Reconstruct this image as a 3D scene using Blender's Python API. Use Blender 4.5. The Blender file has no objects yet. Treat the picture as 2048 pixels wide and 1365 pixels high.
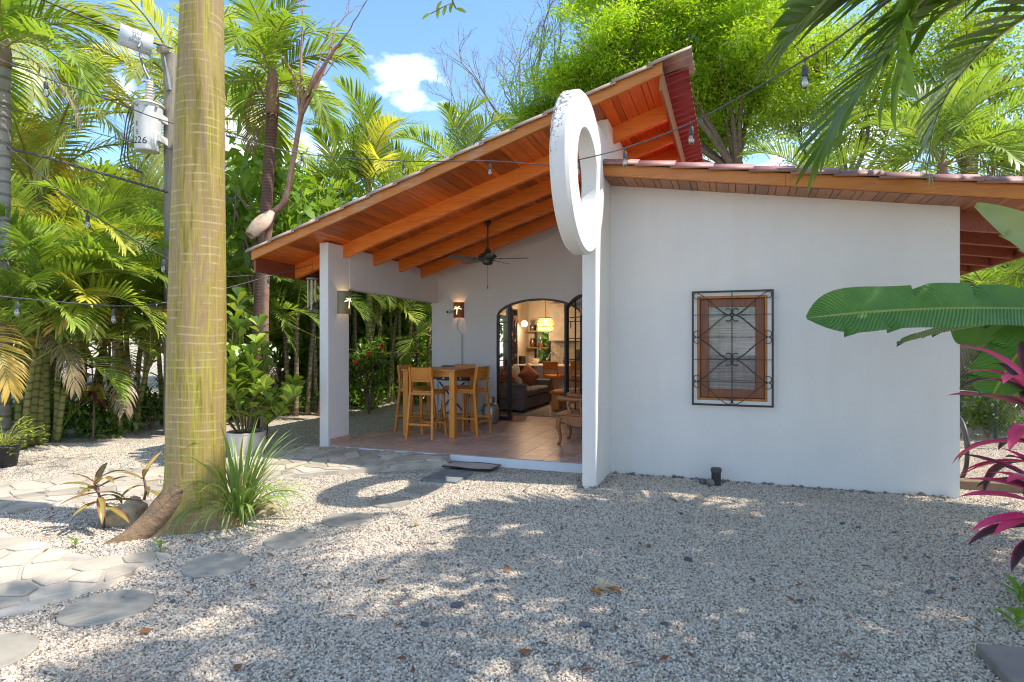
import bpy, bmesh, math, random
import numpy as np
from mathutils import Vector, Matrix, Euler
R = math.radians
sc = bpy.context.scene
col = sc.collection
PI = math.pi

# ------------------------------------------------------------------ camera, light, exposure
YAW = math.atan(446 / 1215)
cam_d = bpy.data.cameras.new('camera')
cam = bpy.data.objects.new('camera', cam_d); col.objects.link(cam)
cam_d.sensor_width = 36; cam_d.lens = 36 * 1215 / 2048
cam_d.clip_start = 0.05; cam_d.clip_end = 400
CH = 1.62
cam.location = (0, 0, CH); cam.rotation_euler = (R(90), 0, YAW)
sc.camera = cam

SUN = Vector((2.14, 0.27, 3.33)).normalized()
sun_d = bpy.data.lights.new('sun', 'SUN'); sun_d.energy = 2.55; sun_d.angle = R(0.53); sun_d.color = (1, .93, .83)
sun = bpy.data.objects.new('sun', sun_d); col.objects.link(sun)
sun.rotation_euler = SUN.to_track_quat('Z', 'Y').to_euler(); sun.location = (8, 1, 14)

w = bpy.data.worlds.new('World'); sc.world = w; w.use_nodes = True
nt = w.node_tree; nt.nodes.clear()
def N(nt, t, **k):
    n = nt.nodes.new(t)
    for a, b in k.items():
        if a.startswith('i_'): n.inputs[a[2:].replace('_', ' ')].default_value = b
        else: setattr(n, a, b)
    return n
def L(nt, a, b): nt.links.new(a, b)
out = N(nt, 'ShaderNodeOutputWorld'); bg = N(nt, 'ShaderNodeBackground'); bg.inputs[1].default_value = 0.15
sky = N(nt, 'ShaderNodeTexSky', sky_type='NISHITA', sun_disc=False, sun_elevation=math.asin(SUN.z),
        sun_rotation=math.atan2(SUN.x, SUN.y), air_density=1.0, dust_density=0.6, ozone_density=2.5, altitude=50)
# cumulus: noise on the sky direction, flattened towards the horizon
tc = N(nt, 'ShaderNodeTexCoord')
mp = N(nt, 'ShaderNodeMapping'); mp.inputs['Scale'].default_value = (1, 1, 1.7); mp.inputs['Location'].default_value = (6.1, 4.4, .3)
L(nt, tc.outputs['Generated'], mp.inputs['Vector'])
n1 = N(nt, 'ShaderNodeTexNoise'); n1.inputs['Scale'].default_value = 4.6; n1.inputs['Detail'].default_value = 9; n1.inputs['Roughness'].default_value = .56
L(nt, mp.outputs[0], n1.inputs['Vector'])
cr = N(nt, 'ShaderNodeValToRGB'); cr.color_ramp.elements[0].position = .56; cr.color_ramp.elements[1].position = .68
L(nt, n1.outputs['Fac'], cr.inputs['Fac'])
mx = N(nt, 'ShaderNodeMix', data_type='RGBA'); mx.inputs['B'].default_value = (6.2, 6.2, 6.4, 1)
L(nt, cr.outputs['Color'], mx.inputs['Factor']); 
hs = N(nt, 'ShaderNodeHueSaturation'); hs.inputs['Saturation'].default_value = 1.12; hs.inputs['Value'].default_value = .88
L(nt, sky.outputs[0], hs.inputs['Color']); L(nt, hs.outputs[0], mx.inputs['A'])
L(nt, mx.outputs['Result'], bg.inputs['Color']); L(nt, bg.outputs[0], out.inputs[0])

sc.view_settings.view_transform = 'Standard'; sc.view_settings.look = 'None'
sc.view_settings.exposure = 1.45; sc.view_settings.gamma = 1
sc.view_settings.use_curve_mapping = False
sc.render.engine = 'CYCLES'
cy = sc.cycles
cy.use_denoising = True; cy.max_bounces = 7; cy.diffuse_bounces = 5; cy.glossy_bounces = 3; cy.transmission_bounces = 4
cy.transparent_max_bounces = 8; cy.sample_clamp_indirect = 6; cy.caustics_reflective = False; cy.caustics_refractive = False
cy.filter_width = 1.1; cy.use_adaptive_sampling = True; cy.adaptive_threshold = 0.02

# ------------------------------------------------------------------ helpers
ORG = {}
def org(p): return ORG.get(p, Vector((0, 0, 0))) if p is not None else Vector((0, 0, 0))
class MB:
    def __init__(s): s.v = []; s.f = []
    def add(s, vs, fs):
        n = len(s.v); s.v += [tuple(p) for p in vs]; s.f += [tuple(i + n for i in f) for f in fs]; return s
    def box(s, x0, x1, y0, y1, z0, z1, M=None):
        vs = [Vector((x, y, z)) for z in (z0, z1) for y in (y0, y1) for x in (x0, x1)]
        if M is not None: vs = [M @ v for v in vs]
        return s.add(vs, [(0, 2, 3, 1), (4, 5, 7, 6), (0, 1, 5, 4), (2, 6, 7, 3), (0, 4, 6, 2), (1, 3, 7, 5)])
    def bar(s, a, b, w, h=None, up=(0, 0, 1), w1=None, h1=None):
        a, b = Vector(a), Vector(b); h = w if h is None else h; w1 = w if w1 is None else w1; h1 = h if h1 is None else h1
        d = (b - a).normalized(); u = Vector(up)
        if abs(d.dot(u)) > .98: u = Vector((0, 1, 0))
        x = d.cross(u).normalized(); y = x.cross(d)
        vs = [a + x * i * w / 2 + y * j * h / 2 for i, j in ((-1, -1), (1, -1), (1, 1), (-1, 1))] + \
             [b + x * i * w1 / 2 + y * j * h1 / 2 for i, j in ((-1, -1), (1, -1), (1, 1), (-1, 1))]
        return s.add(vs, [(0, 3, 2, 1), (4, 5, 6, 7), (0, 1, 5, 4), (1, 2, 6, 5), (2, 3, 7, 6), (3, 0, 4, 7)])
    def tube(s, pts, r, n=6, cap=True):
        pts = [Vector(p) for p in pts]; m = len(pts)
        rs = r if isinstance(r, (list, tuple)) else [r] * m
        rings = []; x = None
        for i, p in enumerate(pts):
            d = (pts[min(i + 1, m - 1)] - pts[max(i - 1, 0)])
            d = d.normalized() if d.length > 1e-9 else Vector((0, 0, 1))
            if x is None:
                x = d.orthogonal().normalized()
            else:
                x = (x - d * x.dot(d)); x = x.normalized() if x.length > 1e-6 else d.orthogonal().normalized()
            y = d.cross(x)
            rings.append([p + (x * math.cos(2 * PI * k / n) + y * math.sin(2 * PI * k / n)) * rs[i] for k in range(n)])
        vs = [v for g in rings for v in g]
        fs = [(i * n + k, i * n + (k + 1) % n, (i + 1) * n + (k + 1) % n, (i + 1) * n + k) for i in range(m - 1) for k in range(n)]
        if cap: fs += [tuple(range(n))[::-1], tuple((m - 1) * n + k for k in range(n))]
        return s.add(vs, fs)
    def lathe(s, prof, n=16, c=(0, 0, 0), M=None):
        vs = []
        for r, z in prof:
            for k in range(n):
                a = 2 * PI * k / n; v = Vector((r * math.cos(a), r * math.sin(a), z))
                vs.append((M @ v if M is not None else v) + Vector(c))
        m = len(prof)
        fs = [(i * n + k, i * n + (k + 1) % n, (i + 1) * n + (k + 1) % n, (i + 1) * n + k) for i in range(m - 1) for k in range(n)]
        if prof[0][0] > 1e-6: fs.append(tuple(range(n))[::-1])
        if prof[-1][0] > 1e-6: fs.append(tuple((m - 1) * n + k for k in range(n)))
        return s.add(vs, fs)
    def prism(s, poly, axis, a, b):
        def P(p, t): return {'x': (t, p[0], p[1]), 'y': (p[0], t, p[1]), 'z': (p[0], p[1], t)}[axis]
        n = len(poly); vs = [P(p, a) for p in poly] + [P(p, b) for p in poly]
        fs = [tuple(range(n)), tuple(range(2 * n - 1, n - 1, -1))] + [(i, i + n, (i + 1) % n + n, (i + 1) % n) for i in range(n)]
        return s.add(vs, fs)
    def mesh(s, name, mat, **k):
        """bare mesh data in its own coordinates, to be shared by many objects"""
        ob = s.build(name, mat, None, raw=True, **k); me = ob.data; bpy.data.objects.remove(ob); return me
    def build(s, name, mat, parent=None, smooth=False, bevel=0, seg=1, raw=False):
        me = bpy.data.meshes.new(name)
        o = org(parent)
        vs = s.v
        if parent is None and not raw:
            A = np.array(vs); lo, hi = A.min(0), A.max(0); o = Vector(((lo[0] + hi[0]) / 2, (lo[1] + hi[1]) / 2, lo[2]))
        me.from_pydata([(x - o.x, y - o.y, z - o.z) for x, y, z in vs], [], s.f)
        bm = bmesh.new(); bm.from_mesh(me)
        bmesh.ops.recalc_face_normals(bm, faces=bm.faces)
        if bevel:
            es = [e for e in bm.edges if len(e.link_faces) == 2 and e.calc_face_angle(0) > R(30)]
            bmesh.ops.bevel(bm, geom=es, offset=bevel, segments=seg, affect='EDGES', profile=.5, clamp_overlap=True)
        bm.to_mesh(me); bm.free()
        return link(name, me, mat, parent, o, smooth)
def link(name, me, mat, parent=None, o=None, smooth=False):
    if mat is not None and not me.materials:
        for m in (mat if isinstance(mat, (list, tuple)) else [mat]): me.materials.append(m)
    if smooth:
        me.shade_smooth() if hasattr(me, 'shade_smooth') else None
        if smooth is not True:
            me.set_sharp_from_angle(angle=R(smooth))
    ob = bpy.data.objects.new(name, me); col.objects.link(ob)
    if parent is not None: ob.parent = parent; ORG[ob] = org(parent).copy()
    else:
        ob.location = o or (0, 0, 0); ORG[ob] = Vector(o or (0, 0, 0))
    return ob
def tag(o, label=None, cat=None, group=None, kind=None):
    if label: o['label'] = label
    if cat: o['category'] = cat
    if group: o['group'] = group
    if kind: o['kind'] = kind
    return o
def thing(name, label, cat, loc=(0, 0, 0), group=None, rz=0):
    o = bpy.data.objects.new(name, None); col.objects.link(o); o.location = loc; o.rotation_euler = (0, 0, rz)
    o.empty_display_size = .1
    ORG[o] = Vector(loc); return tag(o, label, cat, group)
def copy_tree(o, parent=None, label=None, loc=None, rz=None):
    c = o.copy(); col.objects.link(c)
    if parent is not None: c.parent = parent
    for ch in list(o.children): copy_tree(ch, c)
    if label: c['label'] = label
    if loc is not None: c.location = loc; ORG[c] = Vector(loc)
    if rz is not None: c.rotation_euler = (0, 0, rz)
    return c
def put(name, me, parent, loc, rot=(0, 0, 0), scale=(1, 1, 1), mat=None):
    """another object on shared mesh data, placed in world coordinates under an unrotated parent"""
    ob = bpy.data.objects.new(name, me); col.objects.link(ob)
    ob.parent = parent; ob.location = Vector(loc) - org(parent); ob.rotation_euler = rot
    ob.scale = (scale,) * 3 if isinstance(scale, (int, float)) else scale
    if mat is not None:
        ob.material_slots[0].link = 'OBJECT'; ob.material_slots[0].material = mat
    return ob
def ray(px, py):
    a = (px - 1024) / 1215; b = (683 - py) / 1215; C, S = math.cos(YAW), math.sin(YAW)
    return Vector((C * a - S, S * a + C, b))
def gp(px, py, z=0):
    v = ray(px, py); return Vector((0, 0, CH)) + v * ((z - CH) / v.z)
def dp(px, py, d): return Vector((0, 0, CH)) + ray(px, py) * d

# ------------------------------------------------------------------ materials
def newmat(name):
    m = bpy.data.materials.new(name); m.use_nodes = True; t = m.node_tree; t.nodes.clear()
    o = N(t, 'ShaderNodeOutputMaterial'); b = N(t, 'ShaderNodeBsdfPrincipled'); L(t, b.outputs[0], o.inputs[0]); return m, t, b, o
def coords(t, stretch=(1, 1, 1), rnd=True, kind='Object'):
    tc = N(t, 'ShaderNodeTexCoord'); mp = N(t, 'ShaderNodeMapping'); mp.inputs['Scale'].default_value = stretch
    L(t, tc.outputs[kind], mp.inputs['Vector'])
    if not rnd: return mp.outputs[0]
    oi = N(t, 'ShaderNodeObjectInfo'); ml = N(t, 'ShaderNodeMath', operation='MULTIPLY'); ml.inputs[1].default_value = 37
    L(t, oi.outputs['Random'], ml.inputs[0]); ad = N(t, 'ShaderNodeVectorMath', operation='ADD')
    L(t, mp.outputs[0], ad.inputs[0]); L(t, ml.outputs[0], ad.inputs[1]); return ad.outputs[0]
def noise(t, vec, scale, detail=4, rough=.55, dist=0):
    n = N(t, 'ShaderNodeTexNoise'); n.inputs['Scale'].default_value = scale; n.inputs['Detail'].default_value = detail
    n.inputs['Roughness'].default_value = rough; n.inputs['Distortion'].default_value = dist; L(t, vec, n.inputs['Vector']); return n.outputs['Fac']
def ramp(t, fac, stops):
    r = N(t, 'ShaderNodeValToRGB'); e = r.color_ramp.elements
    while len(e) < len(stops): e.new(.5)
    for k, (p, c) in enumerate(stops): e[k].position = p; e[k].color = (*c, 1) if len(c) == 3 else c
    L(t, fac, r.inputs['Fac']); return r.outputs['Color']
def mixc(t, a, b, fac, mode='MIX'):
    m = N(t, 'ShaderNodeMix', data_type='RGBA', blend_type=mode)
    for s, v in (('A', a), ('B', b)):
        if isinstance(v, tuple): m.inputs[s].default_value = (*v, 1)
        else: L(t, v, m.inputs[s])
    if isinstance(fac, (int, float)): m.inputs['Factor'].default_value = fac
    else: L(t, fac, m.inputs['Factor'])
    return m.outputs['Result']
def bump(t, b, h, strength=.3, dist=.01):
    n = N(t, 'ShaderNodeBump'); n.inputs['Strength'].default_value = strength; n.inputs['Distance'].default_value = dist
    L(t, h, n.inputs['Height']); L(t, n.outputs[0], b.inputs['Normal'])
def rndval(t, c, amt):
    """brightness varied per object"""
    oi = N(t, 'ShaderNodeObjectInfo'); mr = N(t, 'ShaderNodeMapRange'); mr.inputs['To Min'].default_value = 1 - amt; mr.inputs['To Max'].default_value = 1 + amt
    L(t, oi.outputs['Random'], mr.inputs['Value']); h = N(t, 'ShaderNodeHueSaturation')
    L(t, mr.outputs[0], h.inputs['Value']); L(t, c, h.inputs['Color']); return h.outputs[0]
def pm(name, c1, c2=None, scale=6, rough=.6, bmp=0, bscale=40, stretch=(1, 1, 1), metal=0, spec=.5, vary=0, lo=.35, hi=.65, rough2=None, dist=0, bdist=.004):
    m, t, b, o = newmat(name); b.inputs['Roughness'].default_value = rough; b.inputs['Metallic'].default_value = metal
    b.inputs['Specular IOR Level'].default_value = spec
    v = coords(t, stretch); c2 = c2 or tuple(x * .8 for x in c1)
    f = noise(t, v, scale, 5, .6, dist); c = ramp(t, f, [(lo, c1), (hi, c2)])
    if vary: c = rndval(t, c, vary)
    L(t, c, b.inputs['Base Color'])
    if bmp: bump(t, b, noise(t, v, bscale, 4, .6), bmp, bdist)
    return m
def wood(name, c1, c2, c3, axis='y', scale=9, rough=.42, vary=.22, worn=None):
    """c1..c3 light to dark along the grain; worn: a greyed colour in patches"""
    m, t, b, o = newmat(name)
    st = {'x': (.09, 1, 1), 'y': (1, .09, 1), 'z': (1, 1, .09)}[axis]
    v = coords(t, st); f = noise(t, v, scale * 3, 6, .65, 1.2); c = ramp(t, f, [(.25, c3), (.48, c1), (.75, c2)])
    c = rndval(t, c, vary)
    v2 = coords(t, tuple(.5 + .5 * x for x in st)); g = noise(t, v2, 2.5, 3, .6)
    if worn is not None: c = mixc(t, c, worn, ramp(t, g, [(.54, (0, 0, 0)), (.72, (.8, .8, .8))]))
    L(t, c, b.inputs['Base Color']); b.inputs['Roughness'].default_value = rough
    bump(t, b, f, .18, .003); return m
def leafmat(name, c1, c2, vary=.35, trans=.42, rough=.38, tcol=None, spec=.5, yellow=None):
    m, t, b, o = newmat(name)
    v = coords(t, (1, 1, 1)); f = noise(t, v, 2.2, 3, .6); c = ramp(t, f, [(.35, c1), (.68, c2)])
    if yellow is not None:
        oi = N(t, 'ShaderNodeObjectInfo'); c = mixc(t, c, yellow, ramp(t, oi.outputs['Random'], [(.72, (0, 0, 0)), (.95, (.8, .8, .8))]))
    c = rndval(t, c, vary); L(t, c, b.inputs['Base Color']); b.inputs['Roughness'].default_value = rough
    b.inputs['Specular IOR Level'].default_value = spec
    tr = N(t, 'ShaderNodeBsdfTranslucent'); mc = mixc(t, c, tcol or (1.5, 1.55, .5), 1.0, 'MULTIPLY'); L(t, mc, tr.inputs['Color'])
    ms = N(t, 'ShaderNodeMixShader'); ms.inputs[0].default_value = trans
    L(t, b.outputs[0], ms.inputs[1]); L(t, tr.outputs[0], ms.inputs[2]); L(t, ms.outputs[0], o.inputs[0]); return m
def emis(name, c, s):
    m, t, b, o = newmat(name); b.inputs['Base Color'].default_value = (*c, 1); b.inputs['Emission Color'].default_value = (*c, 1); b.inputs['Emission Strength'].default_value = s; return m
def glass(name, tint=(1, 1, 1), rough=0.0, a=.12):
    """thin pane: mostly see-through, with a mirror share that grows at grazing angles"""
    m, t, b, o = newmat(name); t.nodes.remove(b)
    tr = N(t, 'ShaderNodeBsdfTransparent'); tr.inputs[0].default_value = (*tint, 1); gl = N(t, 'ShaderNodeBsdfGlossy'); gl.inputs['Roughness'].default_value = rough
    fr = N(t, 'ShaderNodeFresnel'); fr.inputs[0].default_value = 1.5; ad = N(t, 'ShaderNodeMath', operation='ADD'); ad.inputs[1].default_value = a; L(t, fr.outputs[0], ad.inputs[0])
    ms = N(t, 'ShaderNodeMixShader'); L(t, ad.outputs[0], ms.inputs[0]); L(t, tr.outputs[0], ms.inputs[1]); L(t, gl.outputs[0], ms.inputs[2]); L(t, ms.outputs[0], o.inputs[0]); return m

def stucco(name, c, dirt=(.5, .46, .42)):
    m, t, b, o = newmat(name); v = coords(t, (1, 1, 1), False)
    f = noise(t, v, 1.3, 5, .6); c1 = ramp(t, f, [(.3, c), (.75, tuple(x * .93 for x in c))])
    g = noise(t, v, 70, 3, .6); h = noise(t, v, 14, 4, .6); st = noise(t, coords(t, (2.2, 2.2, .22), False), 2.4, 5, .6)
    c1 = mixc(t, c1, tuple(x * y for x, y in zip(c, (.9, .87, .83))), ramp(t, st, [(.5, (0, 0, 0)), (.72, (.35, .35, .35))]))
    L(t, c1, b.inputs['Base Color']); b.inputs['Roughness'].default_value = .85; b.inputs['Specular IOR Level'].default_value = .25
    ad = N(t, 'ShaderNodeMath', operation='MULTIPLY_ADD'); ad.inputs[1].default_value = .6; L(t, g, ad.inputs[0]); L(t, h, ad.inputs[2])
    bump(t, b, ad.outputs[0], .5, .006); return m
WALL = stucco('white_stucco', (.76, .725, .69))
# ring: white paint with black mildew patches near its crown
RING, t, b, o = newmat('mildewed_white_stucco'); v = coords(t, (1, 1, 1), False)
g = noise(t, v, 26, 6, .75); tcn = N(t, 'ShaderNodeTexCoord'); sx = N(t, 'ShaderNodeSeparateXYZ'); L(t, tcn.outputs['Object'], sx.inputs[0])
mr = N(t, 'ShaderNodeMapRange'); mr.inputs['From Min'].default_value = .3; mr.inputs['From Max'].default_value = .82; mr.inputs['To Min'].default_value = -.03; mr.inputs['To Max'].default_value = .2; xy = N(t, 'ShaderNodeVectorMath', operation='DOT_PRODUCT'); xy.inputs[1].default_value = (-1.6, -.6, .75); L(t, tcn.outputs['Object'], xy.inputs[0]); L(t, xy.outputs['Value'], mr.inputs['Value'])
ad = N(t, 'ShaderNodeMath', operation='ADD'); L(t, g, ad.inputs[0]); L(t, mr.outputs[0], ad.inputs[1])
L(t, ramp(t, ad.outputs[0], [(.66, (.7, .685, .66)), (.76, (.1, .095, .1))]), b.inputs['Base Color']); b.inputs['Roughness'].default_value = .85
bump(t, b, g, .4, .006)

SOFFIT = wood('varnished_soffit_boards', (.56, .115, .015), (.68, .18, .028), (.34, .058, .009), 'y', vary=.42, rough=.3)
RAFTER = wood('varnished_rafters', (.7, .175, .018), (.78, .235, .034), (.5, .11, .012), 'x', scale=6, vary=.1, rough=.4)
FASCIA = wood('weathered_fascia', (.5, .17, .028), (.58, .22, .042), (.37, .115, .02), 'x', scale=6, vary=.06, rough=.55, worn=(.5, .38, .27))
FASCIA2 = wood('varnished_fascia', (.52, .175, .024), (.6, .23, .034), (.38, .12, .017), 'x', scale=6, vary=.08, rough=.4)
EAVE = wood('eave_board', (.2, .045, .02), (.26, .07, .028), (.13, .03, .014), 'y', vary=.1)
TEAK = wood('teak_furniture', (.6, .22, .03), (.68, .3, .05), (.42, .13, .018), 'z', scale=10, vary=.16, rough=.4)
TEAKX = wood('teak_boards', (.6, .21, .03), (.68, .29, .055), (.4, .12, .018), 'x', scale=10, vary=.14, rough=.33)
CARVED = wood('carved_chair_wood', (.34, .13, .04), (.42, .18, .06), (.2, .07, .02), 'z', scale=9, vary=.08, rough=.4)
FRAMEW = wood('window_frame_wood', (.22, .065, .02), (.3, .1, .03), (.12, .035, .012), 'z', scale=8, vary=.1, rough=.4)
FRAMEO = wood('window_casing_wood', (.42, .15, .03), (.5, .2, .05), (.2, .07, .02), 'z', scale=8, vary=.1, rough=.5)
DARKW = wood('dark_wood', (.3, .12, .035), (.36, .16, .05), (.18, .06, .02), 'z', scale=8, vary=.12)
BLACK = pm('black_metal', (.014, .013, .014), (.022, .02, .02), rough=.4, scale=20)
BRONZE = pm('bronze_metal', (.05, .045, .04), (.09, .08, .07), rough=.4, metal=.4)
TILER = pm('terracotta_roof_sheet', (.27, .016, .014), (.2, .011, .01), scale=8, rough=.45, vary=.08)
TRIM1 = pm('cream_roof_trim', (.42, .31, .25), (.3, .22, .17), scale=7, rough=.6, vary=.1)
TRIM2 = pm('faded_pink_roof_trim', (.36, .19, .17), (.28, .13, .115), scale=7, rough=.55, vary=.14)
GLASS = glass('window_glass', a=.01); BULB = glass('bulb_glass', (.95, .93, .88), .05, .18)
WHITEM = pm('white_painted_metal', (.7, .71, .72), (.6, .61, .62), rough=.4)
GREYM = pm('grey_metal', (.42, .42, .42), (.3, .3, .3), rough=.4, metal=.7)
CERAM = pm('white_ceramic_pot', (.62, .56, .5), (.55, .48, .42), rough=.6, bmp=.1)
BLACKP = pm('black_plastic', (.02, .02, .022), (.035, .033, .033), rough=.45, scale=12)
CABLE = pm('grey_black_cable', (.06, .058, .06), (.11, .1, .1), rough=.6, scale=30)

# ------------------------------------------------------------------ ground
rng = random.Random(5)
def gravelmat(name, stone=False):
    m, t, b, o = newmat(name); b.inputs['Roughness'].default_value = .85; b.inputs['Specular IOR Level'].default_value = .25
    if stone:
        oi = N(t, 'ShaderNodeObjectInfo')
        c = ramp(t, oi.outputs['Random'], [(0, (.1, .095, .09)), (.06, (.17, .15, .125)), (.19, (.36, .305, .24)), (.45, (.56, .485, .385)), (.8, (.71, .635, .52)), (.96, (.56, .41, .28)), (1, (.33, .19, .1))])
        ge = N(t, 'ShaderNodeNewGeometry'); f = noise(t, ge.outputs['Position'], .8, 5, .65); c = mixc(t, c, (.27, .215, .16), ramp(t, f, [(.52, (0, 0, 0)), (.74, (.5, .5, .5))]))
        L(t, c, b.inputs['Base Color']); return m
    v = coords(t, (1, 1, 1), False)
    vo = N(t, 'ShaderNodeTexVoronoi'); vo.inputs['Scale'].default_value = 46; L(t, v, vo.inputs['Vector'])
    sp = N(t, 'ShaderNodeSeparateColor'); L(t, vo.outputs['Color'], sp.inputs[0])
    c = ramp(t, sp.outputs[0], [(0, (.12, .11, .1)), (.15, (.37, .31, .245)), (.5, (.55, .475, .375)), (.85, (.66, .59, .48)), (1, (.4, .28, .19))])
    c = mixc(t, c, (.2, .17, .14), ramp(t, vo.outputs['Distance'], [(.5, (0, 0, 0)), (.8, (.8, .8, .8))]))
    f = noise(t, v, .9, 5, .6); c = mixc(t, c, (.36, .3, .23), ramp(t, f, [(.5, (0, 0, 0)), (.75, (.6, .6, .6))]))
    L(t, c, b.inputs['Base Color'])
    iv = N(t, 'ShaderNodeMath', operation='SUBTRACT'); iv.inputs[0].default_value = 1; L(t, vo.outputs['Distance'], iv.inputs[1])
    bump(t, b, iv.outputs[0], .9, .012); return m
GRAVEL = gravelmat('gravel_ground'); PEBBLE = gravelmat('gravel_stones', True)
g = MB(); g.add([(-60, -60, 0), (60, -60, 0), (60, 90, 0), (-60, 90, 0)], [(0, 1, 2, 3)])
tag(g.build('ground', GRAVEL), 'pale crushed stone ground around the house', kind='structure')
# loose stones: real pebbles strewn over the yard in front of the camera
pm_ = bpy.data.meshes.new('gravel'); pts = []
def fan(d0, d1, px0, px1, n=8):
    A = [(ray(px0 + (px1 - px0) * i / n, 683) * d0) for i in range(n + 1)]; B = [(ray(px0 + (px1 - px0) * i / n, 683) * d1) for i in range(n + 1)]
    return A, B
vs, fs = [], []
for d0, d1 in ((2.45, 4.0), (4.0, 5.6), (5.6, 7.4), (7.4, 9.6)):
    A, B = fan(d0, d1, -120, 2170); k = len(vs)
    vs += [(p.x, p.y, .002) for p in A + B]; n = len(A)
    for i in range(n - 1):
        q = (A[i] + B[i + 1]) / 2
        if (q.x > -5.2 and q.y > 7.5 and q.x < 2.1): continue
        fs.append((k + i, k + i + 1, k + n + i + 1, k + n + i))
pm_.from_pydata(vs, [], fs); go = link('gravel', pm_, PEBBLE)
tag(go, 'loose white and grey crushed stone strewn over the yard', kind='stuff')
ng = bpy.data.node_groups.new('strew', 'GeometryNodeTree')
ng.interface.new_socket('Geometry', in_out='INPUT', socket_type='NodeSocketGeometry'); ng.interface.new_socket('Geometry', in_out='OUTPUT', socket_type='NodeSocketGeometry')
gi = N(ng, 'NodeGroupInput'); gt = N(ng, 'NodeGroupOutput')
ds = N(ng, 'GeometryNodeDistributePointsOnFaces'); ds.inputs['Density'].default_value = 5600; L(ng, gi.outputs[0], ds.inputs['Mesh'])
ic = N(ng, 'GeometryNodeMeshIcoSphere'); ic.inputs['Radius'].default_value = 1; ic.inputs['Subdivisions'].default_value = 1
spn = N(ng, 'GeometryNodeSetPosition'); nz = N(ng, 'ShaderNodeTexNoise'); nz.inputs['Scale'].default_value = 1.3
L(ng, ic.outputs[0], spn.inputs['Geometry']); sb = N(ng, 'ShaderNodeVectorMath', operation='SUBTRACT'); sb.inputs[1].default_value = (.5, .5, .5); L(ng, nz.outputs['Color'], sb.inputs[0])
sm = N(ng, 'ShaderNodeVectorMath', operation='SCALE'); sm.inputs['Scale'].default_value = 1.6; L(ng, sb.outputs[0], sm.inputs[0]); L(ng, sm.outputs[0], spn.inputs['Offset'])
smat = N(ng, 'GeometryNodeSetMaterial'); smat.inputs['Material'].default_value = PEBBLE; L(ng, spn.outputs[0], smat.inputs[0])
ip = N(ng, 'GeometryNodeInstanceOnPoints'); L(ng, ds.outputs['Points'], ip.inputs['Points']); L(ng, smat.outputs[0], ip.inputs['Instance'])
rv = N(ng, 'FunctionNodeRandomValue', data_type='FLOAT_VECTOR'); rv.inputs[0].default_value = (0, 0, 0); rv.inputs[1].default_value = (6.28, 6.28, 6.28)
L(ng, rv.outputs[0], ip.inputs['Rotation'])
rs = N(ng, 'FunctionNodeRandomValue', data_type='FLOAT_VECTOR'); rs.inputs[0].default_value = (.0035, .0045, .003); rs.inputs[1].default_value = (.0105, .012, .0075); rs.inputs['Seed'].default_value = 3
L(ng, rs.outputs[0], ip.inputs['Scale']); L(ng, ip.outputs[0], gt.inputs[0])
md = go.modifiers.new('strew', 'NODES'); md.node_group = ng

# flagstone paths
def inside(p, poly):
    c = False; n = len(poly)
    for i in range(n):
        a, b = poly[i], poly[(i + 1) % n]
        if (a[1] > p[1]) != (b[1] > p[1]) and p[0] < (b[0] - a[0]) * (p[1] - a[1]) / (b[1] - a[1]) + a[0]: c = not c
    return c
def cells(poly, step, seed, gap):
    r = random.Random(seed); xs = [p[0] for p in poly]; ys = [p[1] for p in poly]; P = []
    y = min(ys) - step
    while y < max(ys) + step:
        x = min(xs) - step
        while x < max(xs) + step:
            P.append((x + r.uniform(-.5, .5) * step, y + r.uniform(-.5, .5) * step)); x += step * 1.15
        y += step
    outp = []
    for i, p in enumerate(P):
        if not inside(p, poly): continue
        c = [(p[0] - 2 * step, p[1] - 2 * step), (p[0] + 2 * step, p[1] - 2 * step), (p[0] + 2 * step, p[1] + 2 * step), (p[0] - 2 * step, p[1] + 2 * step)]
        for j, q in enumerate(P):
            if i == j or abs(q[0] - p[0]) > 3 * step or abs(q[1] - p[1]) > 3 * step: continue
            nx, ny = q[0] - p[0], q[1] - p[1]; ln = math.hypot(nx, ny); nx /= ln; ny /= ln
            off = ln / 2 - gap / 2 * (.7 + .6 * r.random()); o2 = []
            for k in range(len(c)):
                a, b = c[k], c[(k + 1) % len(c)]
                da = (a[0] - p[0]) * nx + (a[1] - p[1]) * ny - off; db = (b[0] - p[0]) * nx + (b[1] - p[1]) * ny - off
                if da <= 0: o2.append(a)
                if (da < 0) != (db < 0):
                    s = da / (da - db); o2.append((a[0] + (b[0] - a[0]) * s, a[1] + (b[1] - a[1]) * s))
            c = o2
            if len(c) < 3: break
        if len(c) >= 3: 
            c = [(x if inside((x, y), poly) else x + (p[0] - x) * .45, y if inside((x, y), poly) else y + (p[1] - y) * .45) for x, y in c]
            # round the corners a little
            d = []
            for k in range(len(c)):
                a, b, e = c[k - 1], c[k], c[(k + 1) % len(c)]
                u1, u2 = r.uniform(.05, .16), r.uniform(.05, .16); d += [(b[0] + (a[0] - b[0]) * u1, b[1] + (a[1] - b[1]) * u1), (b[0] + (e[0] - b[0]) * u2, b[1] + (e[1] - b[1]) * u2)]
            outp.append(d)
    return outp
FLAG = pm('grey_flagstone', (.5, .43, .33), (.37, .315, .245), scale=3, rough=.8, bmp=.35, bscale=18, vary=.22)
MORTAR = pm('pale_mortar', (.5, .445, .37), (.36, .31, .25), scale=5, rough=.9, bmp=.5, bscale=30)
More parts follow.
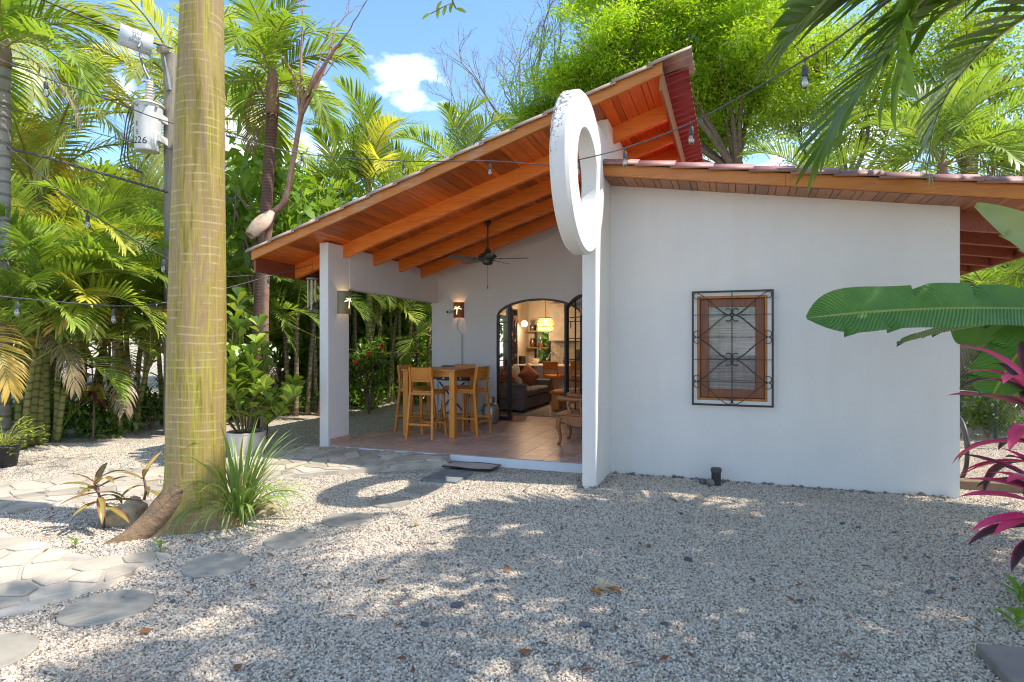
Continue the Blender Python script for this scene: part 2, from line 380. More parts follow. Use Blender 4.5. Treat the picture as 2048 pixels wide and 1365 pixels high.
def path(name, label, poly, zf, step, seed, gap=.05):
    m = MB(); n = len(poly); cx_ = sum(p[0] for p in poly) / n; cy_ = sum(p[1] for p in poly) / n
    r = random.Random(seed); P = []
    for i in range(n):
        a, b = poly[i], poly[(i + 1) % n]
        for k in range(6):
            s = k / 6; P.append((a[0] + (b[0] - a[0]) * s + r.uniform(-.025, .025), a[1] + (b[1] - a[1]) * s + r.uniform(-.025, .025)))
    bot = [(cx_ + (x - cx_) * 1.03, cy_ + (y - cy_) * 1.03, -.02) for x, y in P]; top = [(x, y, zf(x, y) - .008) for x, y in P]; k = len(P)
    m.add(bot + top, [tuple(range(k, 2 * k))] + [(i, (i + 1) % k, k + (i + 1) % k, k + i) for i in range(k)])
    o = tag(m.build(name, MORTAR), label, kind='structure')
    for c in cells(poly, step, seed, gap):
        q = MB(); z = r.uniform(-.003, .003); n2 = len(c); ax = sum(p[0] for p in c) / n2; ay = sum(p[1] for p in c) / n2
        lo = [(x, y, zf(x, y) - .03) for x, y in c]; mi = [(x, y, zf(x, y) + z) for x, y in c]; hi = [(ax + (x - ax) * .97, ay + (y - ay) * .97, zf(x, y) + z + .004) for x, y in c]
        q.add(lo + mi + hi, [tuple(range(2 * n2, 3 * n2))] + [(i + s * n2, (i + 1) % n2 + s * n2, (i + 1) % n2 + (s + 1) * n2, i + (s + 1) * n2) for i in range(n2) for s in (0, 1)])
        q.build('stone', FLAG, o)
    return o
path('path', 'flagstone path curving up to the tiled porch', [(-3.55, 7.26), (-3.5, 6.98), (-4.42, 6.25), (-5.1, 5.65), (-5.62, 5.03), (-6.1, 4.33), (-6.6, 3.4), (-7.6, 2.9), (-8.4, 3.6), (-7.75, 4.4), (-7.25, 5.2), (-6.75, 5.85), (-6.1, 6.65), (-5.7, 7.26)],
     lambda x, y: .035 + .075 * max(0, min(1, (y - 5.6) / 1.5)), .22, 3, .022)
path('path', 'sunlit flagstone path ending in front of the trunk', [(-5.75, 3.3), (-5.33, 3.27), (-4.74, 3.15), (-4.4, 3.17), (-4.0, 3.4), (-3.93, 3.2), (-3.87, 2.8), (-3.95, 2.52), (-4.05, 2.2), (-4.9, 1.7), (-6.2, 2.2)],
     lambda x, y: .03, .23, 8, .03)

# ------------------------------------------------------------------ porch floor
TILE, t, b, o = newmat('terracotta_floor_tile'); v = coords(t, (1, 4.5, 1)); f = noise(t, v, 5.5, 6, .68, .8)
c = ramp(t, f, [(.25, (.29, .17, .13)), (.4, (.6, .34, .24)), (.5, (.45, .3, .25)), (.6, (.7, .52, .42)), (.72, (.58, .55, .54)), (.82, (.66, .43, .32))])
L(t, rndval(t, c, .16), b.inputs['Base Color']); b.inputs['Roughness'].default_value = .33; bump(t, b, f, .15, .004)
GROUT = pm('grey_grout', (.33, .28, .25), rough=.9)
KERB = stucco('kerb_paint', (.72, .73, .75))
FZ = .12
m = MB(); m.box(-5.64, -1.5, 7.28, 16, -.1, FZ - .008)
pf = tag(m.build('porch_floor', KERB), 'terracotta tiled porch floor behind a white kerb', kind='structure')
m = MB(); m.box(-5.625, -1.61, 7.292, 16, FZ - .0075, FZ - .003); m.build('grout', GROUT, pf)
tm = None
x = -5.62
T = .333
nx = 12; ny = 13
for i in range(nx):
    for j in range(ny):
        x = -5.617 + i * T; y = 7.294 + j * T
        if tm is None:
            q = MB(); q.box(0, T - .005, 0, T - .005, 0, .008); tm = q.mesh('tile', TILE, bevel=.0015)
        put('tile', tm, pf, (x, y, FZ - .008 + rng.uniform(0, .0008)), (0, 0, 0))

# ------------------------------------------------------------------ house
house = thing('house', 'white stucco house with orange timber eaves, tiled porch and ring fin', 'house', (-1.5, 7.5, 0))
def zb(x, y): return 3.06 + .313 * (x + 5.48) - .027 * (y - 7.63)          # underside of the porch roof boards
def zs(x, y=0): return 3.535 - .148 * (x + 1.44)                            # underside of the wing's roof boards
# pillar, beam, fin, walls
m = MB(); m.box(-5.63, -5.48, 7.27, 7.78, -.1, 3.04); m.build('pillar', WALL, house, bevel=.012, seg=2)
m = MB(); m.box(-5.478, -5.466, 7.30, 7.783, FZ, FZ + .09); m.box(-5.60, -5.466, 7.783, 7.795, FZ, FZ + .09); m.build('skirting', TILE, house)
m = MB(); m.prism([(7.78, 2.405), (10.84, 2.365), (10.84, zb(-5.55, 10.84)), (7.78, zb(-5.55, 7.78))], 'x', -5.63, -5.48); m.build('beam', WALL, house, bevel=.008)
m = MB(); m.box(-1.60, -1.44, 6.62, 7.46, -.12, 4.05); m.build('fin_wall', WALL, house, bevel=.014, seg=2)
m = MB(); m.prism([(7.30, -.1), (16, -.1), (16, zb(-1.52, 16) + .01), (7.30, zb(-1.52, 7.3) - .005)], 'x', -1.597, -1.443); m.build('dividing_wall', WALL, house)
# ring
m = MB(); cyy, czz, Ro, Ri = 6.04, 3.31, .805, .44; n = 72; prof = []
def rp(r, x, a): return (x, cyy + r * math.cos(a), czz + r * math.sin(a))
ch = .03
ringp = [(Ro - ch, -1.395), (Ro, -1.395 - ch), (Ro, -1.575 + ch), (Ro - ch, -1.575), (Ri + .015, -1.575), (Ri, -1.56), (Ri, -1.41), (Ri + .015, -1.395)]
vs = [rp(r + .006 * math.sin(3 * 2 * PI * k / n + 1), x, 2 * PI * k / n) for k in range(n) for r, x in ringp]; q = len(ringp)
m.add(vs, [(k * q + i, k * q + (i + 1) % q, ((k + 1) % n) * q + (i + 1) % q, ((k + 1) % n) * q + i) for k in range(n) for i in range(q)])
ro = m.build('ring', RING, house, smooth=35)
for vtx in ro.data.vertices: vtx.co -= Vector((-1.485, cyy, czz)) - Vector(house.location)
ro.location = Vector((-1.485, cyy, czz)) - Vector(house.location)
# wall built from columns: [(x0, x1, [(zb0, zb1, zt0, zt1), ...])]
def colwall(name, cols, y0, y1, mat, parent=house):
    m = MB()
    for x0, x1, iv in cols:
        for a0, a1, t0, t1 in iv:
            m.add([(x0, y0, a0), (x1, y0, a1), (x1, y1, a1), (x0, y1, a0), (x0, y0, t0), (x1, y0, t1), (x1, y1, t1), (x0, y1, t0)],
                  [(0, 3, 2, 1), (4, 5, 6, 7), (0, 1, 5, 4), (1, 2, 6, 5), (2, 3, 7, 6), (3, 0, 4, 7)])
    return m.build(name, mat, parent)
WX0, WX1, WZ0, WZ1 = -.417, .345, .93, 2.143
def zw(x): return zs(x) + .004
colwall('wall', [(-1.445, WX0, [(-.1, -.1, zw(-1.445), zw(WX0))]), (WX0, WX1, [(-.1, -.1, WZ0, WZ0), (WZ1, WZ1, zw(WX0), zw(WX1))]), (WX1, 2.17, [(-.1, -.1, zw(WX1), zw(2.17))])], 7.45, 7.6, WALL)
m = MB(); m.prism([(7.6, -.1), (12.5, -.1), (12.5, zs(2.1)), (7.6, zs(2.1))], 'x', 2.02, 2.168); m.build('wall', WALL, house)
m = MB(); m.prism([(-1.44, -.1), (2.02, -.1), (2.02, zs(2.02)), (-1.44, zs(-1.44))], 'y', 12.35, 12.5); m.build('wall', WALL, house)
# porch rear wall with the arched doorway
AC, AW, AS, AR = -3.42, .83, 2.075, .335
def arch(x): return AS + AR * math.sqrt(max(0, 1 - ((x - AC) / AW) ** 2))
BY = 10.72
def zt(x): return zb(x, BY + .08) + .006
cols = [(-5.62, AC - AW, [(FZ - .01, FZ - .01, zt(-5.62), zt(AC - AW))])]
na = 22
xs = [AC - AW * math.cos(PI * i / na) for i in range(na + 1)]
for i in range(na): cols.append((xs[i], xs[i + 1], [(arch(xs[i]), arch(xs[i + 1]), zt(xs[i]), zt(xs[i + 1]))]))
cols.append((AC + AW, -1.6, [(FZ - .01, FZ - .01, zt(AC + AW), zt(-1.6))]))
colwall('wall', cols, BY, BY + .15, WALL)
m = MB(); m.box(-5.55, AC - AW - .02, BY - .012, BY - .001, FZ, FZ + .09); m.build('skirting', TILE, house)
# room behind: left wall with a window, rear wall, ceiling
ROOM = stucco('cream_room_wall', (.66, .58, .48))
def side(y0, y1, iv, nm='wall'):
    m = MB()
    for a, bb in iv: m.box(-5.45, -5.3, y0, y1, a, bb)
    return m.build(nm, ROOM, house)
side(BY + .15, 12.5, [(0, 2.95)]); side(12.5, 14.2, [(0, .95)]); side(12.5, 14.2, [(2.25, 2.95)]); side(14.2, 16, [(0, 2.95)])
RYW = 15.75
colwall('wall', [(-5.3, -5.07, [(0, 0, 1.05, 1.05), (1.05, 1.05, 2.0, 2.0), (2.0, 2.0, 4.4, 4.4)]), (-5.07, -4.72, [(0, 0, 1.05, 1.05), (2, 2, 4.4, 4.4)]), (-4.72, -1.6, [(0, 0, 1.05, 1.05), (1.05, 1.05, 2.0, 2.0), (2.0, 2.0, 4.4, 4.4)])], RYW, RYW + .15, ROOM)
m = MB(); vsx = [(-5.45, -1.6)]
m.prism([(-5.45, 2.93), (-1.6, 3.95), (-1.6, 4.0), (-5.45, 2.98)], 'y', BY + .15, 16); m.build('ceiling', ROOM, house)
wf = MB(); wf.box(-5.12, -5.07, RYW - .03, RYW + .02, 1.0, 2.05); wf.box(-4.72, -4.67, RYW - .03, RYW + .02, 1.0, 2.05); wf.box(-5.07, -4.72, RYW - .03, RYW + .02, 2.0, 2.05); wf.box(-5.07, -4.72, RYW - .03, RYW + .02, 1.0, 1.05); wf.box(-5.07, -4.72, RYW - .03, RYW + .02, 1.45, 1.48)
wo = wf.build('window_frame', BLACK, house); q = MB(); q.box(-5.07, -4.72, RYW + .02, RYW + .026, 1.05, 2.0); q.build('pane', GLASS, wo)
# roof boards, rafters, fascia, sheets
def soffit(name, x0, x1, zf, y0, y1, widths, seed, mat=SOFFIT):
    deck = MB(); deck.add([(x0, y0, zf(x0, y0) + .02), (x1, y0, zf(x1, y0) + .02), (x1, y1, zf(x1, y1) + .02), (x0, y1, zf(x0, y1) + .02),
                           (x0, y0, zf(x0, y0) + .045), (x1, y0, zf(x1, y0) + .045), (x1, y1, zf(x1, y1) + .045), (x0, y1, zf(x0, y1) + .045)],
                          [(0, 3, 2, 1), (4, 5, 6, 7), (0, 1, 5, 4), (1, 2, 6, 5), (2, 3, 7, 6), (3, 0, 4, 7)])
    d = deck.build(name, pm('roof_deck_wood', (.1, .035, .012), rough=.8), house)
    x = x0; i = 0; cache = {}
    while x < x1 - .01:
        wd = widths[i % len(widths)]; i += 1; xe = min(x + wd, x1); wd = xe - x; k = round(wd, 4)
        if k not in cache:
            q = MB(); gp_ = .005; ch = .004
            A = []
            for yy in (y0, y1):
                z0, z1 = zf(x, yy), zf(xe, yy)
                s = (z1 - z0) / wd
                A += [(gp_ / 2, z0 + .019), (gp_ / 2, z0 + ch), (gp_ / 2 + ch, z0 + s * ch), (wd - gp_ / 2 - ch, z1 - s * ch), (wd - gp_ / 2, z1 + ch), (wd - gp_ / 2, z1 + .019)]
            zr = zf(x, y0); vs = [(a, 0, z - zr) for a, z in A[:6]] + [(a, y1 - y0, z - zr) for a, z in A[6:]]
            q.add(vs, [(0, 1, 2, 3, 4, 5), (11, 10, 9, 8, 7, 6)] + [(j, j + 6, (j + 1) % 6 + 6, (j + 1) % 6) for j in range(6)])
            cache[k] = q.mesh('plank', mat)
        put('plank', cache[k], d, (x, y0, zf(x, y0)))
        x = xe
    return d
soffit('soffit', -6.36, -.78, zb, 6.82, 13.2, [.135, .135, .07], 1)
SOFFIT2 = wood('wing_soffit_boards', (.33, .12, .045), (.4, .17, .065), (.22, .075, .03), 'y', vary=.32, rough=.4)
soffit('soffit', -1.43, 3.26, zs, 7.02, 12.6, [.135, .07], 2, SOFFIT2)
def sloped(name, x0, x1, zf, y0, y1, dz0, dz1, mat, parent=house, bevel=.004):
    m = MB(); m.add([(x0, y0, zf(x0, y0) + dz0), (x1, y0, zf(x1, y0) + dz0), (x1, y1, zf(x1, y0) + dz0), (x0, y1, zf(x0, y0) + dz0),
                     (x0, y0, zf(x0, y0) + dz1), (x1, y0, zf(x1, y0) + dz1), (x1, y1, zf(x1, y0) + dz1), (x0, y1, zf(x0, y0) + dz1)],
                    [(0, 3, 2, 1), (4, 5, 6, 7), (0, 1, 5, 4), (1, 2, 6, 5), (2, 3, 7, 6), (3, 0, 4, 7)])
    return m.build(name, mat, parent, bevel=bevel)
for yr in (7.63, 8.43, 9.22, 10.01, 10.8, 11.6, 12.4):
    sloped('rafter', -6.365, -.782, zb, yr, yr + .085, -.2, .006, RAFTER)
sloped('fascia', -6.40, -.745, zb, 6.77, 6.815, -.035, .105, FASCIA)
m = MB(); m.prism([(6.818, zb(-6.38, 6.82) - .2), (13.2, zb(-6.38, 13.2) - .2), (13.2, zb(-6.38, 13.2) + .05), (6.818, zb(-6.38, 6.82) + .05)], 'x', -6.40, -6.367); m.build('eave_board', EAVE, house, bevel=.004)
m = MB(); m.prism([(6.818, zb(-.76, 6.82) - .19), (13.2, zb(-.76, 13.2) - .19), (13.2, zb(-.76, 13.2) + .05), (6.818, zb(-.76, 6.82) + .05)], 'x', -.78, -.745); m.build('ridge_board', DARKW, house, bevel=.004)
for yr in (7.62, 8.4, 9.2, 10.0, 10.8, 11.6):
    sloped('rafter', 2.17, 3.24, zs, yr, yr + .085, -.2, .006, EAVE)  # darker wood than the porch rafters: shade under this eave put into the colour
sloped('fascia', -1.44, .5, zs, 6.975, 7.018, .005, .138, FASCIA2); sloped('fascia', .503, 3.3, zs, 6.975, 7.018, .005, .138, FASCIA2)
m = MB(); m.box(3.262, 3.3, 7.02, 12.6, zs(3.28) - .2, zs(3.28) + .12); m.build('eave_board', EAVE, house)
def wave(y): 
    p = (y / .2) % 1.0
    return .052 * (min(1, max(0, (math.sin(2 * PI * p) * 2.4 + 1) / 2)))
def sheet(name, x0, x1, zf, y0, y1, rows, lift, mat, step=.0, th=.006):
    m = MB(); ys = [y0 + (y1 - y0) * i / int((y1 - y0) / .034) for i in range(int((y1 - y0) / .034) + 1)]; X = []
    for r in range(rows):
        a = x0 + (x1 - x0) * r / rows; bb = x0 + (x1 - x0) * (r + 1) / rows; X += [(a, .022), (bb, 0.0)]
    up = zf(x1, 0) > zf(x0, 0)
    vs = [(x, y, zf(x, y) + lift + (s if up else .022 - s) + wave(y)) for x, s in X for y in ys]; n = len(ys)
    m.add(vs, [(i * n + k, i * n + k + 1, (i + 1) * n + k + 1, (i + 1) * n + k) for i in range(len(X) - 1) for k in range(n - 1)])
    o = m.build(name, mat, house, smooth=15); md = o.modifiers.new('thickness', 'SOLIDIFY'); md.thickness = th; md.offset = 0; return o
s1 = sheet('roof_sheet', -6.46, -.50, zb, 7.22, 16.3, 15, .075, TILER)
s2 = sheet('roof_sheet', -1.43, 3.42, zs, 7.3, 12.8, 12, .10, TILER)
def trims(parent, x0, x1, n, zf, y0, y1, lift, mat, flange, over):
    """L-shaped edge tiles, each tucked under its uphill neighbour"""
    up = 1 if zf(x1, y0) > zf(x0, y0) else -1; wd = (x1 - x0) / n
    for i in range(n):
        a = x0 + i * wd; bb = a + wd; m = MB()
        if up > 0: bb += .05
        else: a -= .05
        ys = [y0 + .05 + (y1 - y0 - .05) * k / 14 for k in range(15)]
        def z(x, hi): return zf(x, y0) + lift + (.022 if hi else 0)
        ra, rb = rng.uniform(-.004, .004), rng.uniform(-.004, .004)
        ha, hb = (True, False) if up > 0 else (False, True)      # downhill end rides on top
        prof = [(y0, -flange), (y0 - .004, -.02), (y0 + .012, .012), (y0 + .05, .02)] + [(y, wave(y) * min(1, (y - y0) / .12) + .012) for y in ys[1:]]
        vs = [(a, y, z(a, ha) + h + ra) for y, h in prof] + [(bb, y, z(bb, hb) + h + rb) for y, h in prof]; k = len(prof)
        m.add(vs, [(j, j + 1, k + j + 1, k + j) for j in range(k - 1)])
        o = m.build('trim_tile', mat, parent, smooth=40); md = o.modifiers.new('thickness', 'SOLIDIFY'); md.thickness = .008; md.offset = 0
trims(s1, -6.47, -.49, 15, zb, 6.735, 7.5, .098, TRIM1, .028, 0)
trims(s2, -1.43, 3.42, 12, zs, 6.93, 7.35, .148, TRIM2, .03, 0)

# window with casing, sash, pane, curtain and the scrolled iron grille
m = MB()
def frame4(m, x0, x1, z0, z1, w_, y0, y1):
    m.box(x0, x0 + w_, y0, y1, z0, z1); m.box(x1 - w_, x1, y0, y1, z0, z1); m.box(x0 + w_, x1 - w_, y0, y1, z0, z0 + w_); m.box(x0 + w_, x1 - w_, y0, y1, z1 - w_, z1); return m
frame4(m, WX0, WX1, WZ0, WZ1, .028, 7.452, 7.59); win = m.build('window', FRAMEO, house, bevel=.003)
m = frame4(MB(), WX0 + .03, WX1 - .03, WZ0 + .03, WZ1 - .03, .095, 7.515, 7.555); m.build('sash', FRAMEW, win, bevel=.004)
m = MB(); m.box(WX0 + .12, WX1 - .12, 7.532, 7.536, WZ0 + .12, WZ1 - .12); m.build('pane', GLASS, win)
CURT, t, b, o = newmat('slub_curtain'); v = coords(t, (1.2, 1.2, 60), False); f = noise(t, v, 3, 4, .7)
L(t, ramp(t, f, [(.35, (.12, .125, .135)), (.6, (.3, .31, .33)), (.75, (.46, .47, .49))]), b.inputs['Base Color']); b.inputs['Roughness'].default_value = .9
m = MB(); nn = 48; xs_ = [WX0 + .06 + (WX1 - WX0 - .12) * i / nn for i in range(nn + 1)]
cv = [(x, 7.61 + .012 * math.sin(x * 34) * 1.6 + .008 * math.sin(x * 77 + 1), z) for z in (WZ0 + .02, WZ1 - .02) for x in xs_]
m.add(cv, [(i, i + 1, nn + 2 + i, nn + 1 + i) for i in range(nn)]); m.build('curtain', CURT, win, smooth=True)
GX0, GX1, GZ0, GZ1 = -.473, .407, .874, 2.199
gr = frame4(MB(), GX0, GX1, GZ0, GZ1, .022, 7.375, 7.397).build('window_grille', BLACK, house, bevel=.002)
gy = 7.386; xm = (GX0 + GX1) / 2; rows = [GZ1 - .02 - (GZ1 - GZ0 - .04) * k / 5 for k in range(6)]
for k in range(1, 5): m = MB(); m.bar((GX0 + .02, gy, rows[k]), (GX1 - .02, gy, rows[k]), .008); m.build('bar', BLACK, gr)
m = MB(); m.bar((xm, gy, GZ0 + .02), (xm, gy, GZ1 - .02), .011); m.build('bar', BLACK, gr)
for s in (-1, 1):
    for zz in (GZ0 + .1, GZ1 - .1): m = MB(); m.bar((xm + s * .425, 7.386, zz), (xm + s * .425, 7.452, zz), .012); m.build('bracket', BLACK, gr)
rr = .036
def scroll(xl, zl, xc, zc, sgn):
    """S-scroll from the outer node to the centre node; sgn=+1 falls, -1 rises towards the centre"""
    P = []
    c1 = Vector((xl + rr, zl - sgn * rr)); c2 = Vector((xc - rr, zc + sgn * rr))
    for k in range(15): a = R(-40 - 230 * k / 14); P.append((c1.x + rr * math.cos(a), c1.y + sgn * rr * math.sin(a)))
    for k in range(1, 12):
        s = k / 12; e = s * s * (3 - 2 * s); P.append((c1.x + (c2.x - c1.x) * s, zl + (zc - zl) * (.5 * e + .5 * s)))
    for k in range(15): a = R(-90 + 230 * k / 14); P.append((c2.x + rr * math.cos(a), c2.y + sgn * rr * math.sin(a)))
    return P
for k in range(5):
    dn = k % 2 == 0
    for sd in (-1, 1):
        xl = GX0 + .022; xc = xm - .006
        zt_, zl_ = rows[k] - (.0 if k else .0), rows[k + 1]
        P = scroll(xl, zt_, xc, zl_, 1) if dn else scroll(xl, zl_, xc, zt_, -1)
        pts_ = [((x if sd < 0 else 2 * xm - x), gy - .006 if sd < 0 else gy + .006, z) for x, z in P]
        m = MB(); m.tube(pts_, .0048, 5); m.build('scroll', BLACK, gr, smooth=True)

# arched doorway: frame, side lights, open glazed leaf
fr = MB(); nA = 40
def archbar(x0, x1, y0, y1, w_, drop=0):
    m = MB(); P = [x0 + (x1 - x0) * i / nA for i in range(nA + 1)]; A = []
    for x in P:
        dx = (x - AC) / AW; z = arch(x) - drop; A.append((x, z))
    for i in range(nA):
        (xa, za), (xb, zb_) = A[i], A[i + 1]
        m.add([(xa, y0, za - w_), (xb, y0, zb_ - w_), (xb, y1, zb_ - w_), (xa, y1, za - w_), (xa, y0, za), (xb, y0, zb_), (xb, y1, zb_), (xa, y1, za)],
              [(0, 3, 2, 1), (4, 5, 6, 7), (0, 1, 5, 4), (2, 3, 7, 6), (1, 2, 6, 5), (3, 0, 4, 7)])
    return m
DY0, DY1 = BY + .02, BY + .07
m = archbar(AC - AW + .002, AC + AW - .002, DY0, DY1, .04, .002)
m.box(AC - AW + .002, AC - AW + .042, DY0, DY1, FZ, AS + .02); m.box(AC + AW - .042, AC + AW - .002, DY0, DY1, FZ, AS + .02)
P1, P2 = -4.03, -2.895
m.box(P1 - .0, P1 + .06, DY0 - .006, DY1 + .006, FZ, arch(P1 + .03) - .02); m.box(P2 - .03, P2 + .03, DY0 - .006, DY1 + .006, FZ, arch(P2) - .02)
m.box(AC - AW + .042, P1, DY0, DY1, FZ, FZ + .07); m.box(P2 + .03, AC + AW - .042, DY0, DY1, FZ, FZ + .07)
dw = m.build('door_frame', BLACK, house)
m = MB()
for k in range(5):
    z = FZ + .07 + (2.0 - FZ) * (k + .92) / 5.2
    m.box(AC - AW + .042, P1, DY0 + .012, DY1 - .012, z, z + .014); m.box(P2 + .03, AC + AW - .042, DY0 + .012, DY1 - .012, z, z + .014)
m.build('glazing_bar', BLACK, dw)
m = MB(); m.add([(AC - AW + .042, DY0 + .025, FZ + .07), (P1, DY0 + .025, FZ + .07), (P1, DY0 + .025, arch(P1) - .05), ((AC - AW + P1) / 2, DY0 + .025, arch((AC - AW + P1) / 2) - .05), (AC - AW + .042, DY0 + .025, AS + .02)], [(0, 1, 2, 3, 4)]); m.build('pane', GLASS, dw)
m = MB(); m.add([(P2 + .03, DY0 + .025, FZ + .07), (AC + AW - .042, DY0 + .025, FZ + .07), (AC + AW - .042, DY0 + .025, AS), (P2 + .03, DY0 + .025, arch(P2) - .06)], [(0, 1, 2, 3)]); m.build('pane', GLASS, dw)
# leaf, built along +X from its hinge and swung out over the porch
LW = 1.09
def ltop(u): return 2.2 + .22 * math.sin(PI * min(1, .06 + u / LW * .74))
m = MB(); nL = 24
for i in range(nL):
    a, bb = LW * i / nL, LW * (i + 1) / nL
    m.add([(a, -.02, ltop(a) - .06), (bb, -.02, ltop(bb) - .06), (bb, .02, ltop(bb) - .06), (a, .02, ltop(a) - .06), (a, -.02, ltop(a)), (bb, -.02, ltop(bb)), (bb, .02, ltop(bb)), (a, .02, ltop(a))],
          [(0, 3, 2, 1), (4, 5, 6, 7), (0, 1, 5, 4), (2, 3, 7, 6), (1, 2, 6, 5), (3, 0, 4, 7)])
m.box(0, .06, -.02, .02, FZ + .02, ltop(.03) - .05); m.box(LW - .06, LW, -.02, .02, FZ + .02, ltop(LW) - .05); m.box(.06, LW - .06, -.02, .02, FZ + .02, FZ + .09)
ANG = R(-52)
def hung(mb, name, mat, parent):
    o = mb.build(name, mat, None); o.parent = parent
    for vtx in o.data.vertices: vtx.co += o.location
    o.location = (0, 0, 0); return o
dl = hung(m, 'door', BLACK, house); dl.location = Vector((P2 + .02, BY + .0, 0)) - Vector(house.location); dl.rotation_euler = (0, 0, ANG)
ORG[dl] = Vector((0, 0, 0))
m = MB()
for f_ in (.36, .68): m.box(LW * f_ - .008, LW * f_ + .008, -.012, .012, FZ + .09, ltop(LW * f_) - .05)
for k in range(5): z = FZ + .09 + (2.2 - FZ) * (k + .9) / 5.6; m.box(.06, LW - .06, -.0115, .0115, z, z + .014)
hung(m, 'glazing_bar', BLACK, dl)
m = MB(); m.add([(.05, 0, FZ + .08), (LW - .05, 0, FZ + .08)] + [(LW * (1 - i / 12), 0, ltop(LW * (1 - i / 12)) - .04) for i in range(1, 12)], [tuple(range(13))]); hung(m, 'pane', GLASS, dl)
m = MB(); m.bar((LW - .03, -.06, 1.05), (LW - .03, -.06, 1.25), .014); m.bar((LW - .03, -.06, 1.06), (LW - .03, -.018, 1.06), .012); m.bar((LW - .03, -.06, 1.24), (LW - .03, -.018, 1.24), .012); hung(m, 'handle', BLACK, dl)

# ------------------------------------------------------------------ porch furniture
tb = thing('bar_table', 'square orange teak bar table standing between four tall stools', 'table', (-4.49, 8.88, FZ))
x0, x1, y0, y1 = -4.96, -4.02, 8.42, 9.34; zt_ = FZ + 1.06
for k in range(8):
    a = x0 + (x1 - x0) * k / 8; m = MB(); m.box(a + .001, a + (x1 - x0) / 8 - .001, y0, y1, zt_ - .032, zt_); m.build('plank', TEAK, tb, bevel=.003)
for sx in (0, 1):
    for sy in (0, 1):
        cx_ = x0 + .02 if not sx else x1 - .11; cy_ = y0 + .02 if not sy else y1 - .11
        m = MB(); m.box(cx_, cx_ + .09, cy_, cy_ + .09, FZ, zt_ - .033); m.build('leg', TEAK, tb, bevel=.004)
for sy in (y0 + .035, y1 - .06): m = MB(); m.box(x0 + .11, x1 - .11, sy, sy + .025, zt_ - .115, zt_ - .034); m.build('apron', TEAKX, tb, bevel=.003)
for sx in (x0 + .035, x1 - .06): m = MB(); m.box(sx, sx + .025, y0 + .11, y1 - .11, zt_ - .115, zt_ - .034); m.build('apron', TEAKX, tb, bevel=.003)

def bar_stool(label, group=None, sh=.74, mat=TEAK):
    """sitter faces +Y, back rest at -Y"""
    t = thing('bar_stool', label, 'stool', (0, 0, 0), group)
    m = MB()
    for i in range(5):
        a = -.2 + .4 * i / 5; m2 = MB(); m2.box(a + .0008, a + .0792, -.17, .22, sh - .03 - .006 * math.cos((i - 2) * .7), sh - .008 * math.cos((i - 2) * .7)); m2.build('seat_slat', TEAK, t, bevel=.004)
    for s in (-1, 1):
        m = MB(); m.bar((s * .215, -.27, 0), (s * .185, -.19, sh + .02), .036, .04); m.bar((s * .185, -.19, sh + .02), (s * .17, -.255, sh + .36), .034, .036, w1=.026, h1=.02); m.build('rear_leg', mat, t, bevel=.003)
        m = MB(); m.bar((s * .215, .27, 0), (s * .185, .19, sh - .03), .036, .04); m.build('front_leg', mat, t, bevel=.003)
        m = MB(); m.bar((s * .207, -.235, .27), (s * .207, .235, .27), .022, .03); m.build('stretcher', mat, t, bevel=.002)
        m = MB(); m.bar((s * .19, -.19, sh - .05), (s * .19, .19, sh - .05), .02, .04); m.build('rail', mat, t)
    for y, z in ((-.245, .22), (.243, .2)): m = MB(); m.bar((-.21, y, z), (.21, y, z), .022, .034); m.build('stretcher', TEAKX, t, bevel=.002)
    for y in (-.195, .19): m = MB(); m.bar((-.17, y, sh - .05), (.17, y, sh - .05), .02, .04); m.build('rail', TEAKX, t)
    m = MB(); n = 6; P = [(-.2 + .4 * i / n, -.2 - .02 * math.sin(PI * i / n)) for i in range(n + 1)]
    vs = []; zz = ((sh + .13, 0), (sh + .355, -.045))
    for th in (0, .022):
        for z, dy in zz: vs += [(x, y + dy + th, z) for x, y in P]
    q = n + 1
    fs = [(i, i + 1, q + i + 1, q + i) for i in range(n)] + [(2 * q + i, 3 * q + i, 3 * q + i + 1, 2 * q + i + 1) for i in range(n)] + [(i, 2 * q + i, 2 * q + i + 1, i + 1) for i in range(n)] + [(q + i, q + i + 1, 3 * q + i + 1, 3 * q + i) for i in range(n)] + [(0, q, 3 * q, 2 * q), (n, 2 * q + n, 3 * q + n, q + n)]
    m.add(vs, fs); m.build('backrest', TEAKX, t, bevel=.003)
    return t
st = bar_stool('teak bar stool with its back to the yard, in front of the bar table', 'teak bar stools round the porch table')
st.location = (-4.53, 8.47, FZ); st.rotation_euler = (0, 0, R(3)); ORG[st] = Vector(st.location)
copy_tree(st, None, 'teak bar stool on the door side of the bar table, backrest seen obliquely', (-4.02, 8.99, FZ), R(82))
copy_tree(st, None, 'teak bar stool on the garden side of the bar table, mostly hidden', (-4.98, 8.95, FZ), R(-95))
copy_tree(st, None, 'teak bar stool behind the bar table in front of the gas grill', (-4.42, 9.42, FZ), R(178))

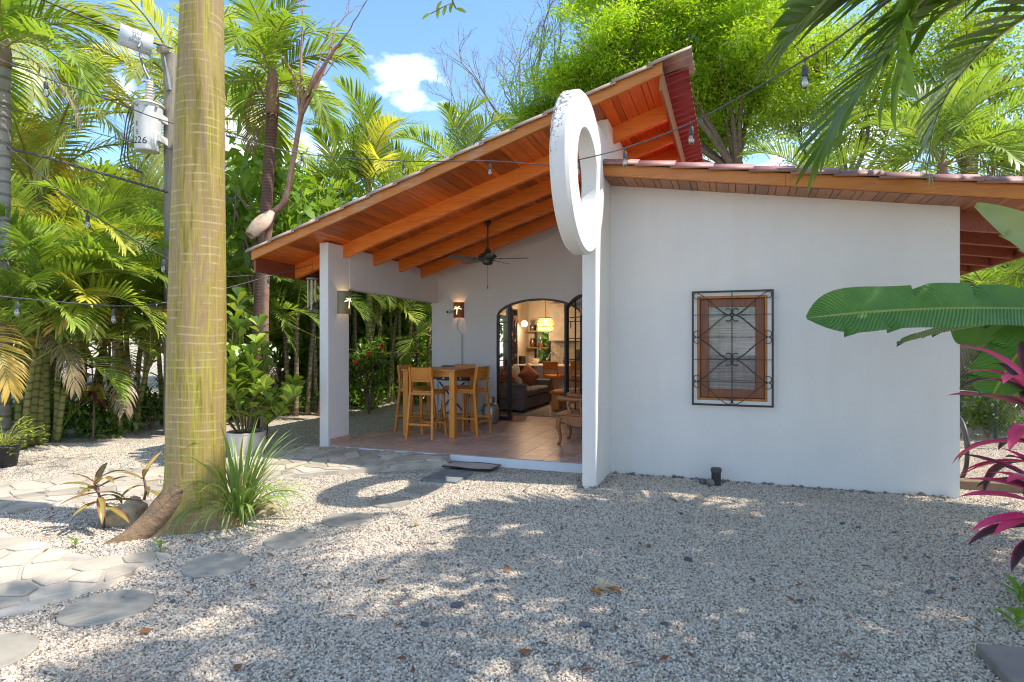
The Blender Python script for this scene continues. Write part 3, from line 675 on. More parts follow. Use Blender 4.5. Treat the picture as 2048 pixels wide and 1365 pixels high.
# carved armchair, facing -X
ac = thing('armchair', 'carved wooden armchair with curved legs half hidden by the fin wall', 'armchair', (-2.05, 8.75, FZ))
def ac_b(m, n, **k): return m.build(n, CARVED, ac, **k)
X0 = -2.42
for yy in (8.5, 9.06):
    m = MB(); m.tube([(X0 + .06, yy, FZ + .4), (X0 + .02, yy, FZ + .34), (X0 + .015, yy, FZ + .25), (X0 + .05, yy, FZ + .12), (X0 + .045, yy, FZ + .05), (X0 + .015, yy, FZ)], [.034, .04, .034, .024, .02, .03], 8); ac_b(m, 'front_leg', smooth=True)
    m = MB(); m.tube([(X0 + .6, yy, FZ), (X0 + .56, yy, FZ + .4), (X0 + .66, yy, FZ + .95)], [.022, .026, .02], 8); ac_b(m, 'rear_leg', smooth=True)
    m = MB(); m.tube([(X0 - .0, yy, FZ + .66), (X0 + .05, yy, FZ + .675), (X0 + .2, yy, FZ + .655), (X0 + .4, yy, FZ + .66), (X0 + .61, yy, FZ + .69)], [.042, .045, .034, .03, .026], 8); ac_b(m, 'armrest', smooth=True)
    for dx in (.16, .34):
        m = MB(); m.tube([(X0 + dx + .02, yy, FZ + .42), (X0 + dx + .035, yy, FZ + .49), (X0 + dx - .005, yy, FZ + .57), (X0 + dx + .01, yy, FZ + .65)], [.026, .036, .026, .034], 8); ac_b(m, 'arm_post', smooth=True)
    m = MB(); P = [(X0 + .02 + .56 * i / 12, FZ + .3 + .035 * math.cos(2 * PI * i / 12)) for i in range(13)]
    m.prism(P + [(X0 + .58, FZ + .42), (X0 + .02, FZ + .42)], 'y', yy - .016, yy + .016); ac_b(m, 'apron', bevel=.004)
m = MB(); m.box(X0 - .01, X0 + .6, 8.47, 9.09, FZ + .425, FZ + .45); ac_b(m, 'seat', bevel=.006)
m = MB(); P = [(8.5 + .56 * i / 12, FZ + .3 + .035 * math.cos(2 * PI * i / 12)) for i in range(13)]; m.prism(P + [(9.06, FZ + .42), (8.5, FZ + .42)], 'x', X0 + .02, X0 + .05); ac_b(m, 'apron')
m = MB(); m.bar((X0 + .64, 8.48, FZ + .93), (X0 + .64, 9.08, FZ + .93), .03, .09); ac_b(m, 'crest_rail', bevel=.01)
for k in range(4): m = MB(); m.bar((X0 + .6, 8.6 + .12 * k, FZ + .45), (X0 + .65, 8.6 + .12 * k, FZ + .9), .012, .05); ac_b(m, 'splat')

# gas grill and bottle
gl = thing('gas_grill', 'black lidded gas grill on a pale folding cart behind the table', 'grill', (-4.9, 10.2, FZ))
m = MB(); m.box(-5.16, -4.5, 10.0, 10.42, FZ + .78, FZ + .86); m.build('tray', BLACKP, gl, bevel=.01)
m = MB(); m.prism([(10.02, FZ + .865), (10.0, FZ + .95), (10.06, FZ + 1.02), (10.2, FZ + 1.05), (10.34, FZ + 1.02), (10.4, FZ + .95), (10.4, FZ + .865)], 'x', -5.13, -4.53); m.build('lid', BLACKP, gl, bevel=.012, smooth=40)
m = MB(); m.bar((-5.02, 9.97, FZ + .93), (-4.64, 9.97, FZ + .93), .02); m.bar((-5.0, 9.97, FZ + .93), (-5.0, 10.01, FZ + .93), .014); m.bar((-4.66, 9.97, FZ + .93), (-4.66, 10.01, FZ + .93), .014); m.build('handle', GREYM, gl)
for a, bb in ((-5.5, -5.17), (-4.49, -4.25)): m = MB(); m.box(a, bb, 10.03, 10.38, FZ + .8, FZ + .825); m.build('shelf', BLACKP, gl, bevel=.005)
m = MB(); m.box(-5.12, -4.54, 10.03, 10.05, FZ + .18, FZ + .77); m.build('panel', WHITEM, gl)
for s in (-5.14, -4.53):
    for y in (10.02, 10.4): m = MB(); m.bar((s, y, FZ + .03), (s, y, FZ + .78), .025); m.build('leg', GREYM, gl)
for a, bb in (((-5.1, 10.015, FZ + .75), (-4.6, 10.015, FZ + .2)), ((-5.1, 10.01, FZ + .2), (-4.6, 10.01, FZ + .75))): m = MB(); m.bar(a, bb, .02); m.build('brace', BLACKP, gl)
for s in (-5.12, -4.55): m = MB(); m.tube([(s - .02, 10.2, FZ + .075), (s + .02, 10.2, FZ + .075)], .075, 14); m.build('wheel', BLACKP, gl, smooth=40)
for k in range(3): m = MB(); m.tube([(-5.0 + k * .17, 9.985, FZ + .82), (-5.0 + k * .17, 10.0, FZ + .82)], .022, 10); m.build('knob', GREYM, gl)
hs_ = MB(); hs_.tube([(-4.6, 10.1, FZ + .78), (-4.5, 10.05, FZ + .5), (-4.42, 10.1, FZ + .2), (-4.3, 10.3, FZ + .25), (-4.23, 10.3, FZ + .42)], .009, 6); hs_.build('hose', BLACKP, gl, smooth=True)
gb = thing('gas_bottle', 'small grey gas bottle on the porch floor beside the doorway', 'gas bottle', (-4.22, 10.35, FZ))
m = MB(); m.lathe([(.1, FZ), (.145, FZ + .01), (.155, FZ + .05), (.157, FZ + .16), (.155, FZ + .27), (.13, FZ + .33), (.07, FZ + .37), (.0, FZ + .38)], 20, (-4.22, 10.35, 0)); m.build('body', GREYM, gb, smooth=50)
m = MB(); a0 = [R(30 + 300 * i / 14) for i in range(15)]
m.add([(-4.22 + .075 * math.cos(a), 10.35 + .075 * math.sin(a), FZ + z) for z in (.36, .47) for a in a0] + [(-4.22 + .07 * math.cos(a), 10.35 + .07 * math.sin(a), FZ + z) for z in (.36, .47) for a in a0], [(i, i + 1, 16 + i, 15 + i) for i in range(14)] + [(30 + i, 45 + i, 46 + i, 31 + i) for i in range(14)] + [(15 + i, 16 + i, 46 + i, 45 + i) for i in range(14)]); m.build('collar', GREYM, gb, smooth=40)
m = MB(); m.tube([(-4.22, 10.35, FZ + .375), (-4.22, 10.35, FZ + .44)], .018, 8); m.build('valve', BRONZE, gb)

# ceiling fan
fx, fy, fz = -3.74, 9.05, 2.93
fan = thing('ceiling_fan', 'bronze five-bladed ceiling fan hanging on a long rod under the rafters', 'ceiling fan', (fx, fy, fz))
m = MB(); m.tube([(fx, fy, fz + .1), (fx, fy, zb(fx, fy) - .03)], .014, 10); m.build('rod', BRONZE, fan, smooth=40)
m = MB(); m.lathe([(.0, .0), (.05, 0), (.062, -.05), (.02, -.09), (0, -.09)], 16, (fx, fy, zb(fx, fy))); m.build('canopy', BRONZE, fan, smooth=40)
m = MB(); m.lathe([(.02, .2), (.05, .14), (.06, .115), (.14, .07), (.155, .05), (.12, .02), (.1, 0), (.085, -.03), (.085, -.06), (.05, -.085), (0, -.09)], 24, (fx, fy, fz)); m.build('motor', BRONZE, fan, smooth=40)
BLADE = pm('dark_fan_blade', (.09, .085, .075), (.13, .12, .105), scale=9, rough=.4)
for k in range(5):
    a = R(72 * k + 8); M_ = Matrix.Translation((fx, fy, fz + .015)) @ Matrix.Rotation(a, 4, 'Z') @ Matrix.Rotation(R(12), 4, 'X')
    m = MB(); m.box(.09, .24, -.025, .025, -.004, .004, M_); m.build('blade_iron', BRONZE, fan)
    m = MB(); P = [(.2, -.05), (.3, -.062), (.6, -.07), (.66, -.055), (.675, 0), (.66, .055), (.6, .07), (.3, .062), (.2, .05)]; m.prism(P, 'z', -.01, -.0045); m.v = [tuple(M_ @ Vector(p)) for p in m.v]; m.build('blade', BLADE, fan)
m = MB(); m.tube([(fx, fy, fz - .09), (fx, fy, fz - .42)], .0025, 5); m.tube([(fx, fy, fz - .42), (fx, fy, fz - .47)], .008, 6); m.build('pull_chain', BRONZE, fan)

# copper half-round sconces with a palm-shaped cut-out
COPPER = pm('oxidised_copper', (.42, .1, .03), (.25, .08, .035), scale=7, rough=.45, metal=.1, bmp=.2, bscale=14)
VERDI = pm('green_patina_copper', (.3, .23, .1), (.16, .19, .11), scale=5, rough=.5, metal=.1, bmp=.3, bscale=14)
LAMP = emis('lamp_glow', (1, .6, .22), 2.2)
def sconce(label, mat, c, face, light=2.5, rad=.14, hh=.3):
    """half cylinder on a wall; face = outward direction"""
    t = thing('wall_lamp', label, 'wall lamp', c); F = Vector(face); S_ = Vector((0, 0, 1)).cross(F); c = Vector(c)
    m = MB(); n = 14; vs = []
    for th in (0, .006):
        for z in (-hh / 2, hh / 2):
            for i in range(n + 1):
                a = R(-90 + 180 * i / n); r = rad - th; vs.append(c + S_ * (rad - th) * math.sin(a) * .9 + F * (r * .75 * math.cos(a)) + Vector((0, 0, z)))
    q = n + 1; hole = {6, 7, 8}
    fs = [(i, i + 1, q + i + 1, q + i) for i in range(n)] + [(2 * q + i, 3 * q + i, 3 * q + i + 1, 2 * q + i + 1) for i in range(n)] + [(i, 2 * q + i, 2 * q + i + 1, i + 1) for i in range(n)] + [(q + i, q + i + 1, 3 * q + i + 1, 3 * q + i) for i in range(n)]
    m.add(vs, fs); m.build('shade', mat, t, smooth=40)
    for z in (-hh / 2 + .012, hh / 2 - .012):
        m = MB(); m.tube([c + S_ * (rad + .002) * math.sin(R(-90 + 180 * i / n)) * .9 + F * ((rad + .003) * .75 * math.cos(R(-90 + 180 * i / n))) + Vector((0, 0, z)) for i in range(n + 1)], .006, 5); m.build('rim', mat, t)
    # the palm emblem, glowing cut-out
    m = MB(); front = c + F * (rad * .75 + .002)
    def leaf(a, ln):
        P = []
        for i in range(7):
            s = i / 6; P.append((math.cos(a) * ln * s, math.sin(a) * ln * s - .035 * s * s * (1 + .2 * ln), .0075 * math.sin(PI * (.1 + .9 * s))))
        vs = [];
        for x, z, w_ in P:
            for k in (-1, 1): p = front + S_ * x + Vector((0, 0, .03 + z + k * w_)); p -= F * (.75 * (rad - math.sqrt(max(0, rad * rad - (x / .9) ** 2)))); vs.append(p)
        m.add(vs, [(2 * i, 2 * i + 2, 2 * i + 3, 2 * i + 1) for i in range(6)])
    for a in (10, 50, 95, 135, 172): leaf(R(a), .09)
    m.add([front + S_ * x + Vector((0, 0, z)) for x, z in ((-.014, -.085), (-.002, -.085), (.006, .03), (-.002, .03))], [(0, 1, 2, 3)])
    m.build('palm_cutout', LAMP, t)
    l = bpy.data.lights.new('lamp_light', 'POINT'); l.energy = light; l.color = (1, .68, .35); l.shadow_soft_size = .03
    lo = bpy.data.objects.new('lamp_light', l); col.objects.link(lo); lo.parent = t; lo.location = F * .05 + Vector((0, 0, .04)); return t
sconce('green patinated copper wall lamp, lit, on the porch pillar', VERDI, (-5.479, 7.62, 2.19), (1, 0, 0), .8, .15, .34)
sconce('reddish copper wall lamp, lit, on the rear porch wall', COPPER, (-5.03, BY - .001, 2.22), (0, -1, 0), .8, .12, .3)
cm = thing('security_camera', 'small white bullet camera on the wall beside the copper lamp', 'camera', (-5.19, BY, 2.18))
m = MB(); m.lathe([(.0, 0), (.028, 0), (.028, .01), (0, .012)], 12, (-5.19, BY - .001, 2.16), Matrix.Rotation(R(90), 4, 'X')); m.build('base', WHITEM, cm)
m = MB(); m.tube([(-5.19, BY - .01, 2.16), (-5.19, BY - .06, 2.17)], .008, 6); m.build('arm', WHITEM, cm)
m = MB(); m.tube([(-5.18, BY - .03, 2.2), (-5.2, BY - .16, 2.18)], .03, 12); m.build('body', WHITEM, cm, smooth=40)
m = MB(); m.tube([(-5.2, BY - .158, 2.18), (-5.201, BY - .168, 2.178)], .022, 12); m.build('lens', BLACKP, cm)
cd = thing('cable_conduit', 'white plastic conduit running down the wall below the copper lamp', 'conduit', (-4.96, BY, .6))
m = MB(); m.box(-4.975, -4.945, BY - .022, BY - .001, FZ + .5, 1.76); m.build('duct', pm('grey_white_plastic', (.5, .5, .52), rough=.5), cd)
m = MB(); m.tube([(-5.02, BY - .01, 2.07), (-5.06, BY - .01, 1.98), (-5.07, BY - .01, 1.88), (-5.02, BY - .01, 1.8), (-4.96, BY - .01, 1.76)], .004, 5); m.build('cable', GREYM, cd)
wc = thing('wind_chime', 'wind chime of pale tubes hanging from the eaves beside the pillar', 'wind chime', (-6.02, 7.6, 2.09))
m = MB(); m.tube([(-6.02, 7.61, 2.84), (-6.02, 7.6, 2.6)], .003, 5); m.tube([(-6.02, 7.6, 2.66), (-5.97, 7.6, 2.57)], .002, 4); m.tube([(-6.02, 7.6, 2.66), (-6.07, 7.6, 2.57)], .002, 4); m.build('cord', CABLE, wc)
m = MB(); m.lathe([(0, .0), (.085, 0), (.085, .012), (.07, .022), (0, .025)], 18, (-6.02, 7.6, 2.555)); m.build('top_disc', pm('pale_green_disc', (.25, .4, .36), rough=.5), wc)
CHT = pm('champagne_tube', (.6, .52, .38), (.5, .43, .3), rough=.35, metal=.3)
for k in range(6): a = k * PI / 3; ln = .3 + .03 * k; m = MB(); m.tube([(-6.02 + .06 * math.cos(a), 7.6 + .06 * math.sin(a), 2.54), (-6.02 + .06 * math.cos(a), 7.6 + .06 * math.sin(a), 2.54 - ln)], .012, 8); m.build('tube', CHT, wc, smooth=40)
m = MB(); m.tube([(-6.02, 7.6, 2.56), (-6.02, 7.6, 2.13)], .002, 4); m.build('cord', CABLE, wc)
m = MB(); m.tube([(-6.02, 7.595, 2.1), (-6.02, 7.601, 2.1)], .045, 14); m.build('sail', pm('slate_sail', (.1, .12, .16), rough=.5), wc)

# ------------------------------------------------------------------ living room seen through the arch
m = MB(); m.box(-5.0, -1.9, 11.5, 14.2, FZ + .001, FZ + .012)
RUG = pm('grey_woven_rug', (.3, .29, .28), (.22, .21, .2), scale=60, rough=.95, bmp=.4, bscale=90)
tag(m.build('rug', RUG, None), 'flat grey woven rug under the sofa and coffee table', 'rug')
SOFA = pm('grey_brown_upholstery', (.17, .15, .15), (.12, .105, .105), scale=5, rough=.95, bmp=.4, bscale=120)
so = thing('sofa', 'grey-brown upholstered sofa with broad arms facing the coffee table', 'sofa', (-4.6, 12.9, FZ))
m = MB(); m.box(-5.05, -4.12, 12.12, 13.68, FZ + .06, FZ + .3); m.build('base', SOFA, so, bevel=.02, seg=2)
for y in (11.9, 13.7): m = MB(); m.box(-5.05, -4.1, y, y + .2, FZ + .05, FZ + .6); m.build('arm', SOFA, so, bevel=.035, seg=3)
for k in range(2): m = MB(); m.box(-4.85, -4.1, 12.12 + k * .79, 12.895 + k * .79, FZ + .31, FZ + .46); m.build('seat_cushion', SOFA, so, bevel=.045, seg=3, smooth=60)
for k in range(2):
    M_ = Matrix.Translation((-4.87, 12.51 + k * .79, FZ + .66)) @ Matrix.Rotation(R(-12), 4, 'Y'); m = MB(); m.box(-.1, .1, -.385, .385, -.24, .26, M_); m.build('back_cushion', SOFA, so, bevel=.06, seg=3, smooth=60)
for y in (12.0, 13.8):
    for x in (-4.98, -4.18): m = MB(); m.box(x - .03, x + .03, y - .03, y + .03, FZ + .0125, FZ + .06); m.build('foot', BLACKP, so)
CUSH = pm('rust_cushion_cloth', (.3, .105, .06), (.24, .08, .045), scale=9, rough=.9, bmp=.3, bscale=80)
def cushion(label, loc, rx, rz, s=.22):
    m = MB(); n = 8; vs = []
    for sgn in (1, -1):
        for i in range(n + 1):
            for j in range(n + 1):
                u, v_ = i / n * 2 - 1, j / n * 2 - 1; h = .09 * max(0, (1 - u ** 4) * (1 - v_ ** 4)) ** .6
                k = 1 - .08 * (1 - abs(u * v_)) * (max(abs(u), abs(v_)) ** 6); vs.append((u * s * k, v_ * s * k, sgn * h))
    q = (n + 1) ** 2
    fs = [(i * (n + 1) + j, (i + 1) * (n + 1) + j, (i + 1) * (n + 1) + j + 1, i * (n + 1) + j + 1) for i in range(n) for j in range(n)]
    m.add(vs, fs + [tuple(q + k for k in f[::-1]) for f in fs]); M_ = Matrix.Rotation(rz, 4, 'Z') @ Matrix.Rotation(rx, 4, 'X') @ Matrix.Rotation(R(45), 4, 'Z')
    m.v = [tuple(M_ @ Vector(p) + Vector(loc)) for p in m.v]; return tag(m.build('cushion', CUSH, None, smooth=60), label, 'cushion', 'rust cushions on the sofa')
cushion('rust coloured cushion standing on a corner on the sofa seat', (-4.5, 13.4, FZ + .7), R(75), R(50))
cushion('rust coloured cushion at the near end of the sofa, cut off by the door frame', (-4.62, 12.3, FZ + .68), R(75), R(75))
ct = thing('coffee_table', 'low thick-legged wooden coffee table on the rug', 'table', (-3.3, 12.9, FZ))
m = MB(); P = [(-3.75 + .012 * math.sin(y * 9), y) for y in [12.55 + .07 * i for i in range(11)]] + [(-2.9 + .012 * math.sin(y * 7), y) for y in [13.25 - .07 * i for i in range(11)]]; m.prism(P, 'z', FZ + .36, FZ + .42); m.build('top', TEAKX, ct, bevel=.006)
for x in (-3.66, -3.06):
    for y in (12.66, 13.1): m = MB(); m.box(x - .06, x + .1, y - .06, y + .06, FZ + .0125, FZ + .36); m.build('leg', TEAK, ct, bevel=.008)
for k, (c_, nm) in enumerate((((.5, .52, .55), 'grey covered book at the bottom of the pile on the coffee table'), ((.7, .7, .68), 'white covered book on top of the pile on the coffee table'))):
    m = MB(); bk = thing('book', nm, 'book', (-3.35, 12.85, FZ + .42)); zz = FZ + .4205 + k * .022; cov = pm('book_cover', c_, rough=.4)
    m.box(-3.52, -3.16, 12.72, 12.96 - k * .02, zz, zz + .003); m.box(-3.52, -3.16, 12.72, 12.96 - k * .02, zz + .018, zz + .021); m.box(-3.52, -3.516, 12.72, 12.96 - k * .02, zz + .003, zz + .018); m.build('cover', cov, bk)
    m = MB(); m.box(-3.514, -3.17, 12.73, 12.95 - k * .02, zz + .0032, zz + .0178); m.build('pages', pm('paper', (.75, .72, .65), rough=.8), bk)
IS = pm('white_island_panel', (.62, .62, .62), rough=.6, bmp=.1)
isl = thing('kitchen_island', 'white kitchen island with a pale countertop behind the sofa', 'kitchen island', (-3.8, 14.6, FZ))
m = MB(); m.box(-4.72, -2.6, 14.45, 14.95, FZ, FZ + .88); m.build('body', IS, isl)
m = MB(); m.box(-5.29, -2.5, 14.25, 15.0, FZ + .88, FZ + .92); m.build('countertop', pm('pale_quartz', (.66, .63, .58), (.58, .55, .5), rough=.3), isl, bevel=.005)
m = MB(); m.box(-5.29, -4.72, 14.5, 14.95, FZ, FZ + .88); m.build('side_cabinet', DARKW, isl)
s2_ = copy_tree(st, None, 'wooden bar stool at the kitchen island nearer the sofa', (-4.08, 14.1, FZ), R(-12)); s2_['group'] = 'bar stools at the kitchen island'; s2_.scale = (1, 1, .93)
s3_ = copy_tree(st, None, 'wooden bar stool at the kitchen island beside the open door', (-3.42, 14.1, FZ), R(-5)); s3_['group'] = 'bar stools at the kitchen island'; s3_.scale = (1, 1, .93)
CAB = pm('cream_cabinet_paint', (.62, .57, .5), rough=.5)
kc = thing('wall_cabinet', 'cream wall cabinet with two doors above the kitchen counter', 'cabinet', (-3.6, 15.6, 1.7))
m = MB(); m.box(-4.62, -2.4, 15.4, RYW - .002, 1.62, 2.62); m.build('body', CAB, kc)
for k in range(4):
    m = MB(); m.box(-4.61 + .55 * k, -4.07 + .55 * k, 15.375, 15.398, 1.63, 2.61); d_ = m.build('door', CAB, kc, bevel=.003)
    m = MB(); hx = -4.11 + .55 * k if k % 2 == 0 else -4.57 + .55 * k; m.box(hx - .008, hx + .008, 15.35, 15.374, 1.95, 2.12); m.build('handle', BLACK, d_)
lc = thing('kitchen_counter', 'low kitchen counter under the cream wall cabinet', 'counter', (-3.6, 15.5, FZ))
m = MB(); m.box(-4.62, -2.0, 15.3, RYW - .002, FZ, FZ + .86); m.build('body', DARKW, lc); m = MB(); m.box(-4.64, -2.0, 15.27, RYW - .002, FZ + .86, FZ + .9); m.build('countertop', pm('pale_counter', (.6, .57, .52), rough=.35), lc)
bs = thing('backsplash', 'pale tiled backsplash between the counter and the wall cabinet', 'backsplash', (-3.6, RYW, 1.05))
TL = pm('glazed_wall_tile', (.55, .5, .43), (.5, .45, .38), rough=.25, vary=.08)
q = MB(); q.box(0, .196, 0, .008, 0, .096); tmd = q.mesh('tile', TL, bevel=.002)
for i in range(11):
    for j in range(6): put('tile', tmd, bs, (-4.62 + .2 * i + (.1 if j % 2 else 0), RYW - .01, 1.03 + .1 * j))
for z, lb in ((1.86, 'upper wooden wall shelf with a carafe beside the kitchen window'), (1.42, 'lower wooden wall shelf with amber jars beside the kitchen window')):
    m = MB(); m.box(-5.29, -4.68, 15.48, 15.7, z, z + .04); tag(m.build('wall_shelf', DARKW, None, bevel=.004), lb, 'shelf', 'wooden shelves on the room wall')
def jar(label, x, y, z, prof, mat, cat='jar'):
    m = MB(); m.lathe(prof, 14, (x, y, z)); return tag(m.build('jar' if cat == 'jar' else cat, mat, None, smooth=40), label, cat)
AMB = glass('amber_glass', (.85, .5, .12), .05, .1); CLR = glass('clear_jar_glass', (.8, .8, .78), .03, .15)
jar('clear glass carafe on the upper wooden shelf', -5.13, 15.58, 1.901, [(0, 0), (.06, 0), (.075, .06), (.07, .13), (.045, .17), (.06, .25), (.07, .27)], CLR, 'carafe')
jar('white candle jar on the upper wooden shelf', -4.95, 15.58, 1.901, [(0, 0), (.06, 0), (.065, .05), (.06, .12), (.0, .125)], CERAM, 'candle')
jar('amber glass jar on the lower wooden shelf', -5.13, 15.58, 1.461, [(0, 0), (.06, 0), (.085, .07), (.07, .15), (.05, .2), (.055, .24)], AMB)
jar('squat clear jar with orange contents on the lower wooden shelf', -4.88, 15.58, 1.461, [(0, 0), (.05, 0), (.07, .05), (.065, .1), (0, .12)], pm('orange_spice', (.4, .15, .04), rough=.3))
jar('black square speaker on the island countertop', -5.05, 14.5, FZ + .921, [(0, 0), (.085, 0), (.09, .02), (.09, .19), (.08, .2), (0, .2)], BLACKP, 'speaker')
jar('cream ceramic bowl on the island countertop', -4.72, 14.5, FZ + .921, [(0, 0), (.06, 0), (.12, .06), (.13, .14), (.12, .14), (.11, .07), (0, .02)], CERAM, 'bowl')
jar('dark blender jug on the island countertop', -3.62, 14.6, FZ + .921, [(0, 0), (.09, 0), (.09, .1), (.06, .12), (.085, .34), (.085, .37), (0, .38)], BLACKP, 'blender')
jar('small dark pepper mill on the island countertop', -3.98, 14.7, FZ + .921, [(0, 0), (.05, 0), (.06, .05), (.04, .12), (.05, .16), (0, .18)], BLACKP, 'mill')
ft = thing('kitchen_tap', 'arched chrome tap on the kitchen island', 'tap', (-4.3, 14.75, FZ + .92)); m = MB(); m.tube([(-4.18, 14.75, FZ + .92), (-4.18, 14.75, FZ + 1.1)] + [(-4.3 + .12 * math.cos(a), 14.75, FZ + 1.1 + .12 * math.sin(a)) for a in [PI * i / 10 for i in range(1, 11)]] + [(-4.42, 14.75, FZ + 1.05)], .012, 8); m.build('spout', GREYM, ft, smooth=True); m = MB(); m.tube([(-4.18, 14.76, FZ + .98), (-4.13, 14.74, FZ + 1.03)], .008, 6); m.build('lever', GREYM, ft)
# wicker pendant
WICK = pm('wicker', (.5, .29, .1), (.36, .19, .06), scale=40, rough=.7, vary=.05)
pl = thing('pendant_lamp', 'round woven wicker pendant lamp glowing above the island', 'pendant lamp', (-4.25, 13.9, 2.0)); c = Vector((-4.25, 13.9, 2.0))
def wr(z): return .2 * math.sqrt(max(.05, 1 - ((z - .0) / .235) ** 2)) * (1 if z < .1 else 1)
m = MB()
for k in range(19):
    z = -.15 + .32 * k / 18; r = wr(z); m.tube([c + Vector((r * math.cos(a), r * math.sin(a), z)) for a in [2 * PI * i / 28 for i in range(29)]], .0052 if k not in (0, 6, 12, 18) else .012, 4, False)
tag(m.build('hoop', WICK, pl), kind='stuff')
m = MB()
for k in range(36):
    a = 2 * PI * k / 36; m.tube([c + Vector((wr(z) * 1.01 * math.cos(a + .12 * math.sin(z * 40)), wr(z) * 1.01 * math.sin(a + .12 * math.sin(z * 40)), z)) for z in [-.15 + .32 * i / 8 for i in range(9)]], .003, 4, False)
tag(m.build('weave', WICK, pl), kind='stuff')
m = MB(); m.tube([c + Vector((0, 0, .06)), c + Vector((0, 0, 1.25))], .006, 6); m.build('cord', CABLE, pl)
m = MB(); m.lathe([(0, -.05), (.03, -.04), (.04, 0), (.03, .035), (.015, .06), (0, .06)], 12, c + Vector((0, 0, .05))); m.build('bulb', emis('warm_bulb', (1, .72, .4), 3), pl, smooth=True)
def plight(name, loc, e, c_=(1, .7, .4), r=.05):
    l = bpy.data.lights.new(name, 'POINT'); l.energy = e; l.color = c_; l.shadow_soft_size = r; o = bpy.data.objects.new(name, l); col.objects.link(o); o.location = loc; return o
plight('pendant_light', c + Vector((0, 0, -.05)), 24)
gw = thing('globe_lamp', 'brass wall lamp with a lit white glass globe on the room wall', 'wall lamp', (-5.25, 14.85, 2.08))
m = MB(); m.lathe([(0, 0), (.06, 0), (.055, .02), (0, .025)], 14, (-5.299, 14.85, 2.14), Matrix.Rotation(R(90), 4, 'Y')); m.build('wall_plate', pm('brass', (.5, .32, .1), rough=.35, metal=.8), gw)
m = MB(); m.tube([(-5.28, 14.85, 2.13), (-5.2, 14.85, 2.1)], .01, 6); m.build('arm', bpy.data.materials['brass'], gw)
m = MB(); m.lathe([(.085 * math.sin(PI * i / 12), -.085 * math.cos(PI * i / 12)) for i in range(13)], 18, (-5.11, 14.85, 2.07)); m.build('globe', emis('globe_glow', (1, .7, .4), 1.6), gw, smooth=True)
plight('globe_light', (-5.0, 14.75, 1.98), 8)
cu = thing('curtain', 'dark patterned curtain hanging beside the room window', 'curtain', (-5.2, 12.6, .6))
CU, t, b, o = newmat('ikat_curtain'); v = coords(t, (1, 1, .6), False); f = noise(t, v, 9, 3, .7)
L(t, ramp(t, f, [(.47, (.012, .01, .022)), (.56, (.03, .02, .04)), (.6, (.42, .3, .28))]), b.inputs['Base Color']); b.inputs['Roughness'].default_value = .9
m = MB(); nn = 40; A = [(-5.22 + .035 * math.sin(i * 1.15), 14.0 + .55 * i / nn) for i in range(nn + 1)]
m.add([(x, y, z) for z in (.55, 2.4) for x, y in A], [(i, i + 1, nn + 2 + i, nn + 1 + i) for i in range(nn)]); m.build('fabric', CU, cu, smooth=True)
m = MB(); m.tube([(-5.22, 12.2, 2.42), (-5.22, 14.65, 2.42)], .012, 8); m.build('rail', BLACK, cu)
m = frame4(MB(), 12.5, 14.2, .95, 2.25, .05, -5.4, -5.35); m.v = [(y, x, z) for x, y, z in m.v]; m.box(-5.4, -5.35, 13.33, 13.37, 1.0, 2.2); m.build('window_frame', BLACK, house)
rf = thing('room_fan', 'dark ceiling fan under the room ceiling seen through the arch', 'ceiling fan', (-3.9, 13.2, 2.62))
m = MB(); m.tube([(-3.9, 13.2, 2.64), (-3.9, 13.2, 3.3)], .012, 8); m.build('rod', BRONZE, rf); m = MB(); m.lathe([(0, .1), (.1, .06), (.11, 0), (.06, -.06), (0, -.07)], 16, (-3.9, 13.2, 2.62)); m.build('motor', BRONZE, rf, smooth=40)
for k in range(5):
    M_ = Matrix.Translation((-3.9, 13.2, 2.62)) @ Matrix.Rotation(R(72 * k + 20), 4, 'Z') @ Matrix.Rotation(R(10), 4, 'X'); m = MB(); m.box(.1, .62, -.06, .06, -.004, .004, M_); m.build('blade', BLADE, rf)

# ------------------------------------------------------------------ yard objects
STEP = pm('stepping_stone_concrete', (.36, .32, .25), (.26, .235, .19), scale=6, rough=.9, bmp=.4, bscale=60, vary=.1)
def disc(label, x, y, r, seed, tilt=0):
    rr_ = random.Random(seed); m = MB(); n = 28; pr = []
    ph = [rr_.uniform(0, 6) for _ in range(3)]
    def rad(a): return r * (1 + .015 * math.sin(2 * a + ph[0]) + .012 * math.sin(3 * a + ph[1]))
    rings = [(1.0, -.03), (1.0, .014), (.975, .02), (.5, .021)]
    vs = [(x + rad(2 * PI * k / n) * s * math.cos(2 * PI * k / n), y + rad(2 * PI * k / n) * s * math.sin(2 * PI * k / n), z + tilt * s * r * math.cos(2 * PI * k / n)) for s, z in rings for k in range(n)]
    m.add(vs, [(i * n + k, i * n + (k + 1) % n, (i + 1) * n + (k + 1) % n, (i + 1) * n + k) for i in range(3) for k in range(n)] + [tuple(3 * n + k for k in range(n))])
    return tag(m.build('stepping_stone', STEP, None, smooth=40), label, 'stepping stone', 'round stepping stones across the gravel')
for x, y, r, lb in ((-3.557, 2.602, .245, 'large round stepping stone nearest the sunlit flagstone path'), (-3.5, 3.369, .225, 'round stepping stone at the edge of the tree shade, third from the front'),
                    (-3.376, 3.99, .2, 'round stepping stone beside the long grass clump'), (-3.3, 4.622, .2, 'round stepping stone strewn with loose pebbles, in full sun'),
                    (-3.229, 5.266, .195, 'round stepping stone crossed by the ring-shaped shadow'), (-3.15, 5.83, .195, 'round stepping stone next to the square slate'), (-3.62, 1.98, .235, 'round stepping stone cut off by the left edge in the foreground')):
    disc(lb, x, y, r, int(abs(x * y) * 100), rng.uniform(-.02, .02))
SLATE = pm('blue_grey_slate', (.2, .22, .22), (.14, .155, .155), scale=5, rough=.7, bmp=.3, bscale=25)
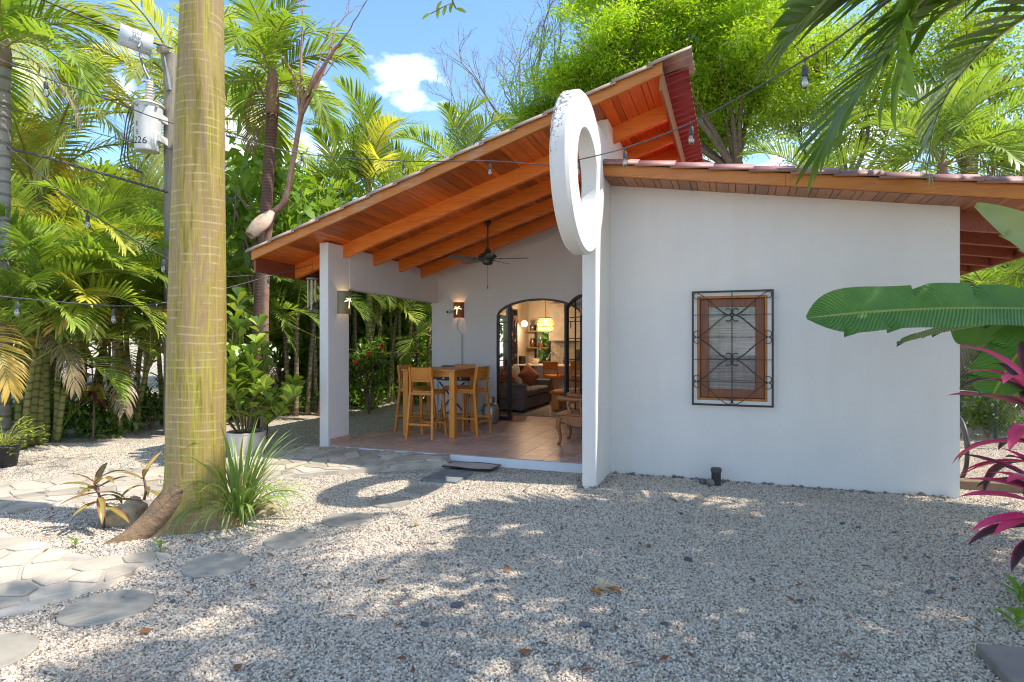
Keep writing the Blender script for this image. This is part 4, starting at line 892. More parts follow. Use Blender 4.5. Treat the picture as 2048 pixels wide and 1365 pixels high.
m = MB(); m.prism([(-3.4, 6.2), (-3.39, 6.72), (-2.98, 6.76), (-2.96, 6.22)], 'z', -.02, .035); tag(m.build('slate_slab', SLATE, None, bevel=.006), 'square blue-grey slate step in front of the doormat', 'slab')
m = MB(); m.prism([(1.17, 3.79), (1.5, 3.84), (2.2, 3.5), (2.1, 3.0), (1.35, 2.95), (1.2, 3.35)], 'z', .0, .055); tag(m.build('stone_slab', pm('brown_flagstone', (.27, .22, .18), (.17, .15, .135), scale=4, rough=.8, bmp=.5, bscale=14), None, bevel=.008), 'loose brown flagstone lying on the gravel in the foreground corner', 'slab')
MAT = pm('brown_doormat_pile', (.42, .345, .3), (.5, .42, .37), scale=5, rough=1, bmp=.15, bscale=200)
dm = thing('doormat', 'brown doormat with a black border lying before the white kerb', 'doormat', (-3.14, 7.12, .02))
m = MB(); nx_ = 16; P = []
for i in range(nx_ + 1):
    for j in range(7): x = -3.47 + .66 * i / nx_; y = 6.9 + .34 * j / 6; P.append((x, y, .042 + .005 * math.sin(i * .5) * math.cos(j * .4)))
m.add(P, [(i * 7 + j, (i + 1) * 7 + j, (i + 1) * 7 + j + 1, i * 7 + j + 1) for i in range(nx_) for j in range(6)]); mo = m.build('pile', MAT, dm, smooth=True); md = mo.modifiers.new('thickness', 'SOLIDIFY'); md.thickness = .012
m = MB(); B = [P[i * 7] for i in range(nx_ + 1)] + [P[nx_ * 7 + j] for j in range(1, 7)] + [P[i * 7 + 6] for i in range(nx_ - 1, -1, -1)] + [P[j] for j in range(5, -1, -1)]
m.tube([(x, y, z - .004) for x, y, z in B], .009, 6, False); m.build('border', BLACKP, dm)
bp = thing('vent_pipe', 'short capped black pipe standing in the gravel by the white wall', 'pipe', (.0, 7.1, 0)); px_ = gp(1433, 966); px_ = Vector((px_.x, 7.2, 0))
m = MB(); m.tube([px_ + Vector((0, 0, -.02)), px_ + Vector((0, 0, .15))], .052, 18); m.build('tube', BLACKP, bp, smooth=40); m = MB(); m.lathe([(.056, .15), (.06, .152), (.06, .185), (.052, .195), (0, .198)], 18, px_); m.build('cap', pm('grey_black_cap', (.05, .05, .052), rough=.5), bp, smooth=40)
ROCK = pm('brown_rock', (.27, .24, .2), (.18, .16, .14), scale=6, rough=.85, bmp=.5, bscale=20, vary=.2)
LIME = pm('tan_coral_rock', (.6, .47, .3), (.36, .27, .16), scale=6, rough=.95, bmp=1, bscale=16, bdist=.02)
DARKR = pm('dark_river_stone', (.07, .075, .085), (.12, .12, .125), scale=8, rough=.7, vary=.3)
def rock(label, loc, s, mat, seed, grp=None, name='rock', rough=.25):
    r = random.Random(seed); bm = bmesh.new(); bmesh.ops.create_icosphere(bm, subdivisions=3 if max(s) > .08 else 2, radius=1)
    from mathutils import noise as nz_
    for v in bm.verts:
        d = nz_.noise(v.co * 1.3 + Vector((seed, 0, 0))) * rough + nz_.noise(v.co * 3 + Vector((0, seed, 0))) * rough * .5
        v.co *= 1 + d
    me = bpy.data.meshes.new(name)
    for v in bm.verts: v.co = Vector((v.co.x * s[0], v.co.y * s[1], v.co.z * s[2]))
    bm.to_mesh(me); bm.free(); o = link(name, me, mat, None, Vector(loc), True); o.rotation_euler = (0, 0, r.uniform(0, 6)); return tag(o, label, name, grp)
rock('round brown pebble against the black capped pipe', px_ + Vector((-.06, -.07, .04)), (.06, .05, .045), ROCK, 3, None, 'stone')
rock('flat grey pebble just left of the black capped pipe', px_ + Vector((-.14, -.0, .03)), (.06, .05, .035), DARKR, 4, None, 'stone')
rp1 = gp(250, 1045); rock('rough tan rock wedged beside the left root of the trunk', rp1 + Vector((0, .05, .06)), (.2, .13, .12), LIME, 7, None, 'rock', .5)
rp2 = gp(530, 1028); rock('rough tan rock half hidden behind the long grass clump', rp2 + Vector((-.02, 0, .05)), (.14, .1, .1), LIME, 11, None, 'rock', .5)
rp3 = gp(300, 1020); rock('flat dark rock lying behind the trunk root', rp3 + Vector((0, 0, .02)), (.2, .1, .07), ROCK, 13, None, 'rock', .4)
drk = [(1376, 1122, .035), (915, 1214, .04), (850, 1253, .028), (1215, 1080, .02), (1590, 1258, .02), (1505, 1163, .02), (1363, 1030, .022), (1716, 1057, .02), (1788, 1068, .022), (1455, 1036, .018), (610, 1153, .018), (985, 1165, .018), (810, 1184, .022), (1170, 1253, .03), (1330, 1252, .024), (1600, 1205, .02), (935, 982, .016), (1105, 985, .02), (1860, 1188, .03), (760, 1143, .015), (1250, 1117, .014), (345, 1206, .02), (1685, 1050, .025), (1905, 1160, .02)]
odd = {(1376, 1122): 'flat blue-grey pebble by itself in the shade between brush flower and wall', (915, 1214): 'large dark stone lying at the edge of a sunny patch in the foreground', (850, 1253): 'dark pebble just in front of the large dark stone in the foreground', (1170, 1253): 'dark pebble below the brush flower and orange seed pods', (1860, 1188): 'brown-grey pebble nearest the pink ti plants on the gravel'}
for i, (a, bb, s) in enumerate(drk):
    p = gp(a, bb); rock(odd.get((a, bb), 'small dark pebble lying among the pale gravel'), p + Vector((0, 0, .008)), (s * 1.2, s * .8, s * .55), DARKR, 20 + i, 'dark pebbles scattered on the gravel', 'pebble', .2)
# broken stone gathered along the foot of the wall and fin
mm_ = MB(); wr_ = random.Random(14)
for k in range(150):
    if k < 110: x, y = wr_.uniform(-1.38, 2.2), 7.44 - abs(wr_.gauss(0, .05))
    else: x, y = wr_.uniform(-1.75, -1.36), wr_.uniform(6.5, 7.3); y = y if x < -1.62 or x > -1.43 else 6.58 - .05 * wr_.random()
    s = wr_.choice((.01, .014, .018, .024, .03)) * wr_.uniform(.7, 1.2); q_ = [Vector((math.cos(a) * math.cos(e), math.sin(a) * math.cos(e), math.sin(e) * .7)) * s * wr_.uniform(.8, 1.25) for e in (-.6, .5) for a in (0, 1.26, 2.5, 3.77, 5.0)] + [Vector((0, 0, s * .8))]
    mm_.add([v + Vector((x, y, s * .4)) for v in q_], [(i, (i + 1) % 5, 5 + (i + 1) % 5, 5 + i) for i in range(5)] + [(5 + i, 5 + (i + 1) % 5, 10) for i in range(5)])
tag(mm_.build('rubble', ROCK, None), 'loose brown stones gathered along the foot of the white wall', kind='stuff')
# fallen brush flowers and pods
FLUFF = pm('cream_flower_bristles', (.75, .62, .42), (.8, .72, .55), rough=.9, scale=30); POD = pm('orange_brown_pod', (.42, .19, .04), (.3, .12, .02), rough=.55, scale=20)
def brush(label, p, s, tilt):
    t = thing('fallen_flower', label, 'flower', p, 'fallen brush flowers on the gravel'); r = random.Random(int(p.x * 100)); m = MB()
    ax = Vector((math.sin(tilt) * .7, math.sin(tilt) * -.7, math.cos(tilt))).normalized()
    for k in range(70):
        d = (ax + Vector((r.gauss(0, .33), r.gauss(0, .33), r.gauss(0, .33)))).normalized(); m.tube([p, p + d * s * .6, p + d * s + Vector((0, 0, -.1 * s))], [.0012, .001, .0006], 3, False)
    m.build('bristles', FLUFF, t)
    m = MB(); m.lathe([(0, -.1 * s), (.14 * s, -.05 * s), (.16 * s, .1 * s), (.1 * s, .14 * s), (0, .1 * s)], 10, p); m.build('cup', POD, t, smooth=True); return t
for a, bb, s, tl, lb in ((1200, 1185, .1, .3, 'cream brush flower beside curled orange pods in the foreground'), (831, 1056, .08, .1, 'cream brush flower lying in the tree shade beyond the stepping stones'), (1393, 1001, .085, .9, 'cream brush flower lying near the black capped pipe')):
    brush(lb, gp(a, bb) + Vector((0, 0, .015)), s, tl)
pe = thing('seed_pod', 'curled orange seed pods lying beside the brush flower', 'seed pod', gp(1218, 1188))
for k, (a, bb) in enumerate(((1190, 1188), (1212, 1180), (1228, 1186))):
    p = gp(a, bb, .02); m = MB(); m.tube([p + Vector((.03 * math.cos(x), .012 * k, .02 * math.sin(x))) for x in [R(-20 + 200 * i / 8) for i in range(9)]], [.004, .01, .013, .014, .014, .013, .01, .007, .003], 6); m.build('pod_half', POD, pe, smooth=True)
# leaf litter
LIT = pm('dry_leaf', (.26, .09, .025), (.13, .06, .03), rough=.8, scale=12); m = MB(); lr = random.Random(4)
for k in range(330):
    a, d = lr.uniform(20, 2040), lr.uniform(2.8, 7.2); p = ray(a, 683) * d; p = Vector((p.x, p.y, .018 + lr.random() * .008))
    if p.x > -5.6 and p.y > 7.2: continue
    ln = lr.choice([.012, .016, .02, .03, .045]); w_ = ln * lr.uniform(.18, .5); th = lr.uniform(0, 6.28); u = Vector((math.cos(th), math.sin(th), lr.uniform(-.2, .3))) * ln; v_ = Vector((-math.sin(th), math.cos(th), lr.uniform(-.3, .4))) * w_
    m.add([p - u, p - u * .2 + v_, p + u, p - u * .2 - v_ + Vector((0, 0, .004))], [(0, 1, 2), (0, 2, 3)])
lo_ = m.build('leaf_litter', LIT, None); tag(lo_, 'dry brown leaf scraps scattered over the gravel', kind='stuff')

# ------------------------------------------------------------------ cables, lamps, transformer
def catm(P, k=10):
    P = [Vector(p) for p in P]; Q = []
    for i in range(len(P) - 1):
        p0, p1, p2, p3 = P[max(i - 1, 0)], P[i], P[i + 1], P[min(i + 2, len(P) - 1)]
        for j in range(k):
            t_ = j / k; Q.append(.5 * ((2 * p1) + (-p0 + p2) * t_ + (2 * p0 - 5 * p1 + 4 * p2 - p3) * t_ ** 2 + (-p0 + 3 * p1 - 3 * p2 + p3) * t_ ** 3))
    return Q + [P[-1]]
SOCK = pm('black_lamp_socket', (.03, .03, .03), (.07, .065, .06), rough=.5, scale=30)
bulbmesh = None
def light_string(label, P, bulbs, r=.0055):
    t = thing('light_string', label, 'string lights', P[0]); m = MB(); m.tube(catm(P), r, 6); m.build('cable', CABLE, t, smooth=True)
    for p in bulbs:
        p = Vector(p); m = MB(); m.tube([p + Vector((0, 0, .008)), p + Vector((0, 0, -.012))], [.009, .007], 8); m.tube([p + Vector((0, 0, -.012)), p + Vector((.002, 0, -.035))], .003, 5)
        m.lathe([(0, -.03), (.012, -.032), (.017, -.045), (.018, -.07), (.0165, -.088), (0, -.088)], 12, p); so_ = m.build('socket', SOCK, t, smooth=40)
        m = MB(); m.lathe([(.013, -.086), (.016, -.097), (.0225, -.118), (.0235, -.132), (.02, -.147), (.011, -.157), (0, -.16)], 14, p); m.build('bulb', BULB, t, smooth=True)
        m = MB(); m.tube([p + Vector((.004, 0, -.09)), p + Vector((.006, 0, -.125)), p + Vector((-.006, 0, -.125)), p + Vector((-.004, 0, -.09))], .0012, 4); m.build('filament', GREYM, t)
    return t
pA = [dp(2010, -190, 2.1), dp(1770, 4, 2.65), dp(1610, 120, 3.3), dp(1383, 246, 4.4), dp(1250, 297, 5.2), Vector((-1.47, 5.9, 3.42)), Vector((-1.7, 5.98, 3.41)), dp(980, 323, 6.65), dp(808, 323, 7.1), dp(604, 308, 7.0), dp(452, 271, 6.4), dp(330, 243, 5.8), dp(200, 194, 5.4), dp(92, 157, 5.1), dp(-60, 96, 4.7)]
light_string('string of clear bulbs running from the upper corner through the ring to the palms', pA, [dp(1610, 120, 3.3), dp(1383, 246, 4.4), dp(1250, 297, 5.2), Vector((-1.47, 5.9, 3.42)), dp(980, 323, 6.65), dp(808, 323, 7.1), dp(604, 308, 7.0), dp(92, 157, 5.1)])
pB = [dp(-60, 585, 5.0), dp(35, 597, 5.2), dp(225, 612, 5.4), dp(330, 606, 5.7), dp(450, 578, 6.8), dp(540, 553, 8.2), dp(625, 530, 9.1)]
light_string('low string of bulbs hanging level in front of the palm hedge', pB, [dp(35, 597, 5.2), dp(228, 612, 5.4), dp(537, 554, 8.1)])
pC = [dp(-60, 215, 4.6), dp(0, 280, 4.8), dp(90, 358, 5.1), dp(175, 424, 5.4), dp(330, 515, 6.0), dp(420, 552, 6.8), dp(500, 552, 8.4), dp(540, 550, 8.5)]
light_string('steeply falling string of bulbs crossing the palms towards the eaves', pC, [dp(175, 424, 5.4), dp(327, 514, 6.0)])
def wire(label, P, r, twist=0, name='overhead_cable'):
    t = thing(name, label, 'cable', P[0], 'overhead cables beside the palms'); Q = catm(P, 24)
    for k in range(max(1, twist)):
        m = MB(); m.tube([q + (Vector((0, math.cos(i * .9 + 2.1 * k), math.sin(i * .9 + 2.1 * k))) * r * 1.1 if twist else Vector()) for i, q in enumerate(Q)], r, 5, False); m.build('strand' if twist else 'cable', CABLE, t, smooth=True)
wire('thick grey power line slanting past the hooded cable joint', [dp(-40, -60, 9.0), dp(85, 0, 9.4), dp(240, 62, 10.0), dp(318, 90, 10.4), dp(345, 98, 10.5)], .016)
wire('twisted bundle of cables sagging among the yellow fronds', [dp(-60, 285, 9), dp(60, 307, 9.3), dp(230, 355, 9.8), dp(335, 385, 10.3)], .012, 3)
wire('thin white cable crossing the palm fronds', [dp(-40, 205, 9), dp(90, 236, 9.2), dp(230, 277, 10), dp(345, 300, 10.4)], .008)
POLEM = wood('grey_pole_wood', (.24, .21, .17), (.32, .28, .23), (.13, .11, .09), 'z', scale=8, vary=.05, rough=.85)
pb = gp(345, 683 + 1.62 * 1215 / 10.6); ptop = dp(341, 110, 10.6)
po = thing('utility_pole', 'grey wooden utility pole behind the big trunk carrying a transformer', 'utility pole', (pb.x, pb.y, 0))
m = MB(); m.tube([(pb.x, pb.y, 0), (pb.x, pb.y, 3), (ptop.x, ptop.y, ptop.z)], [.14, .13, .11], 12); m.build('pole', POLEM, po, smooth=40)
ip_ = dp(326, 96, 10.5); m = MB(); m.lathe([(0, -.1), (.05, -.1), (.11, -.07), (.06, -.045), (.105, -.02), (.055, .0), (.09, .025), (.04, .05), (0, .06)], 14, ip_); m.build('insulator', CERAM, po, smooth=30)
m = MB(); m.bar(ip_ + Vector((0, 0, -.1)), ip_ + Vector((.12, .02, -.75)), .07, .05); m.build('bracket', GREYM, po)
tf = thing('transformer', 'white drum transformer with a ribbed bushing hung from the utility pole', 'transformer', dp(293, 256, 10.4)); tcn_ = dp(296, 256, 10.3)
tl = Matrix.Rotation(R(3), 4, 'Y'); m = MB(); m.lathe([(.0, -.41), (.165, -.41), (.185, -.395), (.2, -.1), (.215, .3), (.215, .36), (.238, .365), (.238, .385), (.18, .41), (0, .42)], 28, tcn_, tl); m.build('tank', WHITEM, tf, smooth=35)
prof = [(.0, .42)]
for k in range(8): prof += [(.055, .43 + k * .045), (.075 - .002 * k, .445 + k * .045), (.055, .462 + k * .045)]
m = MB(); m.lathe(prof + [(0, .8)], 14, tcn_, tl); m.build('bushing', CERAM, tf, smooth=30)
hood = dp(276, 81, 10.05); bt = tcn_ + tl @ Vector((0, 0, .8))
m = MB(); m.tube(catm([bt, bt + Vector((-.15, 0, .25)), bt + Vector((-.22, 0, .5)), bt + Vector((-.1, 0, .75)), hood + Vector((0, 0, -.12))]), .02, 7); m.build('lead', GREYM, tf, smooth=True)
for zz in (.18, -.18):
    a = tcn_ + Vector((.2, .02, zz)); bb = Vector((ptop.x, ptop.y, a.z - .02)); m = MB(); m.bar(a, bb, .05, .12); m.build('bracket', WHITEM, tf)
for k in range(5):
    a = R(200 + 38 * k); m = MB(); m.tube([tcn_ + Vector((.2 * math.cos(a), .2 * math.sin(a), .3)), tcn_ + Vector((.265 * math.cos(a), .265 * math.sin(a), .31))], .022, 8); m.build('lug', GREYM, tf)
for k in range(3):
    m = MB(); a = tcn_ + Vector((-.26, -.02 + .04 * k, .3)); m.tube(catm([a, a + Vector((-.1, 0, .1)), a + Vector((-.22, 0, -.1 - .05 * k)), a + Vector((-.3, 0, -.55)), a + Vector((-.34 + .05 * k, 0, -.85)), a + Vector((-.05, .1, -1.0))]), .011, 5); m.build('wire', CABLE, tf, smooth=True)
CAMR = Matrix.Rotation(YAW, 4, 'Z') @ Matrix.Rotation(R(90), 4, 'X')
INK = pm('black_print', (.03, .03, .04), rough=.7); INK2 = pm('faded_grey_print', (.12, .13, .16), rough=.7)
def lettering(txt, size, mat, parent, place, bend=None):
    cu_ = bpy.data.curves.new('lettering', 'FONT'); cu_.body = txt; cu_.size = size; cu_.align_x = 'CENTER'; cu_.align_y = 'CENTER'; cu_.space_line = .8; cu_.resolution_u = 3
    tmp = bpy.data.objects.new('tmp', cu_); col.objects.link(tmp); dg = bpy.context.evaluated_depsgraph_get(); me = bpy.data.meshes.new_from_object(tmp.evaluated_get(dg)); bpy.data.objects.remove(tmp)
    me.materials.clear(); me.materials.append(mat); me.name = 'lettering'
    for v in me.vertices: v.co = place(v.co) - org(parent)
    o = bpy.data.objects.new('lettering', me); col.objects.link(o); o.parent = parent; ORG[o] = org(parent); return o
Q = math.atan2(-tcn_.y, -tcn_.x)    # towards the yard
def drum(a0, z0, r0):
    def f(c):
        z = z0 + c.y; r = .185 + (z + .395) / .7 * .03 + .004; a = Q + a0 + c.x / r; return tcn_ + tl @ Vector((r * math.cos(a), r * math.sin(a), z))
    return f
lettering('226', .16, INK, tf, drum(-.62, -.27, .22)); lettering('E', .11, INK, tf, drum(-.86, .0, .22)); lettering('5', .11, INK, tf, drum(-.86, -.14, .22))
hd = thing('cable_hood', 'white folded plastic hood over the power line reading Surf the Shack', 'sign', hood)
ax = (dp(318, 92, 10.35) - dp(230, 58, 9.95)).normalized(); up = Vector((0, 0, 1)) - ax * ax.z; up.normalize(); nrm = ax.cross(up)
if nrm.dot(Vector((0, 0, CH)) - hood) < 0: nrm = -nrm
HP = pm('white_plastic_hood', (.62, .65, .7), (.54, .57, .62), rough=.5)
m = MB(); hp = [(.03, -.33), (.055, -.1), (.03, .0), (0, .02), (-.03, .0), (-.055, -.1), (-.03, -.33)]
hc = dp(274, 66, 10.12)
m.add([hc + ax * sx * .24 + nrm * a + up * (b_ + .03) for sx in (-1, 1) for a, b_ in hp], [(i, i + 1, 7 + i + 1, 7 + i) for i in range(6)]); ho = m.build('cover', HP, hd, smooth=40); md = ho.modifiers.new('thickness', 'SOLIDIFY'); md.thickness = .006
for k in range(4): p = hc + ax * (-.2 + .13 * k) + nrm * .036 + up * -.27; m = MB(); m.tube([p, p + nrm * .015], .01, 8); m.build('rivet', GREYM, hd)
def onhood(c): return hc + ax * c.x + up * (c.y - .1) + nrm * (.062 - .0 + abs(min(0, c.y)) * -.1 + .0)
lettering('Surf\nthe\nShack', .095, INK2, hd, onhood)

# ------------------------------------------------------------------ foliage
ARECA = leafmat('areca_leaf', (.185, .285, .045), (.29, .385, .08), yellow=(.5, .43, .08))
ARECAD = leafmat('deep_green_palm_leaf', (.19, .28, .055), (.29, .37, .085), vary=.3)
COCO = leafmat('coconut_leaf', (.34, .39, .1), (.45, .47, .15), yellow=(.64, .5, .13), vary=.25)
GOLD = leafmat('yellowed_palm_leaf', (.62, .43, .08), (.66, .5, .16), vary=.2, tcol=(1.3, 1.1, .5))
FOX = leafmat('broad_palm_leaf', (.17, .26, .035), (.26, .34, .06), vary=.25)
DRY = leafmat('dry_brown_frond', (.24, .17, .1), (.34, .26, .16), vary=.2, trans=.2, tcol=(1, .9, .7))
FEATH = leafmat('feathery_tree_leaf', (.26, .42, .03), (.46, .56, .04), vary=.1, trans=.55)
LIGHTG = leafmat('light_tree_leaf', (.22, .33, .03), (.42, .49, .05), vary=.15, trans=.5)
BROAD = leafmat('glossy_broad_leaf', (.12, .22, .03), (.21, .31, .055), vary=.3, rough=.3)
DEEP = leafmat('dark_shrub_leaf', (.09, .17, .028), (.16, .25, .04), vary=.25, rough=.4)
CLUS = leafmat('clusia_leaf', (.19, .3, .05), (.3, .41, .06), vary=.3, rough=.33, trans=.25, yellow=(.42, .46, .06))
PALE = leafmat('pale_lime_leaf', (.32, .42, .06), (.42, .48, .1), vary=.2)
NEARF = leafmat('dark_near_palm_leaf', (.075, .15, .025), (.14, .22, .035), vary=.3)
GRASSM = leafmat('lemongrass_blade', (.2, .32, .07), (.32, .42, .13), vary=.3, trans=.3, yellow=(.32, .28, .12))
def barkm(name, c1, c2, ring, rs, vary=.1, bmp=.5):
    m, t, b, o = newmat(name); v = coords(t, (1, 1, 1)); f = noise(t, v, 9, 5, .65); c = ramp(t, f, [(.35, c1), (.65, c2)])
    wv = N(t, 'ShaderNodeTexWave', wave_type='BANDS', bands_direction='Z'); wv.inputs['Scale'].default_value = rs; wv.inputs['Distortion'].default_value = .6; L(t, v, wv.inputs['Vector'])
    c = mixc(t, c, ring, ramp(t, wv.outputs['Fac'], [(.8, (0, 0, 0)), (.93, (.8, .8, .8))])); c = rndval(t, c, vary)
    L(t, c, b.inputs['Base Color']); b.inputs['Roughness'].default_value = .8; bump(t, b, f, bmp, .01); return m
CANE = barkm('ringed_cane', (.22, .25, .06), (.34, .3, .09), (.1, .08, .04), 2.6, .3)
CANEB = barkm('brown_ringed_trunk', (.17, .11, .06), (.26, .19, .11), (.38, .32, .24), 3.0, .25)
REDTR = barkm('dark_red_brown_trunk', (.075, .035, .025), (.12, .06, .04), (.17, .1, .075), 6, .05)
GREYT = barkm('grey_palm_trunk', (.26, .24, .2), (.36, .33, .28), (.14, .12, .1), 1.6, .1)
BARK = pm('brown_bark', (.17, .11, .07), (.26, .18, .12), scale=9, rough=.9, bmp=.8, bscale=22, vary=.2)
BAREB = pm('grey_bare_bark', (.24, .2, .18), (.33, .28, .25), scale=9, rough=.9)
RACH = leafmat('yellow_green_rachis', (.26, .28, .05), (.36, .34, .08), vary=.1, trans=.05)
SHAFT = pm('crownshaft', (.26, .12, .085), (.2, .16, .07), scale=4, rough=.6, bmp=.2)

def frond(name, Ln, n, ll, wd, e0, e1, a0, a1, lift, droop, pet, seed, mats, tipk=.45, basek=.6):
    r = random.Random(seed); K = 22; pts = []; p = Vector((0, 0, 0)); T = []
    for i in range(K + 1):
        s = i / K; e = R(e0 + (e1 - e0) * s ** 1.25); d = Vector((math.cos(e), 0, math.sin(e))); pts.append(p.copy()); T.append(d); p = p + d * (Ln / K)
    m = MB(); m.tube(pts, [.018 * Ln / 2 * (1 - .85 * i / K) + .002 for i in range(K + 1)], 4); nr = len(m.f)
    side = Vector((0, 1, 0)); vs = []; fs = []
    for k in range(n):
        t_ = (k + .5) / n; s = (pet + (1 - pet) * t_) * K; i = min(int(s), K - 1); f_ = s - i
        P0 = pts[i].lerp(pts[i + 1], f_); Tn = T[i].lerp(T[i + 1], f_).normalized(); U = Tn.cross(side) * -1; U = side.cross(Tn) * -1 if U.z < 0 else U
        lf = ll * (basek + (1 - basek) * math.sin(PI * min(1, t_ * 1.25 + .05)) if t_ < .4 else basek + (1 - basek) - (1 - tipk) * ((t_ - .4) / .6) ** 2)
        a = R(a0 + (a1 - a0) * t_)
        for sg in (-1, 1):
            an = a + r.gauss(0, .05); li = R(lift + r.gauss(0, 7)); l_ = lf * r.uniform(.9, 1.08)
            D = Tn * math.cos(an) + (side * sg * math.cos(li) + U * math.sin(li)) * math.sin(an)
            W = U.cross(D).normalized() * wd * .5; q = P0.copy(); rowv = []
            for j, wk in enumerate((.45, 1.0, .72)):
                rowv += [q - W * wk, q + W * wk]; q = q + D * l_ * (.34, .36, .3)[j]; D = (D + Vector((0, 0, -1)) * droop * (.3 + .5 * j)).normalized()
            b0 = len(m.v); m.v += [tuple(x) for x in rowv] + [tuple(q)]
            m.f += [(b0, b0 + 1, b0 + 3, b0 + 2), (b0 + 2, b0 + 3, b0 + 5, b0 + 4), (b0 + 4, b0 + 5, b0 + 6)]
    me = bpy.data.meshes.new(name); me.from_pydata(m.v, [], m.f)
    for x in mats: me.materials.append(x)
    idx = np.zeros(len(m.f), dtype=np.int32); idx[:nr] = 1; me.polygons.foreach_set('material_index', idx); me.shade_smooth(); return me
def fset(Ln, n, ll, wd, e0, e1, a0, a1, lift, droop, pet, mat, k=4, seed=0, **kw):
    return [frond('frond', Ln, n, ll, wd, e0 + 4 * (i - k / 2), e1 - 6 * (i - k / 2), a0, a1, lift + 4 * (i % 3), droop * (.8 + .15 * i), pet, seed + i, [mat, RACH], **kw) for i in range(k)]
F_AR = fset(1.9, 34, .56, .036, 62, -38, 68, 24, 26, .34, .2, ARECA)
F_AD = fset(1.9, 34, .56, .036, 62, -38, 68, 24, 26, .34, .2, ARECAD, seed=10)
F_CO = fset(3.9, 62, .85, .046, 46, -58, 66, 26, 8, .75, .16, COCO, seed=20)
F_GO = fset(3.4, 52, .8, .045, 30, -75, 62, 26, 5, .85, .16, GOLD, k=3, seed=30)
F_FX = fset(2.1, 36, .62, .058, 58, -50, 66, 26, 22, .36, .14, FOX, seed=40)
F_GS = fset(1.8, 30, .5, .034, 40, -70, 62, 26, 10, .6, .2, GOLD, k=2, seed=50)
F_DR = fset(1.7, 26, .5, .03, -20, -85, 60, 26, 0, 1.0, .15, DRY, k=2, seed=60)
F_NR = fset(2.5, 26, .78, .075, 30, -62, 60, 24, 14, .42, .12, NEARF, k=3, seed=70)
F_MD = fset(2.1, 40, .66, .046, 52, -58, 64, 24, 12, .42, .14, FOX, seed=80)

GA = 2.39996
def place_frond(me, parent, p, az, pitch, s, roll=0):
    return put('frond', me, parent, p, (roll, -pitch, az), s)
def areca(label, x, y, hs, spread, seed, fset_=None, nf=6, mat=CANE, r0=.04, fs=1.0, gold=0, dry=0, group=None, lean=.28, zoff=0, low=0):
    r = random.Random(seed); t = thing('palm_clump', label, 'palm', (x, y, 0), group)
    for k, h in enumerate(hs):
        az = k * GA + r.uniform(0, 1); b_ = Vector((x + spread * math.cos(az) * r.uniform(.4, 1), y + spread * math.sin(az) * r.uniform(.4, 1), 0))
        ln = lean * h * r.uniform(.3, 1); tp = b_ + Vector((ln * math.cos(az), ln * math.sin(az), h)); md_ = b_.lerp(tp, .5) + Vector((-.08 * ln * math.cos(az), -.08 * ln * math.sin(az), 0)) * 2
        m = MB(); m.tube(catm([b_, md_, tp], 4), [r0 * (1.15 - .04 * i) for i in range(9)], 7); m.build('stem', mat, t, smooth=True)
        for j in range(nf):
            fm = r.choice(fset_ or F_AR); a = az + j * GA + r.uniform(-.3, .3); pit = R(18 - 62 * j / nf + r.uniform(-9, 9)); s = fs * r.uniform(.8, 1.1)
            if gold and r.random() < gold: fm = r.choice(F_GS)
            place_frond(fm, t, tp - Vector((0, 0, .05 * j)), a, pit, s, r.uniform(-.25, .25))
        for j in range(dry): place_frond(r.choice(F_DR), t, tp - Vector((0, 0, .25)), az + 2.2 * j + r.random(), 0, fs * .8)
    for j in range(low):
        a = r.uniform(0, 6.28); place_frond(r.choice(fset_ or F_AR), t, Vector((x + .2 * math.cos(a), y + .2 * math.sin(a), .1)), a, R(r.uniform(5, 25)), fs * r.uniform(.6, .85), r.uniform(-.3, .3))
    return t
def palm(label, x, y, h, fset_, nf, seed, mat, r0, r1, fs=1.0, top=None, shaft=None, gold=0, dry=0, hang=62, up=35, base=1.25, fgold=None):
    r = random.Random(seed); t = thing('palm', label, 'palm', (x, y, 0)); tx, ty = top or (x, y)
    P = catm([(x, y, -.05), (x + (tx - x) * .25, y + (ty - y) * .25, h * .35), (tx, ty, h)], 8)
    m = MB(); m.tube(P, [r0 * base * (1 - i / 4) + (r0 + (r1 - r0) * .25) * i / 4 if i < 4 else r0 + (r1 - r0) * i / (len(P) - 1) for i in range(len(P))], 12); m.build('trunk', mat, t, smooth=True)
    tp = Vector((tx, ty, h))
    if shaft: m = MB(); m.lathe([(r1 * .95, 0), (r1 * 1.22, .06), (r1 * 1.15, shaft * .5), (r1 * .8, shaft), (0, shaft + .05)], 14, tp); m.build('crownshaft', SHAFT, t, smooth=True); tp = tp + Vector((0, 0, shaft))
    for j in range(nf):
        fm = r.choice(fset_)
        if gold and j > nf * (1 - gold): fm = r.choice(fgold or F_GO)
        place_frond(fm, t, tp - Vector((0, 0, .02 * j)), j * GA + r.uniform(-.2, .2), R(up - (up + hang) * (j / nf) + r.uniform(-6, 6)), fs * r.uniform(.88, 1.1), r.uniform(-.2, .2))
    for j in range(dry): place_frond(r.choice(F_DR), t, tp - Vector((0, 0, .1)), 1.7 * j + r.random(), 0, fs)
    return t

